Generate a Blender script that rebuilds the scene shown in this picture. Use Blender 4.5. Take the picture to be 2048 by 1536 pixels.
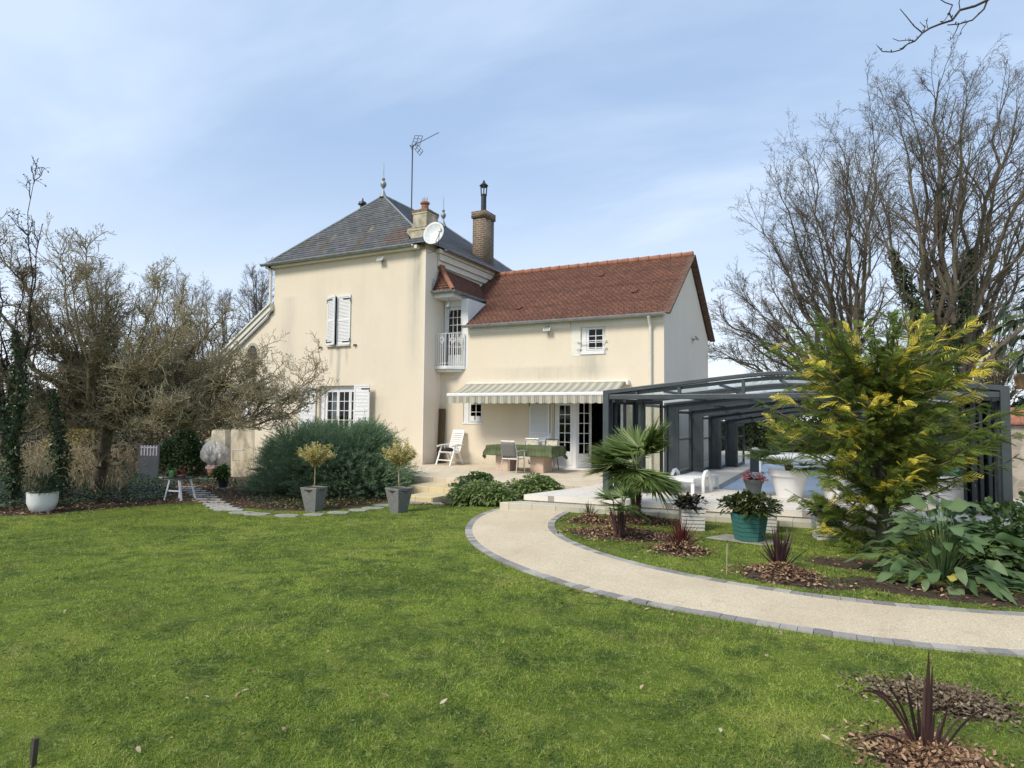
import bpy, math, random
import numpy as np
from mathutils import Matrix, Vector

for o in list(bpy.data.objects):
    bpy.data.objects.remove(o, do_unlink=True)
scene = bpy.context.scene
COL = scene.collection
rad = math.radians

# ------------------------------------------------------------------ camera
F_PX, YAW, PITCH, ROLL, EYE = 1275.0, rad(27.2), rad(2.96), rad(0.537), 1.6
FW = np.array([-math.sin(YAW)*math.cos(PITCH), math.cos(YAW)*math.cos(PITCH), math.sin(PITCH)])
_r = np.array([math.cos(YAW), math.sin(YAW), 0.0]); _u = np.cross(_r, FW)
RT = math.cos(ROLL)*_r + math.sin(ROLL)*_u
UP = -math.sin(ROLL)*_r + math.cos(ROLL)*_u
cam_d = bpy.data.cameras.new('camera'); cam = bpy.data.objects.new('camera', cam_d); COL.objects.link(cam)
cam_d.sensor_width = 36; cam_d.lens = F_PX/2048*36; cam_d.clip_end = 2000; cam_d.clip_start = 0.05
cam.matrix_world = Matrix(((RT[0], UP[0], -FW[0], 0), (RT[1], UP[1], -FW[1], 0), (RT[2], UP[2], -FW[2], EYE), (0, 0, 0, 1)))
scene.camera = cam

# ------------------------------------------------------------------ sky, sun, exposure
SUN_EL, SUN_AZ = rad(44), rad(200)      # azimuth: compass bearing from +Y, clockwise
world = bpy.data.worlds.new('World'); scene.world = world; world.use_nodes = True
wt = world.node_tree; wt.nodes.clear()
def wn(t, **k):
    n = wt.nodes.new(t)
    for a, v in k.items(): setattr(n, a, v)
    return n
wo = wn('ShaderNodeOutputWorld'); bg = wn('ShaderNodeBackground'); sky = wn('ShaderNodeTexSky')
sky.sky_type = 'NISHITA'; sky.sun_disc = False; sky.sun_elevation = SUN_EL; sky.sun_rotation = SUN_AZ
sky.air_density = 1.0; sky.dust_density = 1.2; sky.ozone_density = 1.3
bg.inputs['Strength'].default_value = 0.125
tc = wn('ShaderNodeTexCoord'); sep = wn('ShaderNodeSeparateXYZ'); wt.links.new(tc.outputs['Generated'], sep.inputs[0])
def wmath(op, a, b=None, c=None):
    n = wn('ShaderNodeMath', operation=op)
    for i, v in enumerate((a, b, c)):
        if v is None: continue
        if isinstance(v, (int, float)): n.inputs[i].default_value = v
        else: wt.links.new(v, n.inputs[i])
    return n.outputs[0]
zc = wmath('MAXIMUM', sep.outputs[2], 0.0)
den = wmath('ADD', zc, 0.16)
cx = wmath('DIVIDE', sep.outputs[0], den); cy = wmath('DIVIDE', sep.outputs[1], den)
cmb = wn('ShaderNodeCombineXYZ'); wt.links.new(cx, cmb.inputs[0]); wt.links.new(cy, cmb.inputs[1])
mp = wn('ShaderNodeMapping'); mp.inputs['Rotation'].default_value = (0, 0, rad(20)); mp.inputs['Scale'].default_value = (0.42, 1.15, 1)
wt.links.new(cmb.outputs[0], mp.inputs[0])
nz = wn('ShaderNodeTexNoise'); nz.inputs['Scale'].default_value = 1.15; nz.inputs['Detail'].default_value = 6; nz.inputs['Roughness'].default_value = 0.52; nz.inputs['Distortion'].default_value = 0.35
wt.links.new(mp.outputs[0], nz.inputs['Vector'])
ramp = wn('ShaderNodeValToRGB'); ramp.color_ramp.elements[0].position = 0.40; ramp.color_ramp.elements[1].position = 0.66
ramp.color_ramp.elements[0].color = (0.70, 0.70, 0.70, 1); ramp.color_ramp.elements[1].color = (1, 1, 1, 1)
wt.links.new(nz.outputs[0], ramp.inputs[0])
low = wmath('SUBTRACT', 1.0, wmath('MINIMUM', wmath('MULTIPLY', zc, 2.4), 1.0))       # haze thickens toward the horizon
amt = wmath('MAXIMUM', ramp.outputs[0], wmath('MULTIPLY', low, 0.97))
cl = wn('ShaderNodeMixRGB'); cl.inputs[1].default_value = (2.75, 3.75, 5.35, 1); cl.inputs[2].default_value = (6.4, 6.85, 7.35, 1)
wt.links.new(wmath('POWER', wmath('MAXIMUM', low, wmath('MULTIPLY', wmath('SUBTRACT', ramp.outputs[0], 0.66), 1.35)), 1.25), cl.inputs[0])
mx = wn('ShaderNodeMixRGB'); wt.links.new(amt, mx.inputs[0]); wt.links.new(sky.outputs[0], mx.inputs[1]); wt.links.new(cl.outputs[0], mx.inputs[2])
wt.links.new(mx.outputs[0], bg.inputs['Color']); wt.links.new(bg.outputs[0], wo.inputs[0])
sd = bpy.data.lights.new('sun', 'SUN'); sd.energy = 2.4; sd.angle = rad(16); sd.color = (1.0, 0.92, 0.79)
sun = bpy.data.objects.new('sun', sd); COL.objects.link(sun)
sdir = Vector((math.sin(SUN_AZ)*math.cos(SUN_EL), math.cos(SUN_AZ)*math.cos(SUN_EL), math.sin(SUN_EL)))
sun.rotation_euler = sdir.to_track_quat('Z', 'Y').to_euler(); sun.location = (-20, -30, 30)
scene.view_settings.view_transform = 'Standard'; scene.view_settings.look = 'None'
scene.view_settings.exposure = 0.52; scene.view_settings.gamma = 1.0
scene.render.engine = 'CYCLES'
try:
    scene.cycles.max_bounces = 6; scene.cycles.transparent_max_bounces = 24; scene.cycles.diffuse_bounces = 3
except Exception: pass

# ------------------------------------------------------------------ measuring helpers
def ray(px, py): return FW + RT*(px-1024)/F_PX - UP*(py-768)/F_PX
EYEP = np.array([0, 0, EYE])
def onZ(px, py, z=0.0):
    r = ray(px, py); return EYEP + r*((z-EYE)/r[2])
def onY(px, py, y):
    r = ray(px, py); return EYEP + r*(y/r[1])
def onD(px, py, d): return EYEP + ray(px, py)*d
def sm(t):
    t = np.clip(t, 0, 1); return t*t*(3-2*t)
def ground(x, y):
    x = np.asarray(x, float); y = np.asarray(y, float)
    b = -.45 + .21*sm((x+10)/6)
    b = b - .4*sm((-x-17)/4)*sm((y-12)/4)
    r = np.hypot(x, y); g = b + (-.05-b)*sm(1-r/11)
    return g
def onG(px, py):
    z = -.4
    for i in range(40):
        p = onZ(px, py, z); z = .5*z + .5*float(ground(p[0], p[1]))
    return p

# ------------------------------------------------------------------ mesh helpers
def mesh_np(name, V, Fs, smooth=False, uv=None):
    """V (n,3); Fs list of (k,m) int arrays"""
    me = bpy.data.meshes.new(name)
    V = np.ascontiguousarray(V, dtype=np.float32)
    Fs = [np.asarray(f, dtype=np.int32) for f in Fs if len(f)]
    me.vertices.add(len(V)); me.vertices.foreach_set('co', V.ravel())
    nl = sum(f.size for f in Fs); npoly = sum(len(f) for f in Fs)
    me.loops.add(nl); me.polygons.add(npoly)
    me.loops.foreach_set('vertex_index', np.concatenate([f.ravel() for f in Fs]))
    tot = np.concatenate([np.full(len(f), f.shape[1], np.int32) for f in Fs])
    st = np.concatenate([[0], np.cumsum(tot)[:-1]]).astype(np.int32)
    me.polygons.foreach_set('loop_start', st)
    if uv is not None:
        l = me.uv_layers.new(name='UVMap'); l.data.foreach_set('uv', np.ascontiguousarray(uv, dtype=np.float32).ravel())
    me.update(calc_edges=True); me.validate(clean_customdata=False)
    if smooth: me.polygons.foreach_set('use_smooth', np.ones(npoly, bool))
    return me
def link(name, me, m, parent=None, loc=None):
    o = bpy.data.objects.new(name, me); COL.objects.link(o)
    if m is not None: me.materials.append(m)
    if parent is not None: o.parent = parent
    if loc is not None: o.location = loc
    return o
def tag(o, label=None, cat=None, group=None, kind=None):
    if label: o['label'] = label
    if cat: o['category'] = cat
    if group: o['group'] = group
    if kind: o['kind'] = kind
    return o
def thing(name, label, cat, loc=(0, 0, 0), rz=0, group=None):
    o = bpy.data.objects.new(name, None); COL.objects.link(o); o.location = loc; o.rotation_euler = (0, 0, rz)
    o.empty_display_size = .2
    return tag(o, label, cat, group)
def copy_tree(o, parent=None, loc=None, rz=None, label=None, scale=None):
    c = o.copy(); COL.objects.link(c); c.parent = parent
    if loc is not None: c.location = loc
    if rz is not None: c.rotation_euler = (0, 0, rz)
    if label: c['label'] = label
    if scale: c.scale = (scale,)*3
    for ch in list(o.children): copy_tree(ch, c)
    return c
class MB:
    def __init__(s): s.V = []; s.F = []; s.n = 0; s.uvF = None
    def add(s, V, F):
        V = [tuple(map(float, v)) for v in V]
        s.V += V; s.F += [tuple(i+s.n for i in f) for f in F]; s.n += len(V); return s
    def box(s, x0, x1, y0, y1, z0, z1):
        return s.add([(x0,y0,z0),(x1,y0,z0),(x1,y1,z0),(x0,y1,z0),(x0,y0,z1),(x1,y0,z1),(x1,y1,z1),(x0,y1,z1)],
                     [(3,2,1,0),(4,5,6,7),(0,1,5,4),(1,2,6,5),(2,3,7,6),(3,0,4,7)])
    def obox(s, c, size, M=None):
        hx, hy, hz = size[0]/2, size[1]/2, size[2]/2
        vs = [Vector((a*hx, b*hy, d*hz)) for d in (-1,1) for a, b in ((-1,-1),(1,-1),(1,1),(-1,1))]
        if M is not None: vs = [M @ v for v in vs]
        return s.add([v+Vector(c) for v in vs], [(3,2,1,0),(4,5,6,7),(0,1,5,4),(1,2,6,5),(2,3,7,6),(3,0,4,7)])
    def bar(s, a, b, w, h=None, up=(0,0,1)):
        a, b = Vector(a), Vector(b); h = h or w
        d = (b-a); L = d.length; d.normalize(); u = Vector(up)
        if abs(d.dot(u)) > .98: u = Vector((0, 1, 0))
        sx = d.cross(u).normalized(); uz = sx.cross(d)
        M = Matrix((sx, d, uz)).transposed()
        return s.obox((a+b)/2, (w, L, h), M)
    def prism(s, poly, f0, f1):
        """poly: list of 2D pts; f0/f1: functions mapping 2D->3D for both caps (or y0,y1 for XZ polys)"""
        if not callable(f0):
            y0, y1 = f0, f1; f0 = lambda p: (p[0], y0, p[1]); f1 = lambda p: (p[0], y1, p[1])
        n = len(poly)
        return s.add([f0(p) for p in poly]+[f1(p) for p in poly],
                     [tuple(range(n)), tuple(range(2*n-1, n-1, -1))]+[(i, i+n, (i+1)%n+n, (i+1)%n) for i in range(n)])
    def tube(s, pts, r, n=8, cap=True):
        pts = [Vector(p) for p in pts]; rs = r if isinstance(r, (list, tuple)) else [r]*len(pts)
        V = []; ref = None
        for i, p in enumerate(pts):
            d = (pts[min(i+1, len(pts)-1)]-pts[max(i-1, 0)])
            if d.length < 1e-9: d = Vector((0,0,1))
            d.normalize()
            if ref is None: ref = Vector((0,0,1)) if abs(d.z) < .9 else Vector((1,0,0))
            a = ref - d*ref.dot(d); a.normalize(); b = d.cross(a); ref = a
            V += [p+(a*math.cos(2*math.pi*k/n)+b*math.sin(2*math.pi*k/n))*rs[i] for k in range(n)]
        F = [(i*n+k, i*n+(k+1)%n, (i+1)*n+(k+1)%n, (i+1)*n+k) for i in range(len(pts)-1) for k in range(n)]
        if cap: F += [tuple(range(n-1, -1, -1)), tuple(range((len(pts)-1)*n, len(pts)*n))]
        return s.add(V, F)
    def lathe(s, prof, n=24, c=(0,0,0), rot0=0, sx=1, sy=1):
        V = [(c[0]+r*math.cos(rot0+2*math.pi*k/n)*sx, c[1]+r*math.sin(rot0+2*math.pi*k/n)*sy, c[2]+z) for r, z in prof for k in range(n)]
        m = len(prof)
        F = [(i*n+k, i*n+(k+1)%n, (i+1)*n+(k+1)%n, (i+1)*n+k) for i in range(m-1) for k in range(n)]
        F += [tuple(range(n-1, -1, -1)), tuple(range((m-1)*n, m*n))]
        return s.add(V, F)
    def grid(s, fn, nu, nv):
        V = [fn(i/nu, j/nv) for j in range(nv+1) for i in range(nu+1)]
        return s.add(V, [(j*(nu+1)+i, j*(nu+1)+i+1, (j+1)*(nu+1)+i+1, (j+1)*(nu+1)+i) for j in range(nv) for i in range(nu)])
    def build(s, name, m, parent=None, smooth=False, bevel=0, loc=None, seg=2):
        me = bpy.data.meshes.new(name); me.from_pydata(s.V, [], s.F); me.update()
        o = link(name, me, m, parent, loc)
        if smooth:
            me.polygons.foreach_set('use_smooth', [True]*len(me.polygons))
            try: me.set_sharp_from_angle(angle=rad(38))
            except Exception: pass
        if bevel:
            b = o.modifiers.new('bevel', 'BEVEL'); b.width = bevel; b.segments = seg; b.limit_method = 'ANGLE'
        return o

# ------------------------------------------------------------------ plant helpers (vectorised)
def unit(a): return a/np.maximum(np.linalg.norm(a, axis=-1, keepdims=True), 1e-9)
PROF = {'grass': lambda t: np.maximum((1-t)**.8, .03), 'leaf': lambda t: np.maximum(np.sin(np.pi*np.clip(t*.93+.07, 0, 1)**.85), .03),
        'sword': lambda t: np.maximum(np.minimum(.55+t*1.3, 1)*(1-t**2.5), .03), 'heart': lambda t: np.maximum(np.sqrt(np.clip(t*4, 0, 1))*(1-t)**.75*1.2, .03),
        'strap': lambda t: np.maximum(1-t**4, .05)}
def blades(P, D, L, W, droop=0, n=3, prof='leaf', side=None, fold=0.0, rng=None, wave=0):
    P = np.asarray(P, float); m = len(P); D = unit(np.asarray(D, float))
    L = np.broadcast_to(np.asarray(L, float), (m,)); W = np.broadcast_to(np.asarray(W, float), (m,)); droop = np.broadcast_to(np.asarray(droop, float), (m,))
    if side is None:
        ref = rng.normal(size=(m, 3)) if rng is not None else np.tile([0, 0, 1.], (m, 1))
        side = np.cross(D, ref)
    S = unit(side); N = np.cross(S, D)
    t = np.linspace(0, 1, n+1); pr = PROF[prof](t)
    C = P[:, None, :] + D[:, None, :]*(L[:, None]*t)[:, :, None]
    C[:, :, 2] -= (droop*L)[:, None]*t**2
    hw = (W[:, None]/2*pr)[:, :, None]
    if fold or wave:
        wv = (N[:, None, :]*hw*(fold + (wave*np.sin(t*9)[None, :, None] if wave else 0)))
        V = np.stack([C-S[:, None, :]*hw+wv, C, C+S[:, None, :]*hw+wv], 2); c = 3
    else:
        V = np.stack([C-S[:, None, :]*hw, C+S[:, None, :]*hw], 2); c = 2
    V = V.reshape(-1, 3)
    base = []
    for i in range(n):
        for j in range(c-1):
            a = i*c+j; base.append((a, a+1, a+c+1, a+c))
    Fq = (np.arange(m)[:, None, None]*((n+1)*c) + np.array(base)[None]).reshape(-1, 4)
    return V, Fq
class NP:
    """collects numpy geometry"""
    def __init__(s): s.V = []; s.F4 = []; s.F3 = []; s.n = 0
    def add(s, V, F):
        V = np.asarray(V, float); F = np.asarray(F, int)
        (s.F4 if F.shape[1] == 4 else s.F3).append(F+s.n); s.V.append(V); s.n += len(V); return s
    def segs(s, A, B, ra, rb, k=3):
        A = np.asarray(A, float); B = np.asarray(B, float); ra = np.asarray(ra, float); rb = np.asarray(rb, float); m = len(A)
        if not m: return s
        D = unit(B-A); ref = np.where(np.abs(D[:, 2:3]) > .9, np.array([[1., 0, 0]]), np.array([[0, 0, 1.]]))
        U = unit(np.cross(D, ref)); W = np.cross(D, U)
        an = 2*np.pi*np.arange(k)/k
        ring = U[:, None, :]*np.cos(an)[None, :, None] + W[:, None, :]*np.sin(an)[None, :, None]
        V = np.concatenate([A[:, None]+ring*ra[:, None, None], B[:, None]+ring*rb[:, None, None]], 1).reshape(-1, 3)
        f = np.array([(j, (j+1) % k, k+(j+1) % k, k+j) for j in range(k)])
        return s.add(V, (np.arange(m)[:, None, None]*2*k + f[None]).reshape(-1, 4))
    def build(s, name, m, parent=None, smooth=False, loc=None):
        Fs = []
        if s.F4: Fs.append(np.concatenate(s.F4))
        if s.F3: Fs.append(np.concatenate(s.F3))
        V = np.concatenate(s.V)
        if loc is not None: V = V - np.asarray(loc)[None]
        return link(name, mesh_np(name, V, Fs, smooth), m, parent)
def grow(rnd, p, d, L, r, lvl, sp, segs, tips):
    """recursive bare branching. segs: (ax,ay,az,bx,by,bz,ra,rb); sp: dict of per-level lists"""
    n = sp['seg'][lvl]; st = L/n; wob = sp['wob'][lvl]; upk = sp['up'][lvl]; x, y, z = p; dx, dy, dz = d
    kids = sp['n'][lvl] if lvl+1 < len(sp['seg']) else 0
    pts = [(x, y, z, dx, dy, dz, r)]; rend = r*sp['taper'][lvl]
    for i in range(n):
        dx += rnd.gauss(0, wob); dy += rnd.gauss(0, wob); dz += rnd.gauss(0, wob)+upk
        q = 1/math.sqrt(dx*dx+dy*dy+dz*dz+1e-9); dx *= q; dy *= q; dz *= q
        nx, ny, nz = x+dx*st, y+dy*st, z+dz*st; r2 = r+(rend-r)*(i+1)/n; r1 = r+(rend-r)*i/n
        segs.append((x, y, z, nx, ny, nz, r1, r2)); x, y, z = nx, ny, nz; pts.append((x, y, z, dx, dy, dz, r2))
    if lvl >= sp.get('tiplvl', 2): tips.append((x, y, z, dx, dy, dz))
    for k in range(kids):
        t = sp['t0'][lvl]+(1-sp['t0'][lvl])*((k+rnd.random())/kids); i = min(int(t*n), n-1); f = t*n-i
        a, b = pts[i], pts[i+1]; q = [a[j]+(b[j]-a[j])*f for j in range(7)]
        an = rad(rnd.uniform(*sp['ang'][lvl])); dv = Vector(q[3:6]).normalized()
        o = dv.orthogonal().normalized(); o.rotate(Matrix.Rotation(rnd.uniform(0, 2*math.pi), 3, dv))
        o.z += sp.get('bias', 0.0)
        nd = dv*math.cos(an)+o*math.sin(an); nd.normalize()
        grow(rnd, q[:3], tuple(nd), L*sp['ratio'][lvl]*rnd.uniform(.7, 1.2)*(1.15-.55*t), max(q[6]*sp['rr'][lvl], sp['rmin']), lvl+1, sp, segs, tips)
def curve_limb(rnd, a, b, ra, rb, n, sag, wob, segs):
    """limb from a to b, bulging by sag (vector)"""
    a, b, sag = np.array(a, float), np.array(b, float), np.array(sag, float); L = np.linalg.norm(b-a); pts = []
    for i in range(n+1):
        t = i/n; p = a+(b-a)*t+sag*math.sin(math.pi*t)
        if 0 < i: p = p+np.array([rnd.gauss(0, wob*L) for _ in range(3)])*(1 if i < n else .3)
        pts.append(p)
    for i in range(n):
        segs.append((*pts[i], *pts[i+1], ra+(rb-ra)*i/n, ra+(rb-ra)*(i+1)/n))
    return pts
def wood(segs, name, m, parent=None, thick=.03, k1=7, k2=3):
    S = np.array(segs); big = S[:, 6] >= thick; g = NP()
    g.segs(S[big, :3], S[big, 3:6], S[big, 6], S[big, 7], k1); g.segs(S[~big, :3], S[~big, 3:6], S[~big, 6], S[~big, 7], k2)
    return g.build(name, m, parent, smooth=True)
# ------------------------------------------------------------------ materials
class Mat:
    def __init__(s, name):
        s.m = bpy.data.materials.new(name); s.m.use_nodes = True; s.t = s.m.node_tree; s.t.nodes.clear()
        s.out = s.t.nodes.new('ShaderNodeOutputMaterial'); s.b = s.t.nodes.new('ShaderNodeBsdfPrincipled'); s.link(s.b.outputs[0], s.out.inputs[0])
        s._tc = None
    def link(s, a, b): s.t.links.new(a, b)
    def n(s, t, **k):
        n = s.t.nodes.new(t)
        for a, v in k.items(): setattr(n, a, v)
        return n
    def set(s, sock, v):
        if isinstance(v, bpy.types.NodeSocket): s.link(v, sock)
        elif isinstance(v, (tuple, list)) and len(v) == 3 and sock.type == 'RGBA': sock.default_value = (*v, 1)
        else: sock.default_value = v
    def co(s, k='Object'):
        if not s._tc: s._tc = s.n('ShaderNodeTexCoord')
        return s._tc.outputs[k]
    def pos(s): return s.n('ShaderNodeNewGeometry').outputs['Position']
    def map(s, v, scale=(1,1,1), rot=(0,0,0), loc=(0,0,0)):
        n = s.n('ShaderNodeMapping'); s.link(v, n.inputs[0]); n.inputs['Scale'].default_value = scale; n.inputs['Rotation'].default_value = rot; n.inputs['Location'].default_value = loc; return n.outputs[0]
    def noise(s, scale, detail=4, rough=.5, v=None, dist=0, out=0):
        n = s.n('ShaderNodeTexNoise'); s.link(v if v is not None else s.co(), n.inputs['Vector'])
        n.inputs['Scale'].default_value = scale; n.inputs['Detail'].default_value = detail; n.inputs['Roughness'].default_value = rough; n.inputs['Distortion'].default_value = dist; return n.outputs[out]
    def ramp(s, f, *st, interp='LINEAR'):
        n = s.n('ShaderNodeValToRGB'); r = n.color_ramp; r.interpolation = interp
        while len(r.elements) < len(st): r.elements.new(.5)
        for e, (p, c) in zip(r.elements, st):
            e.position = p; e.color = (c, c, c, 1) if isinstance(c, (int, float)) else (*c, 1)
        s.link(f, n.inputs[0]); return n.outputs[0]
    def mix(s, f, a, b, mode='MIX'):
        n = s.n('ShaderNodeMixRGB', blend_type=mode); s.set(n.inputs[0], f); s.set(n.inputs[1], a); s.set(n.inputs[2], b); return n.outputs[0]
    def math(s, op, a, b=0.0, c=None):
        n = s.n('ShaderNodeMath', operation=op); s.set(n.inputs[0], a); s.set(n.inputs[1], b)
        if c is not None: s.set(n.inputs[2], c)
        return n.outputs[0]
    def island(s): return s.n('ShaderNodeNewGeometry').outputs['Random Per Island']
    def bump(s, h, strength=.3, dist=.02):
        n = s.n('ShaderNodeBump'); s.link(h, n.inputs['Height']); n.inputs['Strength'].default_value = strength; n.inputs['Distance'].default_value = dist
        s.link(n.outputs[0], s.b.inputs['Normal']); return s
    def fin(s, color, rough=.7, metal=0, spec=None):
        s.set(s.b.inputs['Base Color'], color); s.set(s.b.inputs['Roughness'], rough); s.set(s.b.inputs['Metallic'], metal)
        if spec is not None: s.b.inputs['Specular IOR Level'].default_value = spec
        return s.m
def flat(name, c, rough=.6, var=.12, scale=8, metal=0, bump=.15, spec=None):
    k = Mat(name); nz = k.noise(scale, 5, .6)
    c2 = tuple(v*(1-var) for v in c); c3 = tuple(min(v*(1+var), 1) for v in c)
    k.bump(k.noise(scale*9, 3), bump, .004)
    return k.fin(k.ramp(nz, (.3, c2), (.7, c3)), rough, metal, spec)
def leafmat(name, c1, c2, c3=None, rough=.45, trans=.35, spec=.4, scale=1.2):
    k = Mat(name); col = k.ramp(k.island(), (0, c1), (.55, c2), (1, c3 or c2))
    col = k.mix(k.math('MULTIPLY', k.noise(scale, 2, v=k.pos()), .8), col, k.mix(.5, col, c1))
    k.fin(col, rough, 0, spec)
    tr = k.n('ShaderNodeBsdfTranslucent'); k.link(col, tr.inputs[0]); ms = k.n('ShaderNodeMixShader'); ms.inputs[0].default_value = trans
    k.link(k.b.outputs[0], ms.inputs[1]); k.link(tr.outputs[0], ms.inputs[2]); k.link(ms.outputs[0], k.out.inputs[0]); return k.m
def render_mat(name, base, dirt, amount=.5, stains=()):
    """painted render with rain streaks and blotches"""
    k = Mat(name); p = k.pos()
    st = k.noise(1.0, 6, .65, k.map(p, (1.5, 1.5, .30)))
    bl = k.noise(.55, 4, .6, p); fine = k.noise(45, 4, .6, p)
    a = k.math('MULTIPLY', k.ramp(st, (.42, 0), (.78, 1)), k.ramp(bl, (.35, .15), (.7, 1)))
    c = k.mix(k.math('MULTIPLY', a, amount), base, dirt)
    c = k.mix(k.ramp(bl, (.3, 0), (.75, .25)), c, tuple(v*.84 for v in base))
    sz = k.n('ShaderNodeSeparateXYZ'); k.link(p, sz.inputs[0]); base_d = k.math('MULTIPLY', k.ramp(k.math('ADD', sz.outputs[2], k.math('MULTIPLY', k.noise(3, 5, .7, p), .5)), (.28, 1), (.62, 0)), k.ramp(k.noise(9, 5, .7, p), (.3, .3), (.7, 1)))
    c = k.mix(k.math('MULTIPLY', base_d, .6), c, tuple(v*.55 for v in dirt))
    if stains:
        sp = k.n('ShaderNodeSeparateXYZ'); k.link(p, sp.inputs[0]); wob = k.math('MULTIPLY', k.math('SUBTRACT', k.noise(1.6, 4, .6, k.map(p, (1, 1, .6))), .5), .35); xx = k.math('ADD', sp.outputs[0], wob); tex = k.ramp(k.noise(1.0, 6, .7, k.map(p, (9, 9, .8))), (.25, .25), (.7, 1))
        for x0, w_, z0, z1, am, dc in stains:
            fx = k.ramp(k.math('DIVIDE', k.math('ABSOLUTE', k.math('SUBTRACT', xx, x0)), w_), (0, 1), (1, 0))
            fz = k.math('MULTIPLY', k.ramp(k.math('DIVIDE', k.math('SUBTRACT', sp.outputs[2], z0), max(z1-z0, .01)), (0, 0), (.45, 1)), k.ramp(k.math('SUBTRACT', sp.outputs[2], z1), (0, 1), (.12, 0)))
            c = k.mix(k.math('MULTIPLY', k.math('MULTIPLY', k.math('MULTIPLY', fx, fz), tex), am), c, dc)
    c = k.mix(.12, c, k.ramp(fine, (.3, .25), (.7, .9)), 'SOFT_LIGHT')
    k.bump(k.math('ADD', k.noise(130, 3, .6, p), k.math('MULTIPLY', k.noise(14, 4, .6, p), 1.2)), .45, .006); return k.fin(c, .88, 0, .2)
def tile_mat(name, w, h, cols, gap, gapc, streak=None, rough=.6, bump=.5, moss=None):
    k = Mat(name); uv = k.co('UV'); sp = k.n('ShaderNodeSeparateXYZ'); k.link(uv, sp.inputs[0])
    v = k.math('DIVIDE', sp.outputs[1], h); row = k.math('FLOOR', v); off = k.math('MULTIPLY', k.math('MODULO', row, 2.0), .5)
    jit = k.n('ShaderNodeTexWhiteNoise', noise_dimensions='1D'); k.link(row, jit.inputs['W'])
    u = k.math('ADD', k.math('ADD', k.math('DIVIDE', sp.outputs[0], w), off), k.math('MULTIPLY', jit.outputs[0], .25)); cl = k.math('FLOOR', u)
    fu = k.math('SUBTRACT', u, cl); fv = k.math('SUBTRACT', v, row)
    cm = k.n('ShaderNodeCombineXYZ'); k.link(cl, cm.inputs[0]); k.link(row, cm.inputs[1])
    wnz = k.n('ShaderNodeTexWhiteNoise', noise_dimensions='2D'); k.link(cm.outputs[0], wnz.inputs['Vector'])
    rnd = wnz.outputs[0]; n = len(cols)
    c = k.ramp(rnd, *[(i/(n-1), q) for i, q in enumerate(cols)])
    p = k.pos(); big = k.noise(.9, 4, .6, p)
    c = k.mix(k.ramp(big, (.35, 0), (.75, .35)), c, tuple(x*.6 for x in cols[0]))
    if moss: c = k.mix(k.ramp(k.noise(1.6, 5, .7, k.map(p, (1, 1, .5))), (.56, 0), (.7, moss[1])), c, moss[0])
    if streak:
        sq = k.n('ShaderNodeSeparateXYZ'); k.link(p, sq.inputs[0]); tex = k.ramp(k.noise(5, 5, .7, p), (.3, .2), (.6, 1)); xw = k.math('ADD', sq.outputs[0], k.math('MULTIPLY', k.math('SUBTRACT', k.noise(3, 3, .6, p), .5), .25))
        for x0, w_, z0, z1, dc in streak:
            f_ = k.math('MULTIPLY', k.ramp(k.math('DIVIDE', k.math('ABSOLUTE', k.math('SUBTRACT', xw, x0)), w_), (.2, 1), (1, 0)), k.math('MULTIPLY', k.ramp(k.math('SUBTRACT', sq.outputs[2], z0), (0, 0), (.1, 1)), k.ramp(k.math('SUBTRACT', sq.outputs[2], z1), (0, 1), (.08, 0))))
            c = k.mix(k.math('MULTIPLY', f_, tex), c, dc)
    eu = k.math('MINIMUM', fu, k.math('SUBTRACT', 1.0, fu)); ev = fv
    ed = k.math('MINIMUM', k.math('MULTIPLY', eu, w/h), ev)
    e = k.ramp(ed, (0, 1), (gap, .6), (gap*2, 0))
    c = k.mix(k.math('MULTIPLY', e, .8), c, gapc)
    hgt = k.math('ADD', k.math('MULTIPLY', k.math('SUBTRACT', 1.0, fv), .6), k.math('MULTIPLY', rnd, .35)); hgt = k.math('SUBTRACT', hgt, k.math('MULTIPLY', e, .6))
    k.bump(hgt, bump, .02); return k.fin(c, rough, 0, .35)

M = {}
GRM = (.30, .29, .25)
M['cream'] = render_mat('cream_render', (.74, .65, .51), (.48, .43, .35), .38, ((-12.72, .36, 2.6, 7.6, .5, GRM), (-12.6, .22, 5.4, 7.6, .6, (.22, .22, .20)), (-15.98, .16, 1.9, 4.15, .9, GRM), (-16.35, .10, 3.2, 4.15, .7, GRM), (-15.6, .10, 3.3, 4.15, .6, GRM), (-6.75, .55, 2.6, 3.55, .75, GRM), (-8.4, 2.6, 2.65, 3.15, .45, GRM), (-18.5, .5, 1.5, 6.0, .35, GRM), (-14.3, .8, .2, 2.2, .3, GRM)))
M['grey_render'] = render_mat('grey_render', (.77, .69, .59), (.58, .53, .45), .3)
k = Mat('old_render'); p = k.pos(); c = k.mix(k.ramp(k.noise(1.0, 6, .7, k.map(p, (2, 2, .8))), (.40, 0), (.66, .8)), (.62, .55, .42), (.26, .22, .12)); c = k.mix(k.ramp(k.noise(2.2, 5, .7, p), (.48, 0), (.66, .7)), c, (.17, .16, .11)); k.bump(k.noise(40, 4, .6, p), .4, .008); M['old_render'] = k.fin(c, .9)
M['white'] = flat('white_paint', (.74, .74, .73), .45, .05, 5)
M['pvc'] = flat('white_resin', (.80, .80, .79), .35, .04, 6, bump=.05)
M['white_trim'] = flat('cream_white_trim', (.72, .69, .60), .55, .07, 4)
M['zinc'] = flat('zinc', (.30, .32, .33), .5, .25, 6, .5)
M['steel'] = flat('galvanised_steel', (.42, .44, .46), .35, .2, 12, .7)
M['anth'] = flat('anthracite_aluminium', (.055, .066, .074), .38, .2, 3, 0, .05)
M['anth_dark'] = flat('dark_aluminium', (.020, .027, .034), .4, .2, 3, 0, .05)
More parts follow.
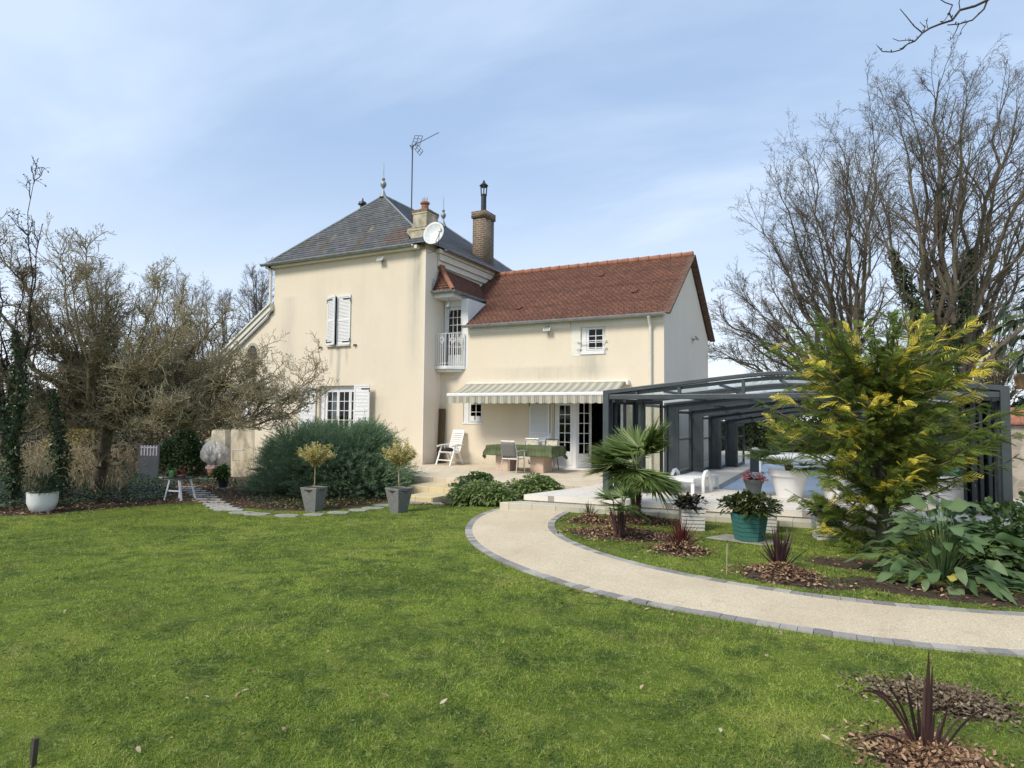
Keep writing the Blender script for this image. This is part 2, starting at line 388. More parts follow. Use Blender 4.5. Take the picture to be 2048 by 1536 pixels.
M['black'] = flat('black_metal', (.018, .018, .02), .45, .3, 8)
M['iron'] = flat('weathered_iron', (.07, .045, .035), .7, .4, 14)
M['terracotta'] = flat('terracotta', (.30, .12, .07), .8, .35, 9); M['cap'] = flat('weathered_cap', (.20, .13, .085), .9, .45, 9)
M['stone_trim'] = flat('pale_stone', (.52, .48, .40), .8, .2, 6)
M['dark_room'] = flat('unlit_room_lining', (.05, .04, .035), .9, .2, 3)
M['curtain'] = flat('net_curtain', (.45, .46, .47), .9, .15, 3)
STK = ((-15.25, .20, 7.40, 8.35, (.12, .085, .05)), (-15.18, .14, 8.25, 8.55, (.30, .25, .19)), (-17.05, .20, 7.55, 8.25, (.12, .085, .05)), (-16.9, .12, 8.15, 8.45, (.28, .24, .18)), (-13.6, .8, 7.45, 8.2, (.13, .075, .05)))
M['slate'] = tile_mat('slate', .30, .22, [(.085, .092, .103), (.11, .118, .13), (.145, .15, .16), (.12, .127, .138)], .05, (.018, .02, .022), rough=.42, bump=.55, moss=((.10, .075, .045), .7), streak=STK)
M['tiles'] = tile_mat('clay_tiles', .17, .115, [(.130, .058, .040), (.175, .074, .048), (.225, .098, .062), (.15, .066, .046), (.20, .092, .062)], .13, (.02, .011, .009), rough=.75, bump=.7)
M['ridge_tile'] = flat('ridge_tile', (.30, .125, .075), .8, .3, 4)
k = Mat('brick'); p = k.pos(); bt = k.n('ShaderNodeTexBrick'); k.link(k.co('UV'), bt.inputs['Vector'])
bt.inputs['Scale'].default_value = 1; bt.inputs['Brick Width'].default_value = .24; bt.inputs['Row Height'].default_value = .088; bt.inputs['Mortar Size'].default_value = .013
bt.inputs['Color1'].default_value = (.115, .068, .045, 1); bt.inputs['Color2'].default_value = (.20, .12, .078, 1); bt.inputs['Mortar'].default_value = (.34, .29, .225, 1); bt.inputs['Bias'].default_value = 0
c = k.mix(k.ramp(k.noise(6, 5, .7, p), (.4, 0), (.7, .6)), bt.outputs[0], (.10, .075, .05)); c = k.mix(k.ramp(k.noise(2.5, 4, .6, p), (.5, 0), (.7, .35)), c, (.13, .14, .07))
k.bump(bt.outputs[1], -.5, .01); M['brick'] = k.fin(c, .9)
k = Mat('bark'); p = k.pos(); nz = k.noise(9, 6, .7, k.map(p, (1, 1, .3)))
k.bump(nz, .6, .02); M['bark'] = k.fin(k.mix(k.ramp(k.noise(1.3, 3, v=p), (.45, 0), (.65, .6)), k.ramp(nz, (.3, (.075, .058, .043)), (.7, (.19, .15, .112))), (.085, .09, .045)), .9)
k = Mat('pale_twig_bark'); p = k.pos(); M['twig'] = k.fin(k.ramp(k.noise(3.5, 4, .6, p), (.3, (.18, .14, .08)), (.5, (.33, .27, .16)), (.72, (.50, .43, .30))), .9)
k = Mat('dark_bark'); p = k.pos(); M['dbark'] = k.fin(k.ramp(k.noise(6, 4, .6, p), (.3, (.028, .022, .018)), (.7, (.08, .062, .05))), .9)
M['ivy'] = leafmat('ivy_leaf', (.018, .036, .014), (.04, .072, .025), (.075, .12, .045), .35, .15)
M['ivy_ol'] = leafmat('ivy_leaf_olive', (.03, .045, .014), (.055, .08, .026), (.09, .115, .04), .4, .2)
k = Mat('glass'); lw = k.n('ShaderNodeFresnel'); lw.inputs[0].default_value = 1.5
gl = k.n('ShaderNodeBsdfGlossy'); gl.inputs['Roughness'].default_value = .01; tr = k.n('ShaderNodeBsdfTransparent'); tr.inputs[0].default_value = (.86, .90, .89, 1)
ms = k.n('ShaderNodeMixShader'); k.link(k.math('MULTIPLY', lw.outputs[0], .8), ms.inputs[0]); k.link(tr.outputs[0], ms.inputs[1]); k.link(gl.outputs[0], ms.inputs[2]); k.link(ms.outputs[0], k.out.inputs[0]); M['glass'] = k.m
k = Mat('roof_polycarbonate'); tr = k.n('ShaderNodeBsdfTransparent'); tr.inputs[0].default_value = (.88, .90, .91, 1); tl = k.n('ShaderNodeBsdfTranslucent'); tl.inputs[0].default_value = (.80, .83, .84, 1)
ms = k.n('ShaderNodeMixShader'); ms.inputs[0].default_value = .5; k.link(tr.outputs[0], ms.inputs[1]); k.link(tl.outputs[0], ms.inputs[2]); k.fin((.4, .42, .43), .2)
m2 = k.n('ShaderNodeMixShader'); m2.inputs[0].default_value = .3; k.link(ms.outputs[0], m2.inputs[1]); k.link(k.b.outputs[0], m2.inputs[2]); k.link(m2.outputs[0], k.out.inputs[0]); M['poly'] = k.m
k = Mat('plastic_film'); tr = k.n('ShaderNodeBsdfTransparent'); tr.inputs[0].default_value = (.9, .9, .9, 1); k.fin((.50, .50, .49), .3)
ms = k.n('ShaderNodeMixShader'); ms.inputs[0].default_value = .42; k.link(tr.outputs[0], ms.inputs[1]); k.link(k.b.outputs[0], ms.inputs[2]); k.link(ms.outputs[0], k.out.inputs[0]); M['film'] = k.m
k = Mat('shaded_roof_panel'); tr = k.n('ShaderNodeBsdfTransparent'); tr.inputs[0].default_value = (.85, .88, .90, 1); k.fin((.30, .32, .34), .25); m2 = k.n('ShaderNodeMixShader'); m2.inputs[0].default_value = .25; k.link(tr.outputs[0], m2.inputs[1]); k.link(k.b.outputs[0], m2.inputs[2]); k.link(m2.outputs[0], k.out.inputs[0]); M['poly_dark'] = k.m  # darker copy of the roof panel; shaded underside of far sections put into colour
# paving
def paver(name, c1, c2, w, h, mort, rotz=0, msize=.006, streak=None):
    k = Mat(name); p = k.map(k.pos(), (1, 1, 1), (0, 0, rotz)); bt = k.n('ShaderNodeTexBrick'); k.link(p, bt.inputs['Vector']); bt.inputs['Scale'].default_value = 1
    bt.inputs['Brick Width'].default_value = w; bt.inputs['Row Height'].default_value = h; bt.inputs['Mortar Size'].default_value = msize; bt.offset = .5
    bt.inputs['Color1'].default_value = (*c1, 1); bt.inputs['Color2'].default_value = (*c2, 1); bt.inputs['Mortar'].default_value = (*mort, 1)
    c = k.mix(k.ramp(k.noise(.8, 5, .65, k.pos()), (.35, 0), (.75, .5)), bt.outputs[0], tuple(v*.72 for v in c1))
    c = k.mix(.5, c, k.ramp(k.noise(22, 5, .7, k.map(k.pos(), streak or (1, 1, 1))), (.3, .35), (.7, .62)), 'SOFT_LIGHT')
    k.bump(bt.outputs[1], -.3, .01); return k.fin(c, .8, 0, .3)
M['terrace'] = paver('terrace_tiles', (.64, .54, .40), (.70, .61, .47), .4, .4, (.34, .28, .20))
M['deck'] = paver('pool_deck_tiles', (.68, .63, .56), (.76, .71, .64), 1.2, .2, (.30, .27, .24), 0, .006, (1, 12, 1))
M['riser'] = paver('step_stone', (.48, .45, .36), (.58, .53, .42), .5, .6, (.25, .22, .16))
M['yellow_stone'] = paver('yellow_step_stone', (.66, .55, .33), (.60, .50, .31), .45, .6, (.28, .22, .14))
k = Mat('resin_gravel'); p = k.pos(); vr = k.n('ShaderNodeTexVoronoi'); vr.inputs['Scale'].default_value = 130; k.link(p, vr.inputs['Vector'])
c = k.ramp(vr.outputs['Color'], (0, (.42, .33, .21)), (.45, (.64, .53, .365)), (1, (.80, .71, .55)))
c = k.mix(k.ramp(k.noise(1.1, 5, .6, p), (.35, 0), (.75, .45)), c, (.42, .32, .20)); c = k.mix(k.ramp(k.noise(4.5, 6, .75, p), (.56, 0), (.75, .5)), c, (.33, .25, .16)); k.bump(vr.outputs['Distance'], .6, .006); M['gravel'] = k.fin(c, .85)
k = Mat('granite_sett'); p = k.pos(); c = k.ramp(k.island(), (0, (.19, .185, .175)), (.5, (.285, .27, .25)), (1, (.40, .38, .34)))
c = k.mix(.6, c, k.ramp(k.noise(30, 5, .7, p), (.3, .3), (.7, .7)), 'SOFT_LIGHT'); k.bump(k.noise(40, 4, v=p), .4, .006); M['sett'] = k.fin(k.mix(k.ramp(k.noise(4, 4, v=p), (.5, 0), (.75, .5)), c, (.22, .20, .13)), .85)
k = Mat('flagstone'); p = k.pos(); M['flag'] = k.fin(k.ramp(k.noise(7, 6, .7, p), (.3, (.20, .195, .17)), (.7, (.36, .35, .32))), .85)
k = Mat('dry_leaf'); M['mulch'] = k.fin(k.ramp(k.island(), (0, (.045, .025, .015)), (.35, (.14, .075, .040)), (.7, (.27, .15, .080)), (1, (.46, .33, .20))), .85)
k = Mat('rubble_stone'); p = k.pos(); vr = k.n('ShaderNodeTexVoronoi'); vr.inputs['Scale'].default_value = 5.5; p = k.mix(.12, p, k.noise(7, 4, .6, p, out=1)); k.link(p, vr.inputs['Vector']); vr2 = k.n('ShaderNodeTexVoronoi', feature='DISTANCE_TO_EDGE'); vr2.inputs['Scale'].default_value = 5.5; k.link(p, vr2.inputs['Vector'])
c = k.ramp(vr.outputs['Color'], (0, (.22, .18, .14)), (1, (.45, .39, .32))); c = k.mix(k.ramp(vr2.outputs[0], (0, 1), (.06, 0)), c, (.38, .34, .28)); k.bump(vr2.outputs[0], .4, .03); M['rubble'] = k.fin(c, .9)
# lawn : same patch pattern on the soil sheet and on the blades
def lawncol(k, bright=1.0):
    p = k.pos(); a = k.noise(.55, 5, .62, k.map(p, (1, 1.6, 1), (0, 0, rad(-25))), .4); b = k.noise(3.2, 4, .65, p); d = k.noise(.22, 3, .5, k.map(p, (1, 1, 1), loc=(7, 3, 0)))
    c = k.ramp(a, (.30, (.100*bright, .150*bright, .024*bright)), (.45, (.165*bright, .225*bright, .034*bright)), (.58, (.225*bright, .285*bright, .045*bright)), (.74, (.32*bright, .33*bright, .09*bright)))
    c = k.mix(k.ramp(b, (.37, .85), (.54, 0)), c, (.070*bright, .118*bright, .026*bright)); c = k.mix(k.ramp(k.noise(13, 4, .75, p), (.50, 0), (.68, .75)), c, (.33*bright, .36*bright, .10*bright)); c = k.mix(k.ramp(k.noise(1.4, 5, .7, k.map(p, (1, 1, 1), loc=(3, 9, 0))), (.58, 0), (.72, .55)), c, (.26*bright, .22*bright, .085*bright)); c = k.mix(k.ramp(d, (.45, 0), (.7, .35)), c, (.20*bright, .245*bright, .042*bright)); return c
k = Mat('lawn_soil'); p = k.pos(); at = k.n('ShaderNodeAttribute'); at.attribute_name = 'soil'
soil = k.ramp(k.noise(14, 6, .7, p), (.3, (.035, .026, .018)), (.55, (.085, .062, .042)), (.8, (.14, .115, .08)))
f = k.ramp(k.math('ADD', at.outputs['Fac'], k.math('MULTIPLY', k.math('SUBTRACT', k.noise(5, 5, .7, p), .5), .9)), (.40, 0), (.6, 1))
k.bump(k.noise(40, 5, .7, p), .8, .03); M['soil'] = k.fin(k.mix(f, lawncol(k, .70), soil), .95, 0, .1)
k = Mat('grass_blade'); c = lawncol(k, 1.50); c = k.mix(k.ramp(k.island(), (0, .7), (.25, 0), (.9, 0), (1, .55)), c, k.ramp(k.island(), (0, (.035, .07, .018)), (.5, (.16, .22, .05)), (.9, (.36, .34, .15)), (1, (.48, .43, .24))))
k.fin(c, .5, 0, .3); tr = k.n('ShaderNodeBsdfTranslucent'); k.link(c, tr.inputs[0]); ms = k.n('ShaderNodeMixShader'); ms.inputs[0].default_value = .35
k.link(k.b.outputs[0], ms.inputs[1]); k.link(tr.outputs[0], ms.inputs[2]); k.link(ms.outputs[0], k.out.inputs[0]); M['grass'] = k.m
M['clover'] = leafmat('clover', (.08, .14, .03), (.13, .20, .045), (.20, .27, .09), .7, .3, .1)
# ------------------------------------------------------------------ ground
def inpoly(x, y, poly):
    x = np.asarray(x); y = np.asarray(y); r = np.zeros(x.shape, bool); n = len(poly)
    for i in range(n):
        x0, y0 = poly[i][:2]; x1, y1 = poly[(i+1) % n][:2]
        c = ((y0 > y) != (y1 > y)) & (x < (x1-x0)*(y-y0)/((y1-y0) or 1e-9)+x0); r ^= c
    return r
edge_px = [(-60, 1034), (0, 1031), (90, 1031), (170, 1020), (340, 1008), (400, 1001), (470, 1016), (560, 1021), (600, 1022), (700, 1016), (770, 1004), (900, 1012), (960, 1005), (1010, 1004)]
EDGE = [tuple(onG(*q)[:2]) for q in edge_px]
BED_LEFT = EDGE + [(-5.9, 14.3), (-11, 16), (-24, 20), (-40, 20), (-40, 3)]
path_out = [(1007, 1015.5), (963.8, 1023), (936, 1036), (918, 1061), (928, 1081.6), (956, 1107), (1007, 1130), (1068, 1155), (1134, 1173), (1179.6, 1185.7), (1248, 1203.4), (1362, 1227.6), (1516, 1250), (1634.5, 1272), (1764.7, 1289.6), (1910.6, 1307), (2048, 1317)]
path_in = [(1149, 1020.6), (1124, 1031), (1104.7, 1043.5), (1103.4, 1053.6), (1113.6, 1066), (1134, 1081.6), (1172, 1096.8), (1235.5, 1118.4), (1311.7, 1138.7), (1400, 1155), (1516, 1177), (1674, 1201), (1831.7, 1216.6), (2048, 1230)]
PO = np.array([onG(*q)[:2] for q in path_out]); PI_ = np.array([onG(*q)[:2] for q in path_in])
def extend(P, k=6, L=.9):
    d = P[-1]-P[-2]; d /= np.linalg.norm(d); out = list(P); a = 0
    for i in range(k):
        a += rad(2.5); dd = np.array([d[0]*math.cos(a)-d[1]*math.sin(a), d[0]*math.sin(a)+d[1]*math.cos(a)]); out.append(out[-1]+dd*L)
    return np.array(out)
def resample(P, n):
    for _ in range(2):   # gentle smoothing then even spacing
        Q = P.copy(); Q[1:-1] = P[1:-1]*.5+(P[:-2]+P[2:])*.25; P = Q
    s = np.concatenate([[0], np.cumsum(np.linalg.norm(np.diff(P, axis=0), axis=1))]); t = np.linspace(0, s[-1], n)
    # catmull-rom through points
    idx = np.clip(np.searchsorted(s, t, 'right')-1, 0, len(P)-2); u = ((t-s[idx])/(s[idx+1]-s[idx]))[:, None]
    g = lambda i: P[np.clip(i, 0, len(P)-1)]
    p0, p1, p2, p3 = g(idx-1), g(idx), g(idx+1), g(idx+2)
    return .5*((2*p1)+(-p0+p2)*u+(2*p0-5*p1+4*p2-p3)*u*u+(-p0+3*p1-3*p2+p3)*u**3)
PO = extend(PO); PI_ = extend(PI_)
NP_ = 170
Oo, Ii = resample(PO, NP_), resample(PI_, NP_)
PATH_POLY = [tuple(p) for p in Oo]+[tuple(p) for p in Ii[::-1]]
def spot(px, py): p = onG(px, py); return (p[0], p[1])
MULCH = [(*spot(1243, 1070), 1.0, .62), (*spot(1272, 1042), .75, .5), (*spot(1360, 1103), .46, .40), (*spot(1562, 1150), .52, .42), (*spot(1178, 1044), .50, .30),
         (*spot(1862, 1520), .36, .30), (*spot(1880, 1400), .46, .30)]
BARE = MULCH + [(*spot(1900, 1185), 1.3, .5), (*spot(1720, 1130), .8, .5), (*spot(1990, 1150), 1.2, .9), (*spot(1600, 1165), .7, .3)]
def soilmask(x, y):
    m = np.zeros(x.shape); m[inpoly(x, y, BED_LEFT)] = 1
    for cx_, cy_, a, b in BARE:
        m = np.maximum(m, np.clip(1.35-np.hypot((x-cx_)/a, (y-cy_)/b), 0, 1))
    dmin = np.full(x.shape, 9.)
    for i in range(0, NP_, 2): dmin = np.minimum(dmin, np.hypot(x-Oo[i, 0], y-Oo[i, 1])); dmin = np.minimum(dmin, np.hypot(x-Ii[i, 0], y-Ii[i, 1])+.12)
    return np.maximum(m, np.clip(.50-dmin*2.2, 0, 1))
def axis(lo, hi, st, far):
    c = np.arange(lo, hi+1e-6, st); g = []; s_ = st; v = hi
    while v < far: s_ *= 1.25; v += s_; g.append(v)
    h = []; s_ = st; v = lo
    while v > -far: s_ *= 1.25; v -= s_; h.append(v)
    return np.concatenate([h[::-1], c, g])
xs, ys = axis(-30, 9, .2, 700), axis(-3, 20, .2, 700)
Xg, Yg = np.meshgrid(xs, ys); Zg = ground(Xg, Yg)
nx_, ny_ = len(xs), len(ys); Fg = []
ii, jj = np.meshgrid(np.arange(nx_-1), np.arange(ny_-1)); a_ = (jj*nx_+ii).ravel()
me = mesh_np('lawn', np.stack([Xg.ravel(), Yg.ravel(), Zg.ravel()], 1), [np.stack([a_, a_+1, a_+nx_+1, a_+nx_], 1)], True)
at_ = me.attributes.new('soil', 'FLOAT', 'POINT'); at_.data.foreach_set('value', soilmask(Xg.ravel(), Yg.ravel()).astype(np.float32))
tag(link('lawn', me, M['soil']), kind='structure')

# path and its sett edging
pm = MB(); inset = .115
def offs(P, w):
    d = np.gradient(P, axis=0); d /= np.linalg.norm(d, axis=1)[:, None]; return P+np.stack([-d[:, 1], d[:, 0]], 1)*w
Oi, Ij = offs(Oo, inset), offs(Ii, -inset)
cols = 8; V = []
for i in range(NP_):
    for j in range(cols+1):
        t = j/cols; p = Oi[i]*(1-t)+Ij[i]*t; V.append((p[0], p[1], float(ground(p[0], p[1]))+.012+.010*math.sin(math.pi*t)))
pm.add(V, [(i*(cols+1)+j, (i+1)*(cols+1)+j, (i+1)*(cols+1)+j+1, i*(cols+1)+j+1) for i in range(NP_-1) for j in range(cols)])
tag(pm.build('garden_path', M['gravel'], smooth=True), kind='structure')
sm_ = MB(); rnd = random.Random(4)
for A, B in ((Oo, Oi), (Ij, Ii)):
    L = np.concatenate([[0], np.cumsum(np.linalg.norm(np.diff(A, axis=0), axis=1))]); s0 = 0
    while s0 < L[-1]-.12:
        w = rnd.uniform(.12, .19); s1 = min(s0+w, L[-1]); q = []
        for s_ in (s0+.0025, s1-.0025):
            q.append((np.array([np.interp(s_, L, A[:, c_]) for c_ in (0, 1)]), np.array([np.interp(s_, L, B[:, c_]) for c_ in (0, 1)])))
        (a0, b0), (a1, b1) = q; zt = float(ground(*a0))+.017+rnd.uniform(-.003, .004)
        top = [(*a0, zt), (*a1, zt), (*b1, zt), (*b0, zt)]; bot = [(x, y, z-.12) for x, y, z in top]
        sm_.add(top+bot, [(0, 1, 2, 3), (0, 4, 5, 1), (1, 5, 6, 2), (2, 6, 7, 3), (3, 7, 4, 0)]); s0 = s1
tag(sm_.build('path_edging', M['sett']), kind='structure')
# stones are separate islands, so each takes its own grey

# terrace, deck, steps
TY = 14.13
yf = lambda x: 11.95+.085*(x+5.84)
def slab(name, poly, z0, z1, m):
    b = MB(); b.prism(poly, lambda p: (p[0], p[1], z0), lambda p: (p[0], p[1], z1)); return tag(b.build(name, m, bevel=.012), kind='structure')
slab('terrace', [(-16.5, 15.6), (-11.4, 15.6), (-11.4, TY), (-5.25, TY), (-5.25, 27), (-16.5, 27)], -.9, 0, M['terrace'])
PX0, PX1, PY0, PY1 = -2.55, 1.6, 15.2, 25.4
dk = MB()
def pp(poly): dk.prism(poly, lambda p: (p[0], p[1], -.11), lambda p: (p[0], p[1], .0))
pp([(-5.84, yf(-5.84)), (9, yf(9)), (9, PY0), (-5.247, PY0), (-5.247, TY)]); pp([(-5.247, PY0), (PX0, PY0), (PX0, 34), (-5.247, 34)])
pp([(PX1, PY0), (9, PY0), (9, 34), (PX1, 34)]); pp([(PX0, PY1), (PX1, PY1), (PX1, 34), (PX0, 34)])
tag(dk.build('pool_deck', M['deck']), kind='structure')
slab('deck_plinth', [(-5.80, yf(-5.8)+.03), (9, yf(9)+.03), (9, 14.6), (-5.247, 14.6), (-5.247, TY-.02)], -.8, -.112, M['riser'])
slab('deck_step', [(-6.2, yf(-6.2)-.36), (9, yf(9)-.36), (9, yf(9)+.02), (-5.9, yf(-5.8)+.02)], -.75, -.135, M['riser'])
b = MB(); b.box(PX0+.002, PX1-.002, PY0+.002, PY1-.002, -1.2, -.045)
k = Mat('bubble_pool_cover'); p = k.pos(); vr = k.n('ShaderNodeTexVoronoi'); vr.inputs['Scale'].default_value = 38; k.link(p, vr.inputs['Vector']); k.bump(vr.outputs[0], .5, .01)
wv = k.ramp(k.math('FRACT', k.math('MULTIPLY', k.noise(.01, v=p), 1.0)), (0, 0), (1, 1))
M['cover'] = k.fin(k.ramp(k.noise(1.2, 4, v=p), (.3, (.36, .48, .66)), (.7, (.50, .60, .74))), .3, 0, .6)
tag(b.build('pool_water', M['cover']), kind='structure')
b = MB(); b.box(PX0-.04, PX0+.03, PY0, PY1, .004, .035)
tag(b.build('pool_edge_rail', M['zinc'], bevel=.006), 'grey track rail running along the left edge of the pool', 'rail')
# left flight of broad steps
s1 = onZ(820, 971, -.13)[1]; s2 = onZ(820, 992, -.26)[1]
slab('upper_step', [(onZ(819, 970, -.13)[0], s1), (-8.2, s1), (-8.2, TY-.002), (onZ(819, 970, -.13)[0], TY-.002)], -.7, -.13, M['yellow_stone'])
slab('lower_step', [(onZ(808, 991, -.26)[0], s2), (-8.3, s2), (-8.3, s1-.002), (onZ(808, 991, -.26)[0], s1-.002)], -.7, -.26, M['yellow_stone'])
l0, l1 = onZ(770, 1001, -.38), onZ(893, 1006, -.38)
slab('step_landing', [(l0[0], l1[1]-.05), (l1[0]-.1, l1[1]-.05), (l1[0]+.05, s2-.002), (l0[0]+.1, s2-.002)], -.7, -.37, M['flag'])
b = MB(); c = onZ(846, 999, -.36); b.box(c[0]-.42, c[0]+.30, c[1]-.22, c[1]+.22, -.368, -.352)
tag(b.build('door_mat', flat('rubber_mat', (.03, .033, .038), .9, .3, 12), bevel=.004), 'dark rectangular mat at the foot of the broad stone steps', 'mat')

# ------------------------------------------------------------------ the house
house = thing('country_house', 'cream rendered two storey house with a slate roofed block and a red tiled wing', 'house', (-12.28, 18.5, 0))
HO = Vector((-12.28, 18.5, 0))
def hpart(mb, name, m, parent=house, **k):
    """geometry is in world coordinates; shift it into the parent's frame"""
    off = HO if parent is house else Vector((0, 0, 0))
    if parent is not house:      # sub-part of a part: the part's mesh already sits in house space
        off = HO
    mb.V = [(v[0]-off.x, v[1]-off.y, v[2]-off.z) for v in mb.V]
    return mb.build(name, m, parent, **k)
def facade(mb, y, dep, top, zb, holes):
    """front skin facing -Y at y with rectangular openings and their reveals; top: list of (x, z)"""
    xs_ = sorted({q[0] for q in top} | {h[0] for h in holes} | {h[1] for h in holes}); tx = [q[0] for q in top]; tz = [q[1] for q in top]
    for x0, x1 in zip(xs_[:-1], xs_[1:]):
        if x1-x0 < 1e-6: continue
        xm = (x0+x1)/2; hs = sorted([h for h in holes if h[0] < xm < h[1]], key=lambda h: h[2]); z = zb
        # segment of the top line over this strip
        for (ax, az), (bx_, bz) in zip(top[:-1], top[1:]):
            if ax <= xm <= bx_ and bx_ > ax: za, zc_ = az+(bz-az)*(x0-ax)/(bx_-ax), az+(bz-az)*(x1-ax)/(bx_-ax)
        for h in hs: mb.add([(x0, y, z), (x1, y, z), (x1, y, h[2]), (x0, y, h[2])], [(0, 1, 2, 3)]) if h[2] > z+1e-6 else None; z = h[3]
        mb.add([(x0, y, z), (x1, y, z), (x1, y, zc_), (x0, y, za)], [(0, 1, 2, 3)])
    for x0, x1, z0, z1 in holes:
        mb.add([(x0, y, z0), (x1, y, z0), (x1, y, z1), (x0, y, z1), (x0, y+dep, z0), (x1, y+dep, z0), (x1, y+dep, z1), (x0, y+dep, z1)],
               [(0, 4, 5, 1), (1, 5, 6, 2), (2, 6, 7, 3), (3, 7, 4, 0)])
YF, YW, XS = 17.45, 18.5, -12.28
UW = (-16.5, -15.47, 4.15, 5.9); LW = (-16.87, -14.93, .98, 2.66)
w = MB(); facade(w, YF, .22, [(-22.6, 3.36), (-19.3, 5.53), (-19.299, 7.30), (XS, 7.30)], -1.6, [UW, LW])
o = hpart(w, 'wall', M['cream']); tag(o, 'cream gable front of the slate roofed block')
w = MB(); w.add([(-19.3, YF, 5.0), (-19.3, 26, 5.0), (-19.3, 26, 7.3), (-19.3, YF, 7.3)], [(0, 1, 2, 3)])
w.add([(-22.6, YF, -1.6), (-22.6, 26, -1.6), (-22.6, 26, 3.36), (-22.6, YF, 3.36)], [(0, 1, 2, 3)])
w.add([(-22.6, 26, -1.6), (XS, 26, -1.6), (XS, 26, 7.3), (-22.6, 26, 7.3)], [(0, 1, 2, 3)])
hpart(w, 'wall', M['grey_render'])
w = MB(); w.add([(XS, YF, -.5), (XS, 26, -.5), (XS, 26, 7.3), (XS, YF, 7.3)], [(0, 1, 2, 3)])
w.box(XS-.02, XS+.03, YF-.012, 18.12, -.5, 7.2)
tag(hpart(w, 'wall', M['grey_render']), 'pale grey side wall of the slate roofed block')
# wing
WU = (-7.12, -6.33, 3.58, 4.40); WL = (-11.36, -10.62, 1.38, 2.36); WD = (-8.02, -5.75, .0, 2.16)
w = MB(); facade(w, YW, .20, [(XS, 3.3), (-11.2, 3.3), (-11.199, 4.64), (-4.53, 4.64)], -.5, [WU, WL, WD])
tag(hpart(w, 'wall', M['cream']), 'cream front wall of the red tiled wing')
w = MB(); w.add([(-4.53, 18.5, -.5), (-4.53, 25.5, -.5), (-4.53, 25.5, 4.64), (-4.53, 22.02, 7.12), (-4.53, 18.5, 4.64)], [(0, 1, 2, 3, 4)])
w.add([(XS, 25.5, -.5), (-4.53, 25.5, -.5), (-4.53, 25.5, 4.64), (XS, 25.5, 4.64)], [(0, 1, 2, 3)])
tag(hpart(w, 'wall', M['grey_render']), 'pale grey gable end of the wing')
# rooms behind the openings
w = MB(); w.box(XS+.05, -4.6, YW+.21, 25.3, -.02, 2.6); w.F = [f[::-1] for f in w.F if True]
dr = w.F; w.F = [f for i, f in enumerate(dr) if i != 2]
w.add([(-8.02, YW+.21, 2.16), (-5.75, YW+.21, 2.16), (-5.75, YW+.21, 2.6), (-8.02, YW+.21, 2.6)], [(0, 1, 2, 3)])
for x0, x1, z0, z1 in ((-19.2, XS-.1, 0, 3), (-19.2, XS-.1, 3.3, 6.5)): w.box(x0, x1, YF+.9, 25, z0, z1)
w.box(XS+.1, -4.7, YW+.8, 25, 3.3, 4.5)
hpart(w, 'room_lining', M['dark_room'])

def roofmesh(name, faces, h, wv_, m, lift=.014, parent=house):
    V, F, UVs = [], [], []
    for Lf, Rf, length in faces:
        n = max(1, round(length/h)); acc = 0
        org = Vector(Lf(0)); ax = (Vector(Rf(0))-org).normalized()
        a, b = Vector(Lf(0)), Vector(Rf(0)); a2, b2 = Vector(Lf(1)), Vector(Rf(1))
        nrm = (b-a).cross(((a2+b2)/2-(a+b)/2)).normalized(); nrm = nrm if nrm.z > 0 else -nrm
        for i in range(n):
            p0, p1, p2, p3 = Vector(Lf(i/n)), Vector(Rf(i/n)), Vector(Rf((i+1)/n)), Vector(Lf((i+1)/n)); l = nrm*lift; e = nrm*.001
            base = len(V); V += [p0+l, p1+l, p2+e, p3+e, p0+e, p1+e]
            F.append((base, base+1, base+2, base+3)); F.append((base+4, base+5, base+1, base))
            us = [(q-org).dot(ax)+100 for q in (p0, p1, p2, p3)]
            UVs += [(us[0], i*h+.0005), (us[1], i*h+.0005), (us[2], (i+1)*h-.0005), (us[3], (i+1)*h-.0005), (us[0], i*h+.0005), (us[1], i*h+.0005), (us[1], i*h+.002), (us[0], i*h+.002)]
    V = [v-HO for v in V]
    me = mesh_np(name, np.array([tuple(v) for v in V]), [np.array(F)], uv=np.array(UVs)); return link(name, me, m, parent)
lp = lambda a, b: (lambda t: tuple(a[i]+(b[i]-a[i])*t for i in range(3)))
E1, E2, E3, E4 = (-19.62, 17.22, 7.36), (-12.02, 17.22, 7.36), (-12.02, 26.3, 7.36), (-19.62, 26.3, 7.36)
R1, R2 = (-15.93, 19.7, 10.27), (-15.93, 24.0, 10.27)
slate = roofmesh('roof', [(lp(E1, R1), lp(E2, R1), 3.85), (lp(E2, R1), lp(E3, R2), 4.87), (lp(E3, R2), lp(E4, R2), 3.7), (lp(E4, R2), lp(E1, R1), 4.7)], .145, .3, M['slate'], .009)
tag(slate, 'grey slate hipped roof with brown stains')
# stains with shapes of their own: moss and rust streaks laid as thin sheets on the slates
b = MB()
w = MB()
for a, c in ((E1, R1), (E2, R1), (E3, R2)): w.tube([Vector(a)+Vector((0, 0, .02)), Vector(c)+Vector((0, 0, .03))], .035, 6)
w.tube([Vector(R1)+Vector((0, 0, .02)), Vector(R2)+Vector((0, 0, .02))], .06, 8)
hpart(w, 'hip_capping', M['zinc'], slate)
for R_ in (R1, R2):
    w = MB(); w.lathe([(.16, -.05), (.10, .08), (.045, .22), (.03, .30), (.05, .33), (.11, .42), (.125, .49), (.09, .57), (.035, .62), (.06, .66), (.07, .70), (.03, .75), (.018, .80), (.012, 1.28), (.001, 1.38)], 14, R_)
    hpart(w, 'finial', M['zinc'], slate, smooth=True)
w = MB(); w.lathe([(.10, 0), (.10, .22), (.19, .22), (.15, .32), (.05, .36), (.02, .5)], 12, onY(725, 415, 20.2)-np.array([0, 0, .1])); hpart(w, 'vent_cowl', M['black'], slate)
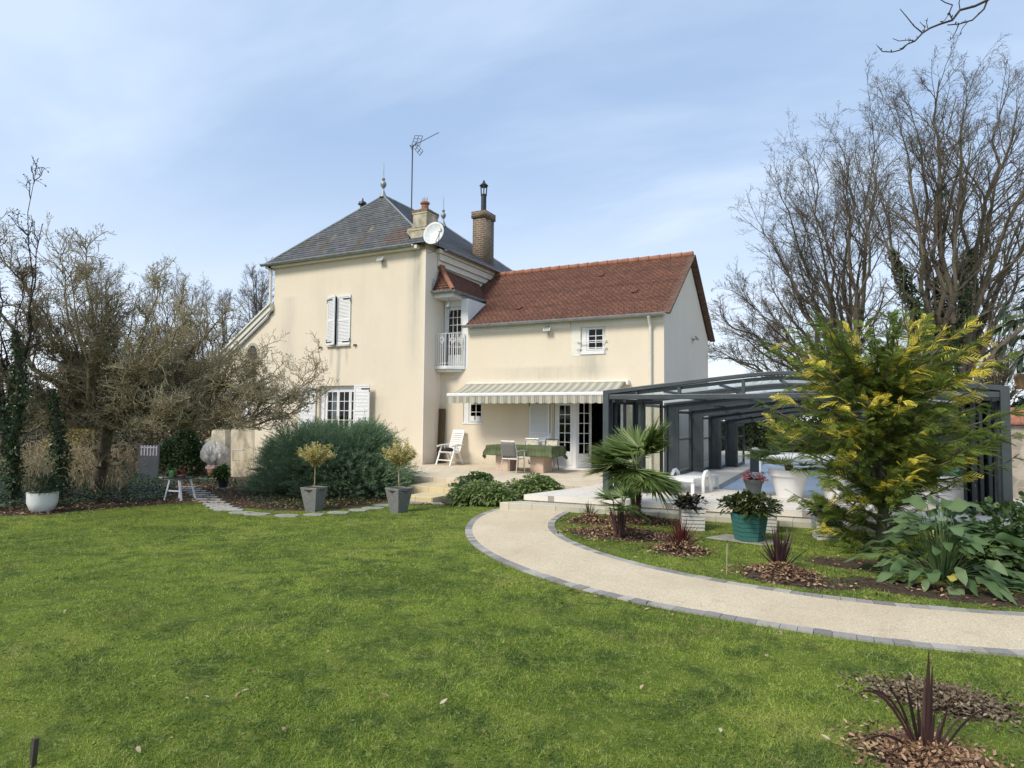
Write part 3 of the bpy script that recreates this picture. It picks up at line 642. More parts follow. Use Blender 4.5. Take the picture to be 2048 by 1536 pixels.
# eaves of the slate block: gutter, fascia
w = MB()
def halfgutter(mb, a, b_, r, out):
    a, b_, out = Vector(a), Vector(b_), Vector(out); V = []
    for p in (a, b_):
        for k_ in range(9):
            an = math.pi*k_/8; V.append(p+out*(-math.cos(an)*r)+Vector((0, 0, -math.sin(an)*r)))
        for k_ in range(9):
            an = math.pi*(8-k_)/8; V.append(p+out*(-math.cos(an)*(r-.008))+Vector((0, 0, -math.sin(an)*(r-.008))))
    n = 18; mb.add(V, [(i, (i+1) % n, n+(i+1) % n, n+i) for i in range(n)]+[tuple(range(n)), tuple(range(2*n-1, n-1, -1))])
halfgutter(w, (-19.7, 17.14, 7.36), (-12.62, 17.14, 7.36), .085, (0, -1, 0)); halfgutter(w, (-11.94, 18.2, 7.36), (-11.94, 22.6, 7.36), .075, (1, 0, 0))
hpart(w, 'gutter', M['zinc'], slate)
w = MB(); w.box(-19.5, -12.5, 17.25, 17.44, 7.22, 7.335); w.box(-19.6, -19.31, 17.25, 25.9, 7.22, 7.33)
w.box(XS+.035, -12.08, 18.0, 25.9, 7.20, 7.335); w.box(XS+.031, XS+.14, 18.13, 22.4, 6.98, 7.19); w.box(XS+.031, XS+.07, 18.13, 22.2, 6.78, 6.975)
hpart(w, 'cornice', M['white_trim'])
# downpipe running to the lean-to verge
w = MB(); w.tube([(-19.52, 17.22, 7.28), (-19.40, 17.33, 7.15), (-19.40, 17.36, 7.0), (-19.40, 17.36, 5.62), (-19.55, 17.36, 5.35), (-22.7, 17.36, 3.22)], .05, 10)
tag(hpart(w, 'downpipe', M['white'], smooth=True), 'white downpipe at the left corner')
w = MB(); w.prism([(-22.8, 3.30), (-19.30, 5.61), (-19.30, 5.80), (-22.8, 3.49)], 17.28, 17.56); w.prism([(-22.8, 3.50), (-19.30, 5.81), (-19.30, 5.88), (-22.8, 3.57)], 17.22, 17.60)
hpart(w, 'verge_coping', M['white_trim'])
roofmesh('roof', [(lp((-22.8, 17.6, 3.42), (-19.31, 17.6, 5.72)), lp((-22.8, 26, 3.42), (-19.31, 26, 5.72)), 4.2)], .145, .3, M['slate'], .009)
# oval window
w = MB(); n = 28; cxo, czo = -20.37, 3.95; V = []
for rr_, yy in ((1.0, YF-.03), (1.0, YF+.02), (.74, YF-.03), (.74, YF+.02)):
    V += [(cxo+.36*rr_*math.cos(2*math.pi*i/n), yy, czo+.46*rr_*math.sin(2*math.pi*i/n)) for i in range(n)]
w.add(V, [(i, (i+1) % n, n+(i+1) % n, n+i) for i in range(n)]+[(2*n+i, 2*n+(i+1) % n, (i+1) % n, i) for i in range(n)]+[(3*n+i, 3*n+(i+1) % n, 2*n+(i+1) % n, 2*n+i) for i in range(n)])
ovf = hpart(w, 'oval_window', flat('rough_stone_ring', (.40, .38, .31), .9, .3, 20, bump=.6))
w = MB(); w.add([(cxo+.27*math.cos(2*math.pi*i/n), YF-.004, czo+.345*math.sin(2*math.pi*i/n)) for i in range(n)], [tuple(range(n))])
hpart(w, 'pane', M['black'], ovf)

def casement(name, x0, x1, z0, z1, y, leaves, rows, colsn, solid=.0, parent=house, fr=.06, st=.055, label=None):
    """white glazed window: frame with mullions, glass; returns the frame object"""
    m = MB(); g = MB(); t = .05
    m.box(x0, x1, y, y+t, z1-fr, z1); m.box(x0, x1, y, y+t, z0, z0+fr); m.box(x0, x0+fr, y, y+t, z0+fr, z1-fr); m.box(x1-fr, x1, y, y+t, z0+fr, z1-fr)
    ax, bx_ = x0+fr, x1-fr; W_ = (bx_-ax)/leaves
    for i in range(leaves):
        a = ax+W_*i+.004; c = ax+W_*(i+1)-.004; zb, zt = z0+fr+.004, z1-fr-.004; yy = y-.012
        m.box(a, a+st, yy, yy+t, zb, zt); m.box(c-st, c, yy, yy+t, zb, zt); m.box(a+st, c-st, yy, yy+t, zt-st, zt); zs = zb+max(st, solid); m.box(a+st, c-st, yy, yy+t, zb, zs)
        if solid > .2: m.box(a+st+.04, c-st-.04, yy-.008, yy, zb+.09, zs-.06)
        ga, gc, gz0, gz1 = a+st, c-st, zs, zt-st
        for j in range(1, colsn): xx = ga+(gc-ga)*j/colsn; m.box(xx-.011, xx+.011, yy+.008, yy+.038, gz0, gz1)
        for j in range(1, rows): zz = gz0+(gz1-gz0)*j/rows; m.box(ga, gc, yy+.010, yy+.036, zz-.011, zz+.011)
        g.add([(ga, yy+.024, gz0), (gc, yy+.024, gz0), (gc, yy+.024, gz1), (ga, yy+.024, gz1)], [(0, 1, 2, 3)])
    f = hpart(m, name, M['white'], parent); 
    if label: tag(f, label)
    hpart(g, 'pane', M['glass'], f); return f
cw = casement('window', LW[0]+.18, LW[1]+.04, LW[2], LW[3]-.10, YF+.14, 3, 4, 2, label='white three leaf window behind the juniper')
w = MB(); w.box(LW[0], LW[0]+.178, YF+.10, YF+.2, LW[2], LW[3]-.002); w.box(LW[0]+.18, LW[1], YF+.12, YF+.2, LW[3]-.098, LW[3]-.002); hpart(w, 'frame', M['white'], cw)
w = MB(); w.box(LW[0]-.06, LW[1]+.06, YF-.05, YF+.13, LW[2]-.07, LW[2]-.003); hpart(w, 'sill', M['stone_trim'], cw)
w = MB(); w.add([(LW[0]+.3, YF+.3, 1.0), (LW[0]+.62, YF+.32, 1.0), (LW[0]+.62, YF+.32, 2.6), (LW[0]+.3, YF+.3, 2.6)], [(0, 1, 2, 3)]); hpart(w, 'curtain', M['curtain'], cw)
def shutter(hx, hy, width, z0, z1, ang, name='shutter', label=None, sgn=1, parent=house, plain=False):
    """louvred leaf hinged at (hx, hy); extends sgn*width along X, swung by ang degrees outward"""
    m = MB(); t = .035; w_ = width; h = z1-z0; st = .06
    m.box(0, st, -t, 0, 0, h); m.box(w_-st, w_, -t, 0, 0, h); rails = [0, h*.47, h-.075]
    for z in rails: m.box(st, w_-st, -t, 0, z, z+.075)
    for a, c in ((.075, rails[1]), (rails[1]+.075, rails[2])):
        nsl = int((c-a)/.048)
        for i in range(nsl):
            zc2 = a+(i+.5)*(c-a)/nsl; Mx = Matrix.Rotation(rad(66), 3, 'X'); m.obox((w_/2, -t/2, zc2), (w_-2*st, .058, .008), Mx)
    if plain: m.box(st, w_-st, -t*.4, -t*.3, .075, h-.07)
    R = Matrix.Rotation(rad(ang)*(-sgn), 3, 'Z')
    m.V = [tuple((R @ Vector((v[0]*sgn, v[1], v[2])))+Vector((hx, hy, z0))) for v in m.V]
    if sgn < 0: m.F = [f[::-1] for f in m.F]
    o = hpart(m, name, M['white'], parent)
    if label: tag(o, label)
    hw = MB()
    for z in (.10, h-.14):
        a = R @ Vector((sgn*.0, -t-.008, 0)); c = R @ Vector((sgn*.34*min(1, w_/.5), -t-.008, 0))
        hw.bar(Vector((hx, hy, z0+z))+a, Vector((hx, hy, z0+z))+c, .012, .035); hw.bar(Vector((hx, hy, z0+z))+a, Vector((hx, hy, z0+z+(.12 if z < h/2 else -.12)))+a, .012, .03)
    hpart(hw, 'strap_hinge', M['black'], o); return o
shutter(UW[1]+.02, YF-.015, .62, UW[2]-.02, UW[3]+.02, 0, label='closed white shutter leaf upstairs', sgn=-1)
shutter(UW[0]-.02, YF-.015, .50, UW[2]-.02, UW[3]+.02, 17, label='white shutter leaf standing ajar upstairs', sgn=1)
w = MB(); w.box(UW[0]-.03, UW[1]+.03, YF-.09, YF+.1, UW[2]-.08, UW[2]-.03); sl = hpart(w, 'sill', M['stone_trim'])
shutter(LW[0]-.11, YF-.03, .77, LW[2]-.05, LW[3]+.0, 4, label='open louvred shutter left of the three leaf window', sgn=-1)
shutter(LW[1]+.58, YF-.20, .66, LW[2]-.05, LW[3]+.01, 3, label='open louvred shutter right of the three leaf window', sgn=-1)
w = MB()
for x, z in ((-16.82, 4.08), (-15.2, 4.1), (-17.05, 2.3)): w.obox((x, YF-.04, z), (.10, .08, .03)); w.obox((x-.03, YF-.06, z-.03), (.03, .03, .07))
hpart(w, 'shutter_catch', M['black'])
# annex window low on the left, white closed shutters
shutter(-21.05, YF-.03, .66, 1.36, 2.75, 0, label='closed white shutter leaf on the annex', sgn=-1, plain=True)
shutter(-21.03, YF-.03, .66, 1.36, 2.75, 0, label='closed white shutter leaf on the annex', sgn=1, plain=True)
w = MB(); w.box(-21.78, -20.15, YF-.012, YF-.003, -.9, 1.3); hpart(w, 'wall', M['old_render'])

# wing roof
XR = -4.40; EY, EZ, RY_, RZ_ = 18.30, 4.66, 22.02, 7.20; sl_ = math.hypot(RY_-EY, RZ_-EZ)
def wl(t):
    y = EY+(RY_-EY)*t; x = -11.22 if y < 19.75 else (-11.22-(y-19.75)/1.15*1.06 if y < 20.9 else XS)
    return (x, y, EZ+(RZ_-EZ)*t)
wr = roofmesh('roof', [(wl, lp((XR, EY, EZ), (XR, RY_, RZ_)), sl_), (lp((XR, 25.75, EZ), (XR, RY_, RZ_)), lp((XS, 25.75, EZ), (XS, RY_, RZ_)), sl_)], .105, .17, M['tiles'], .016)
tag(wr, 'red brown plain tile roof of the wing')
w = MB(); x = XR+.02
while x > -12.2:
    w.tube([(x, RY_, RZ_+.015), (x-.37, RY_, RZ_+.015)], [.125, .105], 10); x -= .38
hpart(w, 'ridge_tiles', M['ridge_tile'], wr, smooth=True)
w = MB()
for i in range(34):   # verge tiles stepping up both rakes, and the ridge lugs
    for s_, ey in ((1, EY), (-1, 25.75)):
        t = (i+.5)/34; y = ey+(RY_-ey)*t; z = EZ+(RZ_-EZ)*t
        Mx = Matrix.Rotation(s_*math.atan2(RZ_-EZ, RY_-EY)-s_*.05, 3, 'X'); w.obox((XR+.0, y, z-.02), (.20, sl_/34*1.15, .055), Mx)
hpart(w, 'verge_tiles', flat('old_verge_tile', (.13, .075, .05), .85, .4, 6), wr)
w = MB(); halfgutter(w, (-11.25, 18.22, 4.66), (-4.42, 18.22, 4.66), .085, (0, -1, 0)); hpart(w, 'gutter', M['zinc'], wr)
w = MB()
for x0, x1 in ((-11.198, -7.46), (-5.98, -4.535)): w.box(x0, x1, YW-.05, YW+.0, 4.50, 4.62); w.box(x0, x1, YW-.025, YW, 4.40, 4.498)
w.box(-7.455, -5.985, YW-.012, YW, 4.42, 4.62); w.box(-7.42, -7.13, YW-.008, YW, 3.5, 4.418)
hpart(w, 'cornice', M['white_trim'])
w = MB(); w.tube([(-4.91, 18.2, 4.58), (-4.91, 18.3, 4.45), (-4.91, 18.42, 4.3), (-4.91, 18.43, .05)], .045, 10); tag(hpart(w, 'downpipe', M['white_trim'], smooth=True), 'cream downpipe at the right end of the wing')
w = MB()
for x, z in ((-9.6, 5.25), (-7.35, 6.55), (-5.75, 5.6)):
    t = (z-EZ)/(RZ_-EZ); w.obox((x, EY+(RY_-EY)*t, z+.03), (.16, .2, .07), Matrix.Rotation(.6, 3, 'X'))
hpart(w, 'vent_tile', flat('vent_tile_clay', (.12, .04, .03), .8, .2), wr)
# upper wing window with bars
uw = casement('window', WU[0]+.17, WU[1]-.03, WU[2]+.07, WU[3], YW+.07, 1, 3, 2, fr=.03, st=.04, label='small barred white window under the wing eave')
w = MB(); w.box(WU[0]-.02, WU[1]+.02, YW-.03, YW+.07, WU[2]-.03, WU[2]+.065); w.box(WU[0]+.003, WU[0]+.168, YW+.05, YW+.12, WU[2]+.07, WU[3]-.003); hpart(w, 'sill', M['white'], uw)
w = MB()
for z in (3.74, 3.96): w.bar((WU[0]-.12, YW-.07, z), (WU[1]+.06, YW-.07, z), .022); w.bar((WU[0]-.10, YW-.07, z), (WU[0]-.10, YW+.0, z), .02); w.bar((WU[1]+.05, YW-.07, z), (WU[1]+.05, YW+.0, z), .02)
for x in (WU[0]-.03, WU[1]-.02): w.bar((x, YW-.06, 3.6), (x, YW-.06, 3.8), .02)
hpart(w, 'window_bar', M['white'], uw)
lw = casement('window', WL[0]+.20, WL[1], WL[2]+.04, WL[3], YW+.06, 1, 3, 2, fr=.03, st=.035, label='small white window under the awning')
w = MB(); w.box(WL[0]-.0, WL[0]+.198, YW+.03, YW+.1, WL[2], WL[3]-.002); w.box(WL[0]-.02, WL[1]+.02, YW-.02, YW+.059, WL[2]-.04, WL[2]+.035); w.box(WL[0]+.24, WL[0]+.42, YW+.04, YW+.05, WL[2]+.06, WL[2]+.24); w.box(WL[0]+.46, WL[0]+.66, YW+.04, YW+.05, WL[2]+.06, WL[2]+.24); hpart(w, 'sill', M['white'], lw)
# french doors: fixed leaf, open leaf, folded shutter
casement('french_door', -8.0, -7.30, .02, 2.14, YW+.03, 1, 5, 2, solid=.42, fr=.10, st=.06, label='closed glazed door leaf beside the dark doorway')
m0 = len(house.children)
od = casement('french_door', -7.28, -6.66, .02, 2.14, YW+.03, 1, 5, 2, solid=.42, fr=.035, st=.05, label='glazed door leaf swung open into the dark room')
piv = Vector((-7.28, YW+.05, 0))-HO
for ob in [od]+list(od.children):
    me_ = ob.data; R = Matrix.Rotation(rad(62), 4, 'Z'); me_.transform(Matrix.Translation(-piv)); me_.transform(R); me_.transform(Matrix.Translation(piv))
w = MB(); w.box(-7.30, -7.28, YW+.03, YW+.1, .02, 2.15); w.box(-5.85, -5.75, YW+.03, YW+.1, .02, 2.15); w.box(-7.28, -5.85, YW+.04, YW+.09, 2.08, 2.155); w.box(-8.1, -5.7, YW-.12, YW+.2, .0, .035); hpart(w, 'door_frame', M['white'])
sh = shutter(-8.84, YW-.035, .70, .03, 2.2, 0, label='closed louvred door shutter behind the dining table', sgn=1)
w = MB(); w.obox((-8.12, YW-.08, 1.02), (.05, .05, .16)); hpart(w, 'handle', M['white'], sh)
w = MB(); w.tube([(-8.08, YW-.05, .3), (-8.08, YW-.05, 2.0)], .018, 8); hpart(w, 'shutter_bolt', M['white'], sh)

# lean-to over the balcony
A0, A1, A2, A3 = (XS+.02, 17.86, 5.82), (-11.44, 17.86, 5.82), (-11.44, 20.05, 5.80), (-12.22, 18.32, 6.74)
ll = roofmesh('roof', [(lp(A0, A3), lp(A1, A3), 1.0), (lp(A1, A3), lp(A2, (-12.22, 20.95, 6.66)), 1.2)], .105, .17, M['tiles'], .016); tag(ll, 'little hipped tile roof over the balcony')
w = MB()
for i in range(3):
    a, c = Vector(lp(A1, A3)(i/3)), Vector(lp(A1, A3)((i+1.12)/3)); w.tube([a+Vector((0, 0, .02)), c+Vector((0, 0, .03))], [.085, .07], 8)
w.tube([(-12.24, 18.2, 6.78), (-12.24, 18.5, 6.80)], .08, 8); hpart(w, 'hip_tiles', M['ridge_tile'], ll)
w = MB(); halfgutter(w, (-12.42, 17.80, 5.82), (-11.38, 17.80, 5.82), .07, (0, -1, 0)); halfgutter(w, (-11.37, 17.76, 5.82), (-11.37, 19.9, 5.80), .07, (1, 0, 0))
w.tube([(-12.34, 17.8, 5.78), (-12.24, 17.84, 5.95), (-12.22, 17.9, 6.25)], .035, 8); hpart(w, 'gutter', M['zinc'], ll)
w = MB(); w.prism([(XS+.032, 17.93), (-11.50, 17.93), (-11.50, 19.9), (XS+.032, 19.9)], lambda p: (p[0], p[1], 5.62), lambda p: (p[0], p[1], 5.80)); w.box(-12.34, -12.24, 17.9, 17.96, 5.52, 5.60)
hpart(w, 'soffit', M['white'])
w = MB(); w.box(XS+.032, -12.18, 18.62, 18.70, 3.3, 5.62); w.box(-12.18, -11.21, 18.62, 18.70, 5.40, 5.62)
w.box(-11.50, -11.21, YW-.003, 18.619, 4.72, 5.62); w.add([(-11.205, YW, 4.70), (-11.205, 19.9, 5.62), (-11.205, YW, 5.62)], [(0, 1, 2)]); w.add([(-11.50, 18.5, 5.62), (-11.21, 18.5, 5.62), (-11.21, 19.9, 5.62), (-11.50, 19.9, 5.62)], [(0, 1, 2, 3)])
w.box(-11.44, -11.20, 18.52, 18.70, 3.3, 4.72)
tag(hpart(w, 'wall', M['white']), 'white cheek wall beside the balcony door')
casement('french_door', -12.18, -11.45, 3.32, 5.39, YW+.14, 1, 6, 3, solid=.35, fr=.05, st=.05, label='glazed door opening on the balcony')
bal = MB(); bp = [(XS+.032, 18.06), (-11.78, 18.06), (-11.30, 18.46), (-11.30, 18.62), (XS+.032, 18.62)]
bal.prism(bp, lambda p: (p[0], p[1], 3.20), lambda p: (p[0], p[1], 3.31)); q = [(XS+.032, 18.16), (-11.84, 18.16), (-11.40, 18.50), (-11.40, 18.62), (XS+.032, 18.62)]
bal.prism(q, lambda p: (p[0], p[1], 3.11), lambda p: (p[0], p[1], 3.199))
balc = hpart(bal, 'balcony', M['white'], bevel=.012)
w = MB(); P0, P1, P2 = Vector((XS+.06, 18.10, 0)), Vector((-11.78, 18.10, 0)), Vector((-11.33, 18.47, 0))
for a, c, nb in ((P0, P1, 5), (P1, P2, 8)):
    for z in (3.40, 4.41): w.bar(a+Vector((0, 0, z)), c+Vector((0, 0, z)), .03, .016)
    if nb == 8: w.bar(a+Vector((0, 0, 3.98)), c+Vector((0, 0, 3.98)), .02, .012)
    for i in range(nb+1):
        p_ = a+(c-a)*i/nb; w.bar(p_+Vector((0, 0, 3.31)), p_+Vector((0, 0, 4.4)), .018 if 0 < i < nb else .026)
for a, c, t in ((P0, P1, .5), (P1, P2, .32), (P1, P2, .76)):
    ce = a+(c-a)*t+Vector((0, 0, 4.2)); ax = (c-a).normalized()
    for r_, hh in ((.085, .085), (.045, .05)): w.tube([ce+ax*math.cos(2*math.pi*i/18)*r_+Vector((0, 0, math.sin(2*math.pi*i/18)*hh)) for i in range(19)], .011, 6, cap=False)
    for s_ in (1, -1): w.lathe([(.001, -.03), (.03, 0), (.001, .03)], 8, ce+Vector((0, 0, s_*.12)))
hpart(w, 'railing', M['white'], balc)
# chimney stack on the gable corner
w = MB(); w.box(-12.80, XS+.03, YF-.012, 18.12, 7.2, 8.50); w.box(-12.84, XS+.05, YF-.03, 18.15, 7.98, 8.02); w.box(-12.84, XS+.05, YF-.03, 18.15, 7.88, 7.93); w.box(-12.84, XS+.05, YF-.03, 18.15, 8.44, 8.49)
w.prism([(-13.02, 7.98), (-12.80, 7.98), (-12.80, 7.30), (-12.62, 7.22), (-12.70, 7.42), (-12.98, 7.66), (-13.06, 7.86)], YF-.01, 18.1)
st_ = hpart(w, 'chimney', M['old_render']); tag(st_, 'stained render chimney stack on the gable corner')
w = MB(); w.box(-12.85, XS+.05, YF-.04, 18.16, 8.50, 8.58); w.lathe([(.36, 0), (.22, .10)], 4, (-12.54, 17.8, 8.58), rad(45)); hpart(w, 'chimney_cap', M['cap'], st_)
w = MB(); w.lathe([(.13, .06), (.12, .24), (.16, .26), (.16, .31), (.10, .35)], 14, (-12.54, 17.75, 8.60)); hpart(w, 'chimney_pot', M['terracotta'], st_)
w = MB()
for i in range(5): a = i*1.3; w.box(-12.54+.08*math.cos(a)-.012, -12.54+.08*math.cos(a)+.012, 17.75+.08*math.sin(a)-.012, 17.75+.08*math.sin(a)+.012, 8.98, 9.08)
hpart(w, 'cowl', M['zinc'], st_)
# brick chimney
def uvbox(name, x0, x1, y0, y1, z0, z1, m, parent=house, extra=()):
    V, F, U = [], [], []
    for (a0, a1, b0, b1, c0, c1) in ((x0, x1, y0, y1, z0, z1), *extra):
        n = len(V); V += [(a0,b0,c0),(a1,b0,c0),(a1,b1,c0),(a0,b1,c0),(a0,b0,c1),(a1,b0,c1),(a1,b1,c1),(a0,b1,c1)]
        for f, ax in (((0,1,5,4), 0), ((1,2,6,5), 1), ((2,3,7,6), 0), ((3,0,4,7), 1), ((4,5,6,7), 2), ((3,2,1,0), 2)):
            F.append(tuple(i+n for i in f)); U += [((V[n+i][0], V[n+i][2]) if ax == 0 else (V[n+i][1]+.11, V[n+i][2]) if ax == 1 else (V[n+i][0], V[n+i][1])) for i in f]
    V = [(v[0]-HO.x, v[1]-HO.y, v[2]) for v in V]
    return link(name, mesh_np(name, np.array(V), [np.array(F)], uv=np.array(U)), m, parent)
bc = uvbox('chimney', -13.17, -12.60, 22.0, 22.75, 7.3, 9.66, M['brick'], extra=((-13.22, -12.55, 21.95, 22.80, 9.66, 9.93),)); tag(bc, 'tall brown brick chimney')
w = MB(); cc = (-12.90, 22.40, 9.93)
w.lathe([(.11, 0), (.11, .75), (.13, .76), (.13, .80), (.11, .81)], 14, cc); w.lathe([(.145, 1.12), (.145, 1.17), (.19, 1.17), (.06, 1.30), (.03, 1.40)], 10, cc)
for i in range(6): a = i*math.pi/3; w.bar((cc[0]+.115*math.cos(a), cc[1]+.115*math.sin(a), cc[2]+.8), (cc[0]+.14*math.cos(a), cc[1]+.14*math.sin(a), cc[2]+1.13), .035)
hpart(w, 'flue', M['black'], bc, smooth=True)
w = MB(); w.prism([(-13.24, 7.98), (-12.52, 7.40), (-12.52, 7.52), (-13.24, 8.10)], 21.90, 22.0); w.box(-12.60, -12.50, 21.95, 22.85, 7.35, 7.58); hpart(w, 'flashing', M['white_trim'], bc)

# ------------------------------------------------------------------ things fixed to the house
def flood(px, py, Y_, rz, label, s=1.0, X_=None):
    p = onY(px, py, Y_) if X_ is None else EYEP+ray(px, py)*(X_/ray(px, py)[0])
    t = thing('floodlight', label, 'floodlight', tuple(p), rz, 'floodlights on the house walls')
    m = MB(); R = Matrix.Rotation(rad(-35), 3, 'X'); m.obox((0, -.16, .02), (.24*s, .05, .18*s), R); m.build('housing', M['white'] if s > .9 else M['zinc'], t, bevel=.008)
    m = MB(); m.obox(Vector((0, -.16, .02))+R @ Vector((0, -.027, 0)), (.20*s, .004, .14*s), R); m.build('lens', flat('led_lens', (.30, .31, .30), .2, .1), t)
    m = MB(); m.obox((0, -.04, -.02), (.06, .08, .06)); m.bar((0, -.05, 0), (0, -.15, -.04), .02); m.bar((0, -.06, -.03), (0, -.02, -.16), .012); m.build('bracket', M['zinc'], t)
flood(766, 521, YF, 0, 'square floodlight high on the cream gable beside the slate eave')
flood(1098, 660, YW, 0, 'square floodlight on the wing front under the eave trim')
flood(1384, 678, 20, rad(90), 'small grey floodlight on the grey gable end of the wing', .85, X_=-4.525)
# antenna
ap = onY(822, 470, 18.6); at0 = onY(824, 292, 18.6)
t = thing('tv_antenna', 'rooftop television antenna on a tall rusty mast beside the corner chimney', 'antenna', tuple(ap))
hm = at0[2]-ap[2]; m = MB(); m.tube([(0, 0, -.35), (0, 0, hm)], .022, 8); m.bar((0, 0, .12), (.35, -.3, .12), .03); m.bar((0, 0, -.15), (.35, -.3, -.2), .03); m.build('mast', M['iron'], t)
m = MB(); bm_ = Vector((.93, .05, .26)).normalized(); sd_ = Vector((.45, -.72, -.52)).normalized(); o0 = Vector((.02, -.03, hm-.02))
m.bar(o0-bm_*.05, o0+bm_*1.15, .016)
for i in range(9):
    c_ = o0+bm_*(.34+i*.095); m.bar(c_-sd_*.16, c_+sd_*.14, .012)
m.build('boom', M['black'], t)
m = MB(); u_ = Vector((.28, .1, .95)).normalized(); cor = o0+Vector((-.02, 0, .03))
def net(c0, a, b_, na, nb, th):
    for i in range(na+1): m.bar(c0+a*i/na, c0+a*i/na+b_, th)
    for j in range(nb+1): m.bar(c0+b_*j/nb, c0+b_*j/nb+a, th)
net(o0+Vector((-.10, .1, .10)), u_*.36, Vector((.50, -.22, -.20)), 3, 2, .016)
net(o0+Vector((.02, 0, -.04)), Vector((.30, .02, -.36)), Vector((.22, -.12, .07)), 3, 2, .016)
m.bar(o0+Vector((-.12, 0, .04)), o0, .02); m.bar(o0+Vector((-.12, 0, .06)), o0+Vector((0, 0, -.16)), .02); m.build('reflector', M['black'], t)
# dish
dp = onY(867, 466, 17.2); t = thing('satellite_dish', 'white satellite dish with a black cable on the corner chimney', 'satellite dish', tuple(dp))
az, el = rad(14), rad(20); Rm = Matrix.Rotation(rad(8), 3, 'Z') @ Matrix.Rotation(rad(-16), 3, 'X')
m = MB(); rings = 7; n = 28; V = [tuple(Rm @ Vector((0, .10, 0)))]
for r_ in range(1, rings+1):
    q = r_/rings
    for i in range(n): a = 2*math.pi*i/n; V.append(tuple(Rm @ Vector((.37*q*math.cos(a), .10*(1-q*q), .42*q*math.sin(a)))))
F = [(0, 1+(i+1) % n, 1+i) for i in range(n)]+[(1+(r_-1)*n+i, 1+(r_-1)*n+(i+1) % n, 1+r_*n+(i+1) % n, 1+r_*n+i) for r_ in range(1, rings) for i in range(n)]
m.add(V, F); o = m.build('reflector', flat('weathered_white_dish', (.58, .60, .60), .5, .14, 9), t, smooth=True); so = o.modifiers.new('s', 'SOLIDIFY'); so.thickness = .012
m = MB(); m.tube([tuple(Rm @ Vector((.05, .09, -.38))), tuple(Rm @ Vector((.42, -.34, -.22)))], .014, 6); m.obox(tuple(Rm @ Vector((.43, -.36, -.16))), (.09, .12, .10)); m.build('feed_arm', M['white'], t)
m = MB(); m.tube([tuple(Rm @ Vector((.40, -.33, -.24))), (.28, -.12, -.45), (.05, 0, -.62), (-.25, .1, -.62), (-.42, .15, -.42), (-.6, .2, -.25), (-.8, .2, -.2)], .011, 6); m.build('cable', M['black'], t)
m = MB(); m.bar(tuple(Rm @ Vector((0, .10, 0))), (0, .42, 0), .05); m.bar((0, .3, 0), (0, .3, -.3), .04); m.build('mount', M['zinc'], t)
# lantern under the little roof
lpn = onY(897, 615, 18.05); t = thing('hanging_lantern', 'grey metal lantern hanging over the balcony', 'lantern', tuple(lpn)); lz = 5.62-lpn[2]
m = MB(); m.tube([(0, 0, .14), (0, 0, lz)], .006, 6); m.lathe([(.10, .0), (.105, .02), (.06, .06), (.03, .10), (.01, .14)], 6)
for i in range(6): a = i*math.pi/3; m.bar((.095*math.cos(a), .095*math.sin(a), 0), (.06*math.cos(a), .06*math.sin(a), -.22), .010); m.bar((.09*math.cos(a), .09*math.sin(a), .03), (.0, .0, lz*.8), .005)
m.lathe([(.065, -.22), (.065, -.20)], 6); m.build('frame', M['zinc'], t)
m = MB(); m.lathe([(.086, -.005), (.055, -.20)], 6); m.build('glass', M['glass'], t); m = MB(); m.tube([(0, 0, -.2), (0, 0, -.1)], .018, 8); m.build('bulb', M['pvc'], t)
# awning
AX0, AX1 = -11.2, -5.62; t = thing('awning', 'cream and grey green striped awning stretched over the dining table', 'awning', (0, 0, 0))
k = Mat('awning_stripes'); sp = k.n('ShaderNodeSeparateXYZ'); k.link(k.pos(), sp.inputs[0]); u = k.math('FRACT', k.math('DIVIDE', k.math('ADD', sp.outputs[0], 20.0), .262))
col = k.ramp(u, (0, (.66, .60, .48)), (.44, (.15, .18, .15)), (.47, (.36, .39, .34)), (.55, (.62, .60, .52)), (.60, (.30, .35, .31)), (.72, (.34, .38, .34)), (.80, (.62, .60, .52)), (.85, (.36, .39, .34)), (.93, (.15, .18, .15)), (.96, (.66, .60, .48)), interp='CONSTANT')
k.fin(k.mix(k.ramp(k.noise(2, 4, v=k.pos()), (.4, 0), (.7, .25)), col, (.40, .39, .34)), .9); tr = k.n('ShaderNodeBsdfTranslucent'); k.link(col, tr.inputs[0]); ms = k.n('ShaderNodeMixShader'); ms.inputs[0].default_value = .3
k.link(k.b.outputs[0], ms.inputs[1]); k.link(tr.outputs[0], ms.inputs[2]); k.link(ms.outputs[0], k.out.inputs[0]); M['stripe'] = k.m
m = MB(); m.grid(lambda u, v: (AX0+.04+(AX1-AX0-.08)*u, 18.36-(18.36-17.27)*v, 2.68-.38*v-.05*math.sin(math.pi*v)), 60, 10); o = m.build('canopy', M['stripe'], t, smooth=True); so = o.modifiers.new('s', 'SOLIDIFY'); so.thickness = .003
m = MB(); nv_ = 252
m.add([(AX0+.02+(AX1-AX0-.04)*i/nv_, 17.215+.012*math.sin(i*.9), 2.235-zz*(.20+.028*abs(math.sin(math.pi*i/nv_*21)))) for zz in (0, 1) for i in range(nv_+1)], [(i, i+1, nv_+2+i, nv_+1+i) for i in range(nv_)]); m.build('valance', M['stripe'], t)
m = MB(); m.box(AX0, AX1, 17.20, 17.28, 2.24, 2.34); m.build('front_bar', M['white'], t, bevel=.02); m = MB(); m.box(AX0, AX1+.05, 18.36, 18.495, 2.66, 2.74); m.box(AX1+.0, AX1+.08, 18.30, 18.49, 2.58, 2.70); m.build('cassette', M['white_trim'], t, bevel=.015)
m = MB()
for x in (AX0+.6, AX1-.6): m.bar((x, 18.4, 2.6), (x+.5, 17.85, 2.42), .04); m.bar((x+.5, 17.85, 2.42), (x, 17.3, 2.27), .035)
m.build('folding_arm', M['white'], t)
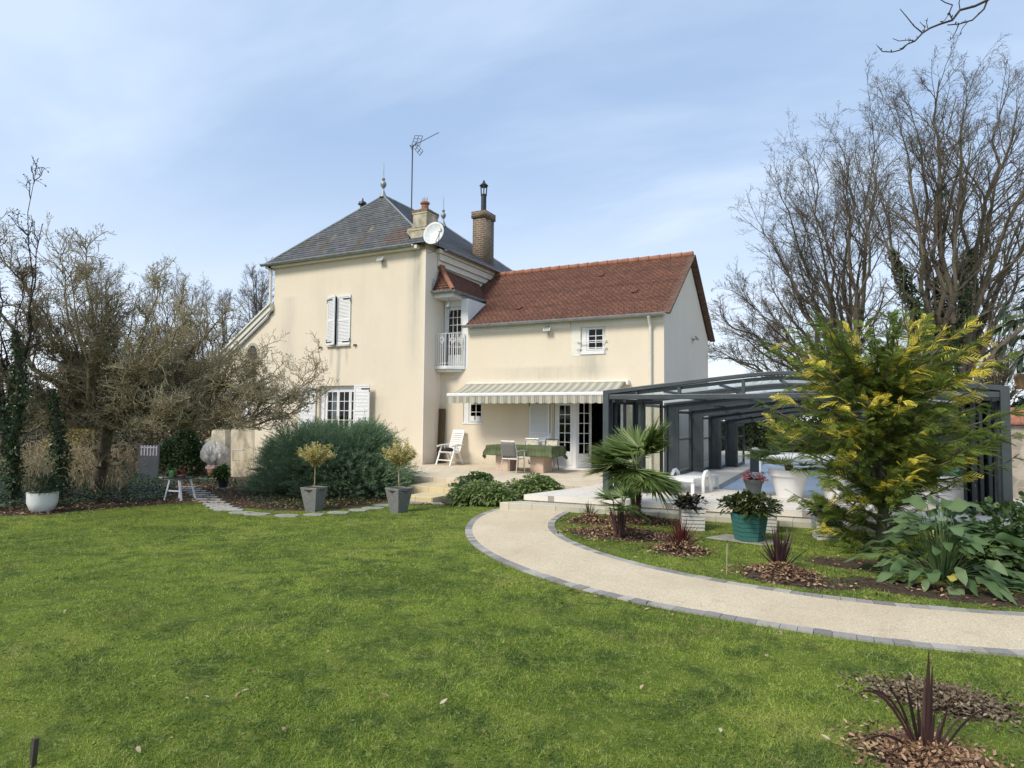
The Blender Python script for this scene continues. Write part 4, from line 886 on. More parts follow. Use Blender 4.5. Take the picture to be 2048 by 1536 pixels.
# ------------------------------------------------------------------ pool enclosure
enc = thing('pool_enclosure', 'dark grey telescopic glazed enclosure standing over the swimming pool', 'pool enclosure', (-4.5, 13.25, 0))
EO = Vector((-4.5, 13.25, 0))
def ep(mb, name, m, parent=enc, **k):
    mb.V = [(v[0]-EO.x, v[1]-EO.y, v[2]) for v in mb.V]; return mb.build(name, m, parent, **k)
CXE = -1.02
def arch(hw, kz, tz, n=26):
    """half width, knee height, crown height -> list of (x, z) from left knee to right knee"""
    P = []
    for i in range(n+1):
        u = -1+2*i/n; a = abs(u)
        z = tz-(tz-kz)*(a-.10+.10*math.exp(-a/.10))/(1-.10); P.append((CXE+hw*u, z))
    return P
def portal(mb, hw, kz, tz, y0, y1, w_, wz=None, base=.0):
    wz = wz or w_; A = arch(hw, kz, tz); B = arch(hw-w_, kz-wz, tz-wz)
    O = [(CXE-hw, base)]+A+[(CXE+hw, base)]; I = [(CXE-hw+w_, base)]+B+[(CXE+hw-w_, base)]; n = len(O)
    V = [(x, y0, z) for x, z in O]+[(x, y0, z) for x, z in I]+[(x, y1, z) for x, z in O]+[(x, y1, z) for x, z in I]; F = []
    for i in range(n-1): F += [(i, n+i, n+i+1, i+1), (2*n+i, 2*n+i+1, 3*n+i+1, 3*n+i), (i, i+1, 2*n+i+1, 2*n+i), (n+i, 3*n+i, 3*n+i+1, n+i+1)]
    F += [(0, 2*n, 3*n, n), (n-1, 2*n-1, 4*n-1, 3*n-1)]; mb.add(V, F)
HW0, KZ0, TZ0 = 3.54, 2.19, 2.53
m = MB(); portal(m, HW0, KZ0, TZ0, 13.18, 13.34, .13, .075); m.box(CXE-HW0+.132, CXE+HW0-.132, 13.20, 13.32, 2.0, 2.10); ep(m, 'front_frame', M['anth'], bevel=.008)
m = MB()
for x in (-3.83, -2.93, -1.68, -.35, .9, 1.65): 
    u = abs(x-CXE)/HW0; m.box(x-.03, x+.03, 13.215, 13.305, 2.102, TZ0-.09-(TZ0-KZ0)*u)
ep(m, 'mullion', M['anth'])
m = MB(); A = arch(HW0-.14, KZ0-.09, TZ0-.08); 
for (xa, za), (xb, zb) in zip(A[:-1], A[1:]): m.add([(xa, 13.26, 2.101), (xb, 13.26, 2.101), (xb, 13.26, zb), (xa, 13.26, za)], [(0, 1, 2, 3)])
ep(m, 'transom_glass', M['glass'])
# telescopic sections, each narrower and lower than the one in front
secs = [(13.35, 15.6, 3.46, 2.12, 2.44), (15.55, 18.0, 3.38, 2.05, 2.36), (17.95, 19.75, 3.06, 1.90, 2.22), (19.7, 21.1, 2.72, 1.74, 2.07), (21.05, 22.45, 2.42, 1.62, 1.95), (22.4, 24.2, 2.10, 1.52, 1.84)]
for si, (y0, y1, hw, kz, tz) in enumerate(secs):
    m = MB()
    for ya in (y0, y1-.07): portal(m, hw, kz, tz, ya, ya+.07, .075, .07)
    if si: ph = secs[si-1]; portal(m, ph[2]-.006, ph[3]-.004, ph[4]-.004, y0+.074, y0+.12, ph[2]-hw+.07, ph[3]-kz+.06)
    for s_ in (-1, 1):
        xo = CXE+s_*hw; xi = xo-s_*.07
        for z0, z1 in ((.0, .10), (.98, 1.02), (kz-.16, kz-.09)): m.box(min(xo, xi)+.01, max(xo, xi)-.01, y0+.122, y1-.072, z0, z1)
    f = ep(m, 'section_frame', M['anth'])
    A = arch(hw-.04, kz-.03, tz-.03, 6); m = MB()
    for x, z in A[1:-1]: m.box(x-.025, x+.025, y0+.162, y1-.112, z-.06, z-.012)
    ep(m, 'roof_purlin', M['anth_dark'], f)
    A = arch(hw-.03, kz-.02, tz-.02, 20); m = MB(); m.add([(x, yy, z) for yy in (y0+.06, y1-.06) for x, z in A], [(i, i+1, 22+i, 21+i) for i in range(20)]); ep(m, 'roof_panel', M['poly'] if si < 2 else M['poly_dark'], f)
    m = MB()
    for s_ in (-1, 1): x = CXE+s_*(hw-.045); m.add([(x, y0+.07, .10), (x, y1-.07, .10), (x, y1-.07, kz-.15), (x, y0+.07, kz-.15)], [(0, 1, 2, 3)])
    ep(m, 'side_glass', M['glass'], f)
# folded door leaves at both ends of the front
def leaf_(x0, x1, y, ang, px_, name='door_leaf', solid=False, handle=False):
    m = MB(); w_ = x1-x0; f_ = .055
    m.box(0, f_, -.025, .025, .03, 1.98); m.box(w_-f_, w_, -.025, .025, .03, 1.98)
    for a, c in ((.03, .13), (.98, 1.03), (1.90, 1.98)): m.box(f_, w_-f_, -.025, .025, a, c)
    R = Matrix.Rotation(rad(ang), 3, 'Z'); T = Vector((px_, y, 0)); m.V = [tuple(R @ Vector(v)+T) for v in m.V]; o = ep(m, name, M['anth_dark'])
    g = MB(); g.add([(f_, 0, .13), (w_-f_, 0, .13), (w_-f_, 0, 1.90), (f_, 0, 1.90)], [(0, 1, 2, 3)]); g.V = [tuple(R @ Vector(v)+T) for v in g.V]; ep(g, 'glass', M['anth_dark'] if solid else M['glass'], o)
    if handle:
        h = MB(); h.tube([(w_-.03, -.03, .88), (w_-.03, -.08, .88), (w_-.03, -.08, 1.14), (w_-.03, -.03, 1.14)], .012, 6); h.V = [tuple(R @ Vector(v)+T) for v in h.V]; ep(h, 'handle', M['black'], o)
leaf_(0, .62, 13.40, 62, -4.36, handle=True); leaf_(0, .62, 13.95, -58, -4.05); leaf_(0, .62, 13.42, 64, -3.74, handle=True); leaf_(0, .5, 13.97, 70, -4.33)
for i, (xx, an) in enumerate(((1.90, 80), (2.02, 100), (2.14, 82), (2.26, 98), (2.36, 86))): leaf_(0, .60, 13.36, an, xx, solid=True)
m = MB(); m.box(-4.40, -3.5, 13.27, 13.33, 1.955, 1.995); m.box(1.86, 2.38, 13.20, 13.33, 1.95, 1.995); ep(m, 'door_track', M['black'])
m = MB(); 
for x in (-4.3, -4.06, 1.95, 2.3): m.box(x-.03, x+.03, 13.14, 13.20, 1.93, 1.985)
ep(m, 'door_roller', M['black'])

# pool cover roller
rp = onZ(1512, 944); t = thing('cover_roller', 'white pool cover roller with dark end post at the far end of the pool', 'cover roller', (rp[0], rp[1], 0))
m = MB(); m.box(-.16, .10, -.10, .10, 0, .62); m.build('end_post', M['anth_dark'], t, bevel=.02); m = MB(); m.lathe([(.15, 0), (.14, .06), (.06, .12)], 12, (-.02, 0, .62)); m.box(.102, .16, -.12, .12, .0, .66); m.build('post_cap', M['pvc'], t)
m = MB(); m.tube([(.16, 0, .47), (3.6, 0, .47)], .13, 18); m.build('tube', M['pvc'], t, smooth=True); m = MB(); m.box(3.6, 3.85, -.10, .10, 0, .62); m.build('end_post', M['anth_dark'], t, bevel=.02)

# ------------------------------------------------------------------ terrace furniture
k = Mat('travertine'); p = k.pos(); M['table_stone'] = k.fin(k.ramp(k.noise(6, 5, .6, p), (.3, (.50, .36, .27)), (.7, (.62, .48, .37))), .7)
t = thing('dining_table', 'stone pedestal dining table on the terrace under the awning', 'table', (-8.3, 17.05, 0))
m = MB(); m.obox((0, 0, .73), (2.05, .92, .05)); m.build('table_top', M['table_stone'], t, bevel=.01)
for x in (-.62, .52): m = MB(); m.obox((x, 0, .352), (.42, .62, .703)); m.build('pedestal', M['table_stone'], t, bevel=.01)
k = Mat('green_cloth'); p = k.pos(); c = k.ramp(k.noise(5, 4, .6, p), (.3, (.055, .075, .03)), (.7, (.115, .14, .062))); wv = k.n('ShaderNodeTexWave'); wv.inputs['Scale'].default_value = 3; wv.inputs['Distortion'].default_value = 2; k.link(p, wv.inputs[0]); k.bump(k.noise(300, 2, v=p), .2, .002)
M['cloth'] = k.fin(k.mix(k.ramp(wv.outputs[0], (.7, 0), (1, .25)), c, (.20, .22, .12)), .85)
hx, hy = 1.035, .47
def cloth(u, v):
    x = (u-.5)*2*(hx+.30); y = (v-.5)*2*(hy+.30); ox = max(abs(x)-hx, 0); oy = max(abs(y)-hy, 0); d = math.hypot(ox, oy) if ox and oy else ox+oy
    sx, sy = (1 if x > 0 else -1), (1 if y > 0 else -1); X_ = min(abs(x), hx)*sx; Y_ = min(abs(y), hy)*sy
    wv_ = .035*math.sin(x*17+y*5)*min(d*4, 1)+.02*math.sin(y*23)*min(d*4, 1)
    if ox: X_ += sx*(.03+ox*.12+wv_)
    if oy: Y_ += sy*(.02+oy*.10+wv_)
    return (X_, Y_, .762-max(d*(1.0 if not (ox and oy) else 1.05)-.01, 0)+.004*math.sin(x*9)*math.sin(y*7))
m = MB(); m.grid(cloth, 110, 60); o = m.build('tablecloth', M['cloth'], smooth=True, loc=(-8.3, 17.05, 0)); so = o.modifiers.new('s', 'SOLIDIFY'); so.thickness = .003
tag(o, 'green tablecloth draped over the stone dining table', 'tablecloth')
M['chair_frame'] = flat('champagne_aluminium', (.62, .60, .56), .35, .08, 5, .3)
M['sling'] = flat('grey_sling_fabric', (.17, .165, .16), .8, .15, 30)
k = Mat('patterned_cushion'); p = k.co(); vr = k.n('ShaderNodeTexVoronoi'); vr.inputs['Scale'].default_value = 16; k.link(p, vr.inputs[0]); M['cushion'] = k.fin(k.ramp(vr.outputs['Distance'], (.25, (.42, .30, .26)), (.4, (.72, .68, .58)), (.8, (.62, .60, .42))), .9)
def metal_chair(label, x, y, rz, back=M['sling'], frame=M['chair_frame'], hb=.92):
    t = thing('garden_chair', label, 'chair', (x, y, 0), rz, 'chairs around the dining table'); r = .014
    for s_ in (-1, 1):
        m = MB(); m.tube([(s_*.25, -.25, 0), (s_*.245, -.23, .42), (s_*.25, -.24, .64)], r, 8); m.build('leg', frame, t, smooth=True)
        m = MB(); m.tube([(s_*.25, .30, 0), (s_*.235, .20, .42), (s_*.225, .25, .66), (s_*.215, .33, hb)], r, 8); m.build('leg', frame, t, smooth=True)
        m = MB(); m.tube([(s_*.25, -.27, .645), (s_*.26, 0, .655), (s_*.24, .24, .64)], .018, 8); m.build('armrest', frame, t, smooth=True)
    m = MB(); m.tube([(-.245, -.23, .42), (.245, -.23, .42)], r, 8); m.tube([(-.235, .20, .42), (.235, .20, .42)], r, 8); m.tube([(-.215, .33, hb), (.215, .33, hb)], .016, 8); m.tube([(-.24, -.22, .42), (-.235, .2, .42)], r, 8); m.tube([(.24, -.22, .42), (.235, .2, .42)], r, 8); m.build('frame_rail', frame, t, smooth=True)
    m = MB(); m.grid(lambda u, v: ((u-.5)*.45, -.22+.41*v, .425-.02*math.sin(math.pi*v)), 4, 6); o = m.build('seat', back, t, smooth=True); so = o.modifiers.new('s', 'SOLIDIFY'); so.thickness = .006
    m = MB(); m.grid(lambda u, v: ((u-.5)*(.45-.02*v), .215+.115*v+.01*math.sin(math.pi*v), .46+(hb-.50)*v), 4, 6); o = m.build('backrest', back, t, smooth=True); so = o.modifiers.new('s', 'SOLIDIFY'); so.thickness = .006
    return t
metal_chair('grey sling chair with its back to the lawn, near side of the dining table', -8.28, 16.22, rad(180))
metal_chair('chair with pink patterned backrest behind the left part of the dining table', onY(1057, 900, 17.95)[0], 17.95, rad(6), M['cushion'])
metal_chair('chair with yellow patterned cushion behind the right part of the dining table', onY(1094, 900, 17.9)[0], 17.9, rad(-5), M['cushion'], M['anth'])
# reclining resin chair
t = thing('reclining_chair', 'white resin high back chair against the terrace wall', 'chair', (-11.5, 17.95, 0), rad(-6)); bkd = Vector((0, .34, .94)).normalized()
m = MB()
for i in range(6): m.obox((0, -.26+i*.085, .42+(.012 if i == 0 else 0)), (.50, .07, .025))
for s_ in (-1, 1): m.bar((s_*.25, -.30, .405), (s_*.25, .20, .405), .03, .05)
m.build('seat', M['pvc'], t, bevel=.005)
m = MB(); b0 = Vector((0, .20, .44))
for i in range(9): c_ = b0+bkd*(.06+i*.075); m.obox(tuple(c_), (.42, .018, .060), Matrix.Rotation(rad(-20), 3, 'X'))
for s_ in (-1, 1): m.bar(b0+Vector((s_*.235, 0, 0)), b0+bkd*.70+Vector((s_*.225, 0, 0)), .045, .03)
m.obox(tuple(b0+bkd*.72), (.50, .03, .07), Matrix.Rotation(rad(-20), 3, 'X')); m.build('backrest', M['pvc'], t, bevel=.005)
for s_ in (-1, 1):
    m = MB(); m.bar((s_*.29, -.38, 0), (s_*.29, -.10, .62), .05, .035); m.build('leg', M['pvc'], t, bevel=.006)
    m = MB(); m.bar((s_*.26, .36, 0), (s_*.26, .0, .60), .05, .035); m.build('leg', M['pvc'], t, bevel=.006)
    m = MB(); m.tube([(s_*.29, -.32, .62), (s_*.30, -.1, .645), (s_*.29, .30, .66)], .03, 8); m.build('armrest', M['pvc'], t, smooth=True)
m = MB(); m.bar((-.27, -.31, .17), (.27, -.31, .17), .05, .03); m.bar((-.25, .28, .14), (.25, .28, .14), .04, .03); m.build('stretcher', M['pvc'], t)
b = MB(); b.lathe([(.02, 0), (.15, .02), (.16, .07), (.10, .12), (.03, .135)], 12, (0, 0, 0), 0, 1.15, .8)
o = b.build('bag', flat('black_cloth', (.012, .012, .013), .9, .3, 12), smooth=True, loc=(-11.56, 17.93, .435)); tag(o, 'small black bag lying on the seat of the white resin chair', 'bag')
m = MB(); m.obox((0, 0, .93), (.40, .05, 1.86)); m.obox((.03, -.035, .93), (.02, .02, 1.86)); m.obox((-.15, -.035, .93), (.02, .02, 1.86))
pb = onY(876, 924, 18.3); o = m.build('leaning_panel', flat('brown_wicker', (.115, .078, .038), .9, .35, 60, bump=.6), loc=(pb[0]-.02, 18.33, 0)); o.rotation_euler = (rad(-3), 0, 0); tag(o, 'narrow brown wicker panel leaning in the corner by the white resin chair', 'panel')

# sun lounger on the deck
def slat_planter(px, py, w_, h_, rz, label):
    p = onG(px, py); t = thing('slatted_planter', label, 'planter', (p[0], p[1], p[2]-.01), rz, 'white slatted planters along the deck'); n = 6
    for sx_, sy_ in ((0, -1), (1, 0), (0, 1), (-1, 0)):
        m = MB(); 
        for i in range(n):
            z = (i+.5)*h_/n; k_ = .90+.10*z/h_; half = w_/2*k_; jit = random.Random(i*7+int(px)+sx_*3).uniform(-.004, .004)
            if sx_ == 0: m.obox((0, sy_*half, z), (2*half+.015, .018, h_/n-.012), Matrix.Rotation(jit*4, 3, 'Y'))
            else: m.obox((sx_*half, 0, z), (.018, 2*half-.02, h_/n-.012), Matrix.Rotation(jit*4, 3, 'X'))
        m.build('side_panel', M['lime_wood'], t)
    m = MB(); m.obox((0, 0, h_*.45), (w_*.88, w_*.88, h_*.9)); m.build('liner', M['dark_room'], t); m = MB(); m.obox((0, 0, h_*.93), (w_*.93, w_*.93, .02)); m.build('soil', M['potsoil'], t); return t, Vector((p[0], p[1], p[2]+h_*.93))
k = Mat('limed_wood'); p = k.co(); M['lime_wood'] = k.fin(k.ramp(k.noise(5, 6, .7, k.map(p, (6, 6, 40))), (.3, (.34, .32, .27)), (.55, (.58, .57, .53)), (.8, (.68, .68, .66))), .8)
k = Mat('pot_soil'); k.bump(k.noise(60, 4), .8, .02); M['potsoil'] = k.fin(k.ramp(k.noise(30, 4), (.3, (.03, .02, .014)), (.7, (.11, .07, .045))), .95)
lq = onZ(1363, 988); t = thing('sun_lounger', 'white resin sun lounger on the deck behind the palm', 'sun lounger', (lq[0]-.05, lq[1]+.05, 0), rad(-10))
m = MB()
for s_ in (-1, 1): m.bar((s_*.29, 0, .30), (s_*.29, 1.55, .30), .05, .06)
for i in range(16): m.obox((0, .05+i*.10, .315), (.54, .075, .016))
m.obox((0, 0, .29), (.63, .05, .07)); m.build('bed', M['pvc'], t, bevel=.006)
for x, y in ((-.28, .03), (.28, .03), (-.28, 1.5), (.28, 1.5)): m = MB(); m.obox((x, y, .14), (.07, .05, .28)); m.build('leg', M['pvc'], t, bevel=.006)
for s_ in (-1, 1):
    m = MB(); m.tube([(s_*.36, .40, 0), (s_*.36, .41, .25), (s_*.36, .45, .36), (s_*.36, .54, .44), (s_*.36, .66, .45), (s_*.36, .78, .38), (s_*.36, .84, .25), (s_*.36, .88, 0)], .04, 10); m.build('armrest', M['pvc'], t, smooth=True)

# ------------------------------------------------------------------ pots
M['whitepot'] = flat('white_plastic_pot', (.74, .74, .735), .4, .05, 3, bump=.05)
def big_pot(px, py, R_, H_, label, m_=None, name='flower_pot', group='white plastic pots on the deck'):
    p = onZ(px, py); t = thing(name, label, 'pot', (p[0], p[1]+R_*.6, 0), 0, group)
    m = MB(); m.lathe([(R_*.62, 0), (R_*.90, H_*.78), (R_*1.0, H_*.78), (R_*1.02, H_), (R_*.94, H_), (R_*.88, H_*.9)], 32); m.build('shell', m_ or M['whitepot'], t, smooth=True)
    m = MB(); m.lathe([(.01, H_*.90), (R_*.88, H_*.90), (R_*.86, H_*.885)], 20); m.build('soil', M['potsoil'], t); return Vector((p[0], p[1]+R_*.6, H_*.9))
POT_PALM = big_pot(1577, 996, .40, .56, 'white flared pot with a fan palm beside the pool')
POT_B = big_pot(1672, 1000, .34, .50, 'white flared pot half hidden behind the left side of the golden conifer')
POT_C = big_pot(1850, 1012, .34, .50, 'white flared pot seen right of the golden conifer trunk')
POT_D = big_pot(1916, 1022, .34, .62, 'tall white pot holding a turquoise tub, next to the folded enclosure doors')
POT_PINK = big_pot(1506, 992, .20, .34, 'dark grey flower pot with pink flowers on the deck', M['anth'], group=None)
b = MB(); b.lathe([(.20, 0), (.27, .13), (.28, .14), (.24, .12), (.19, .02)], 20); o = b.build('tub', flat('turquoise_plastic', (.03, .36, .42), .4, .1), smooth=True, loc=(POT_D.x, POT_D.y, POT_D.z)); tag(o, 'turquoise tub set in the tall white pot', 'tub')
# grey woven square pots with standard shrubs
k = Mat('woven_grey'); p = k.co(); wv = k.n('ShaderNodeTexWave', wave_type='BANDS', bands_direction='Z'); wv.inputs['Scale'].default_value = 14; wv.inputs['Distortion'].default_value = .6; k.link(p, wv.inputs[0]); k.bump(wv.outputs[0], .9, .015)
M['woven'] = k.fin(k.mix(k.ramp(wv.outputs[0], (.2, .5), (.6, 0)), k.ramp(k.noise(30, 3), (.3, (.21, .21, .20)), (.7, (.32, .32, .31))), (.09, .09, .09)), .7)
def woven_pot(px, py, label, rz):
    p = onG(px, py); t = thing('square_pot', label, 'pot', (p[0], p[1]+.12, p[2]-.01), rz, 'grey woven pots by the stepping stones')
    m = MB(); m.lathe([(.175, 0), (.29, .50), (.29, .52), (.265, .52), (.25, .47)], 4, rot0=rad(45)); m.build('shell', M['woven'], t, bevel=.008)
    m = MB(); m.lathe([(.01, .52), (.12, .51), (.245, .47), (.24, .46)], 8); m.build('soil', M['potsoil'], t)
    return Vector((p[0], p[1]+.12, p[2]+.49))
WP1 = woven_pot(619, 1023, 'grey woven pot left of its twin, in front of the middle of the juniper', rad(8)); WP2 = woven_pot(790, 1026, 'grey woven pot right of its twin, next to the stone steps', rad(-10))
# bowl
p = onG(62, 1027); BOWL = Vector((p[0], p[1]+.2, p[2])); t = thing('bowl_planter', 'round white bowl planter at the left edge of the lawn', 'planter', tuple(BOWL-Vector((0, 0, .01))))
m = MB(); m.lathe([(.12, 0), (.215, .07), (.27, .21), (.275, .38), (.28, .42), (.25, .42), (.245, .37)], 32); m.build('shell', M['whitepot'], t, smooth=True); m = MB(); m.lathe([(.01, .39), (.245, .38), (.24, .37)], 16); m.build('soil', M['potsoil'], t)
# planters on the bed
k = Mat('teal_painted_wood'); p = k.co(); M['teal'] = k.fin(k.ramp(k.noise(6, 6, .7, k.map(p, (5, 5, 30))), (.3, (.018, .09, .08)), (.55, (.035, .155, .135)), (.85, (.10, .24, .21))), .7)
SP1, SPp1 = slat_planter(1384, 1058, .37, .36, rad(20), 'white slatted planter with dark leaved plant, left of the turquoise hexagonal one')
SP2, SPp2 = slat_planter(1526, 1062, .38, .34, rad(12), 'white slatted planter half hidden behind the turquoise hexagonal one')
SP3, SPp3 = slat_planter(1654, 1077, .37, .36, rad(14), 'white slatted planter under the left side of the golden conifer')
p = onG(1495, 1086); t = thing('hexagonal_planter', 'turquoise green hexagonal wooden planter on a concrete slab', 'planter', (p[0], p[1]+.22, p[2]+.02), rad(10)); HEX = Vector((p[0], p[1]+.22, p[2]+.02))
for i in range(6):
    a0, a1 = math.pi/3*i, math.pi/3*(i+1); m = MB()
    for j in range(6):
        z0, z1 = j*.066, j*.066+.060; r0_, r1_ = .215+.062*z0/.4, .215+.062*z1/.4
        m.add([(r0_*math.cos(a0), r0_*math.sin(a0), z0), (r0_*math.cos(a1), r0_*math.sin(a1), z0), (r1_*math.cos(a1), r1_*math.sin(a1), z1), (r1_*math.cos(a0), r1_*math.sin(a0), z1),
               ((r0_-.02)*math.cos(a0), (r0_-.02)*math.sin(a0), z0), ((r0_-.02)*math.cos(a1), (r0_-.02)*math.sin(a1), z0), ((r1_-.02)*math.cos(a1), (r1_-.02)*math.sin(a1), z1), ((r1_-.02)*math.cos(a0), (r1_-.02)*math.sin(a0), z1)],
              [(0, 1, 2, 3), (4, 7, 6, 5), (0, 4, 5, 1), (3, 2, 6, 7)])
    m.build('side_panel', M['teal'], t)
m = MB(); m.lathe([(.185, 0), (.25, .36)], 6); m.build('liner', M['dark_room'], t)
b = MB(); c = onG(1492, 1081); gz = float(ground(c[0], c[1])); b.prism([(c[0]-.58, c[1]-.10), (c[0]+.30, c[1]-.30), (c[0]+.62, c[1]+.16), (c[0]-.32, c[1]+.38)], lambda q: (q[0], q[1], gz-.05), lambda q: (q[0], q[1], gz+.012)); o = b.build('concrete_slab', flat('old_concrete', (.28, .26, .22), .9, .3, 6), bevel=.006); tag(o, 'weathered concrete slab under the turquoise hexagonal planter', 'slab')
# stake
p = onG(1453, 1150); b = MB(); b.bar((0, 0, -.05), (.01, 0, .36), .011); o = b.build('garden_stake', flat('pale_cane', (.30, .27, .18), .8), loc=tuple(p)); tag(o, 'thin pale cane stuck in the grass before the turquoise planter', 'stake')
p = onG(64, 1534); b = MB(); b.bar((0, 0, -.05), (.0, .01, .13), .022); o = b.build('ground_peg', M['dbark'], loc=tuple(p)); tag(o, 'short dark wooden peg in the lawn at the bottom left', 'peg')

# ------------------------------------------------------------------ stepping stones
def quad_stone(px, py, w_, d_, rz, label, cat='stepping stone', group='flat stepping stones crossing the lawn', seed=0):
    r_ = random.Random(seed); p = onG(px, py); n = 9; pts = []
    for i in range(n):
        a = 2*math.pi*i/n; q = max(abs(math.cos(a)), abs(math.sin(a))); pts.append((w_/2*math.cos(a)/q**.8*r_.uniform(.88, 1.06), d_/2*math.sin(a)/q**.8*r_.uniform(.88, 1.06)))
    m = MB(); m.prism(pts, lambda q: (q[0], q[1], -.04), lambda q: (q[0], q[1], .022)); o = m.build('stepping_stone', M['flag'], loc=tuple(p), bevel=.008); o.rotation_euler = (0, 0, rz); return tag(o, label, cat, group)
names = ['between the plank steps and the grey pots', 'second from the plank steps', 'third from the plank steps', 'in front of the left grey pot', 'between the two grey pots, nearer the left one', 'midway between the two grey pots', 'just left of the right grey pot', 'behind the right grey pot']
for i, (px, py, w_) in enumerate(((483, 1026, .5), (515, 1029, .55), (573, 1032, .5), (628, 1030, .42), (677, 1026, .48), (718, 1021, .42), (745, 1017, .5), (768, 1011, .5))):
    quad_stone(px, py, w_, .30, rad(20), 'grey stepping stone '+names[i], seed=i)
m0 = [(372, 975), (380, 979), (389, 983), (397, 987), (404, 991), (411, 995), (418, 1000), (425, 1005), (433, 1010), (440, 1014), (449, 1018), (458, 1021)]
ORD = ['first', 'second', 'third', 'fourth', 'fifth', 'sixth', 'seventh', 'eighth', 'ninth', 'tenth', 'eleventh', 'last']
for i, (px, py) in enumerate(m0):
    p = onG(px, py); m = MB(); m.obox((0, 0, .0), (.62, .11, .045)); o = m.build('plank_step', flat('weathered_plank', (.36, .35, .33), .9, .25, 12) if i == 0 else o.data.materials[0], loc=tuple(p+np.array([0, 0, .01])), bevel=.006); o.rotation_euler = (0, 0, rad(24)+(i % 3-1)*.05)
    tag(o, ORD[i]+' plank from the trestle table end of the row of narrow weathered planks', 'plank step', 'narrow planks of the path by the trestle table')

# ------------------------------------------------------------------ left corner: wall, gate, trestle, wrapped plant
GY = 15.8
def gp(px, py): q = onY(px, py, GY); return (q[0], q[2])
prof = [gp(362, 952), gp(366, 935), gp(376, 915), gp(388, 900), gp(400, 888), gp(412, 882), gp(430, 872), gp(436, 846), gp(456, 846), gp(456, 962), gp(362, 962)]
b = MB(); b.prism(prof, GY-.12, GY+.12); o = b.build('garden_wall', M['old_render']); tag(o, 'stained cream garden wall with a sloping curved top left of the juniper', 'wall')
sl2 = onY(400, 957, GY-.2)
b = MB(); b.box(onY(345, 960, GY-.5)[0], -17.5, GY-1.1, GY-.12, -1.1, onY(400, 958, GY-.8)[2]); tag(b.build('wall_pavement', M['terrace'], bevel=.01), kind='structure')
# outdoor tap pipes on the wall
b = MB(); q = [onY(*s_, GY-.16) for s_ in ((466, 900), (486, 900))]; b.tube([tuple(q[0]), tuple(q[1])], .018, 6); q2 = onY(466, 901, GY-.16); q3 = onY(466, 921, GY-.16); q4 = onY(478, 921, GY-.16); b.tube([tuple(q2), tuple(q3), tuple(q4)], .015, 6); b.lathe([(.03, -.03), (.03, .03)], 8, tuple(q[0])); b.lathe([(.03, -.03), (.03, .03)], 8, tuple(q[1]))
o = b.build('water_pipe', M['stone_trim']); tag(o, 'outdoor water pipe with taps on the stained garden wall', 'pipe')
t = thing('garden_gate', 'dark garden gate with pale picket top left of the ivy', 'gate', tuple(onG(296, 962)), rad(20)); s_ = 1
m = MB(); m.obox((0, 0, .40), (.62, .04, .72)); m.bar((-.31, 0, 0), (-.31, 0, 1.12), .05); m.bar((.31, 0, 0), (.31, 0, 1.12), .05); m.build('panel', M['anth'], t)
m = MB(); 
for i in range(6): m.bar((-.25+i*.10, 0, .77), (-.25+i*.10, 0, 1.08), .045, .03)
m.bar((-.29, 0, 1.02), (.29, 0, 1.02), .04, .035); m.build('picket', flat('lilac_grey_paint', (.33, .32, .37), .7), t)
tp = onG(357, 999); t = thing('trestle_table', 'small trestle table with dark top and white legs at the edge of the ivy', 'table', tuple(tp), rad(12)); H_ = .50
m = MB(); m.obox((-.02, 0, H_+.015), (.60, .42, .03)); m.build('table_top', M['anth_dark'], t, bevel=.005)
for x, y in ((-.14, -.17), (-.10, .17), (.16, -.17), (.20, .17)):
    m = MB(); m.bar((x*1.6, y*1.15, 0), (x*.9, y*.9, H_), .045, .03); m.build('leg', M['pvc'], t)
m = MB(); m.bar((-.18, -.15, .22), (.2, -.15, .22), .03); m.build('brace', M['pvc'], t)
wc = Vector(tp)+Vector((-.24, .0, H_+.03)); t = thing('watering_can', 'green watering can on the left side of the trestle table', 'watering can', tuple(wc))
gm = flat('green_plastic', (.03, .16, .035), .4, .1); m = MB(); m.lathe([(.085, 0), (.09, .12), (.07, .15)], 14); m.build('body', gm, t, smooth=True); m = MB(); m.tube([(-.08, 0, .03), (-.17, 0, .16)], .012, 6); m.build('spout', gm, t); m = MB(); m.tube([(.08, 0, .06), (.13, 0, .13), (.05, 0, .21), (-.05, 0, .18)], .010, 6); m.build('handle', gm, t)
b = MB(); b.lathe([(.06, 0), (.11, .04), (.12, .05), (.10, .045), (.02, .02)], 14); o = b.build('dish', flat('pink_plastic', (.40, .20, .17), .5), smooth=True, loc=tuple(Vector(tp)+Vector((.05, .02, H_+.03)))); tag(o, 'shallow pink dish on the trestle table', 'dish')
fp = onY(429, 951, GY-.6); t = thing('wrapped_plant', 'potted plant wrapped in translucent plastic film against the garden wall', 'wrapped plant', tuple(fp))
m = MB(); m.lathe([(.20, 0), (.27, .32), (.27, .34)], 18); m.build('pot', M['terracotta'], t, smooth=True)
rn = random.Random(5)
from mathutils import noise as mnoise
def film(u, v):
    a = 2*math.pi*u; q = math.sin(math.pi*min(v*.86+.14, 1))**.7; x, y, z = math.cos(a), math.sin(a), .22+1.0*v
    nz_ = mnoise.fractal(Vector((x*2.2, y*2.2, z*2.6)), 1.0, 2.0, 4)*.16+abs(math.sin(a*5+v*6+mnoise.noise(Vector((x, y, z)))*4))*.05*q
    r_ = (.12+.34*q)*(1+nz_*1.4); tie = 1-.35*math.exp(-((v-.16)/.09)**2)
    return (x*r_*tie+.04*math.sin(v*5), y*r_*tie*.85, z+nz_*.25)
m = MB(); m.grid(film, 90, 40); m.build('plastic_film', M['film'], t, smooth=True)
sg = []; rr = random.Random(8)
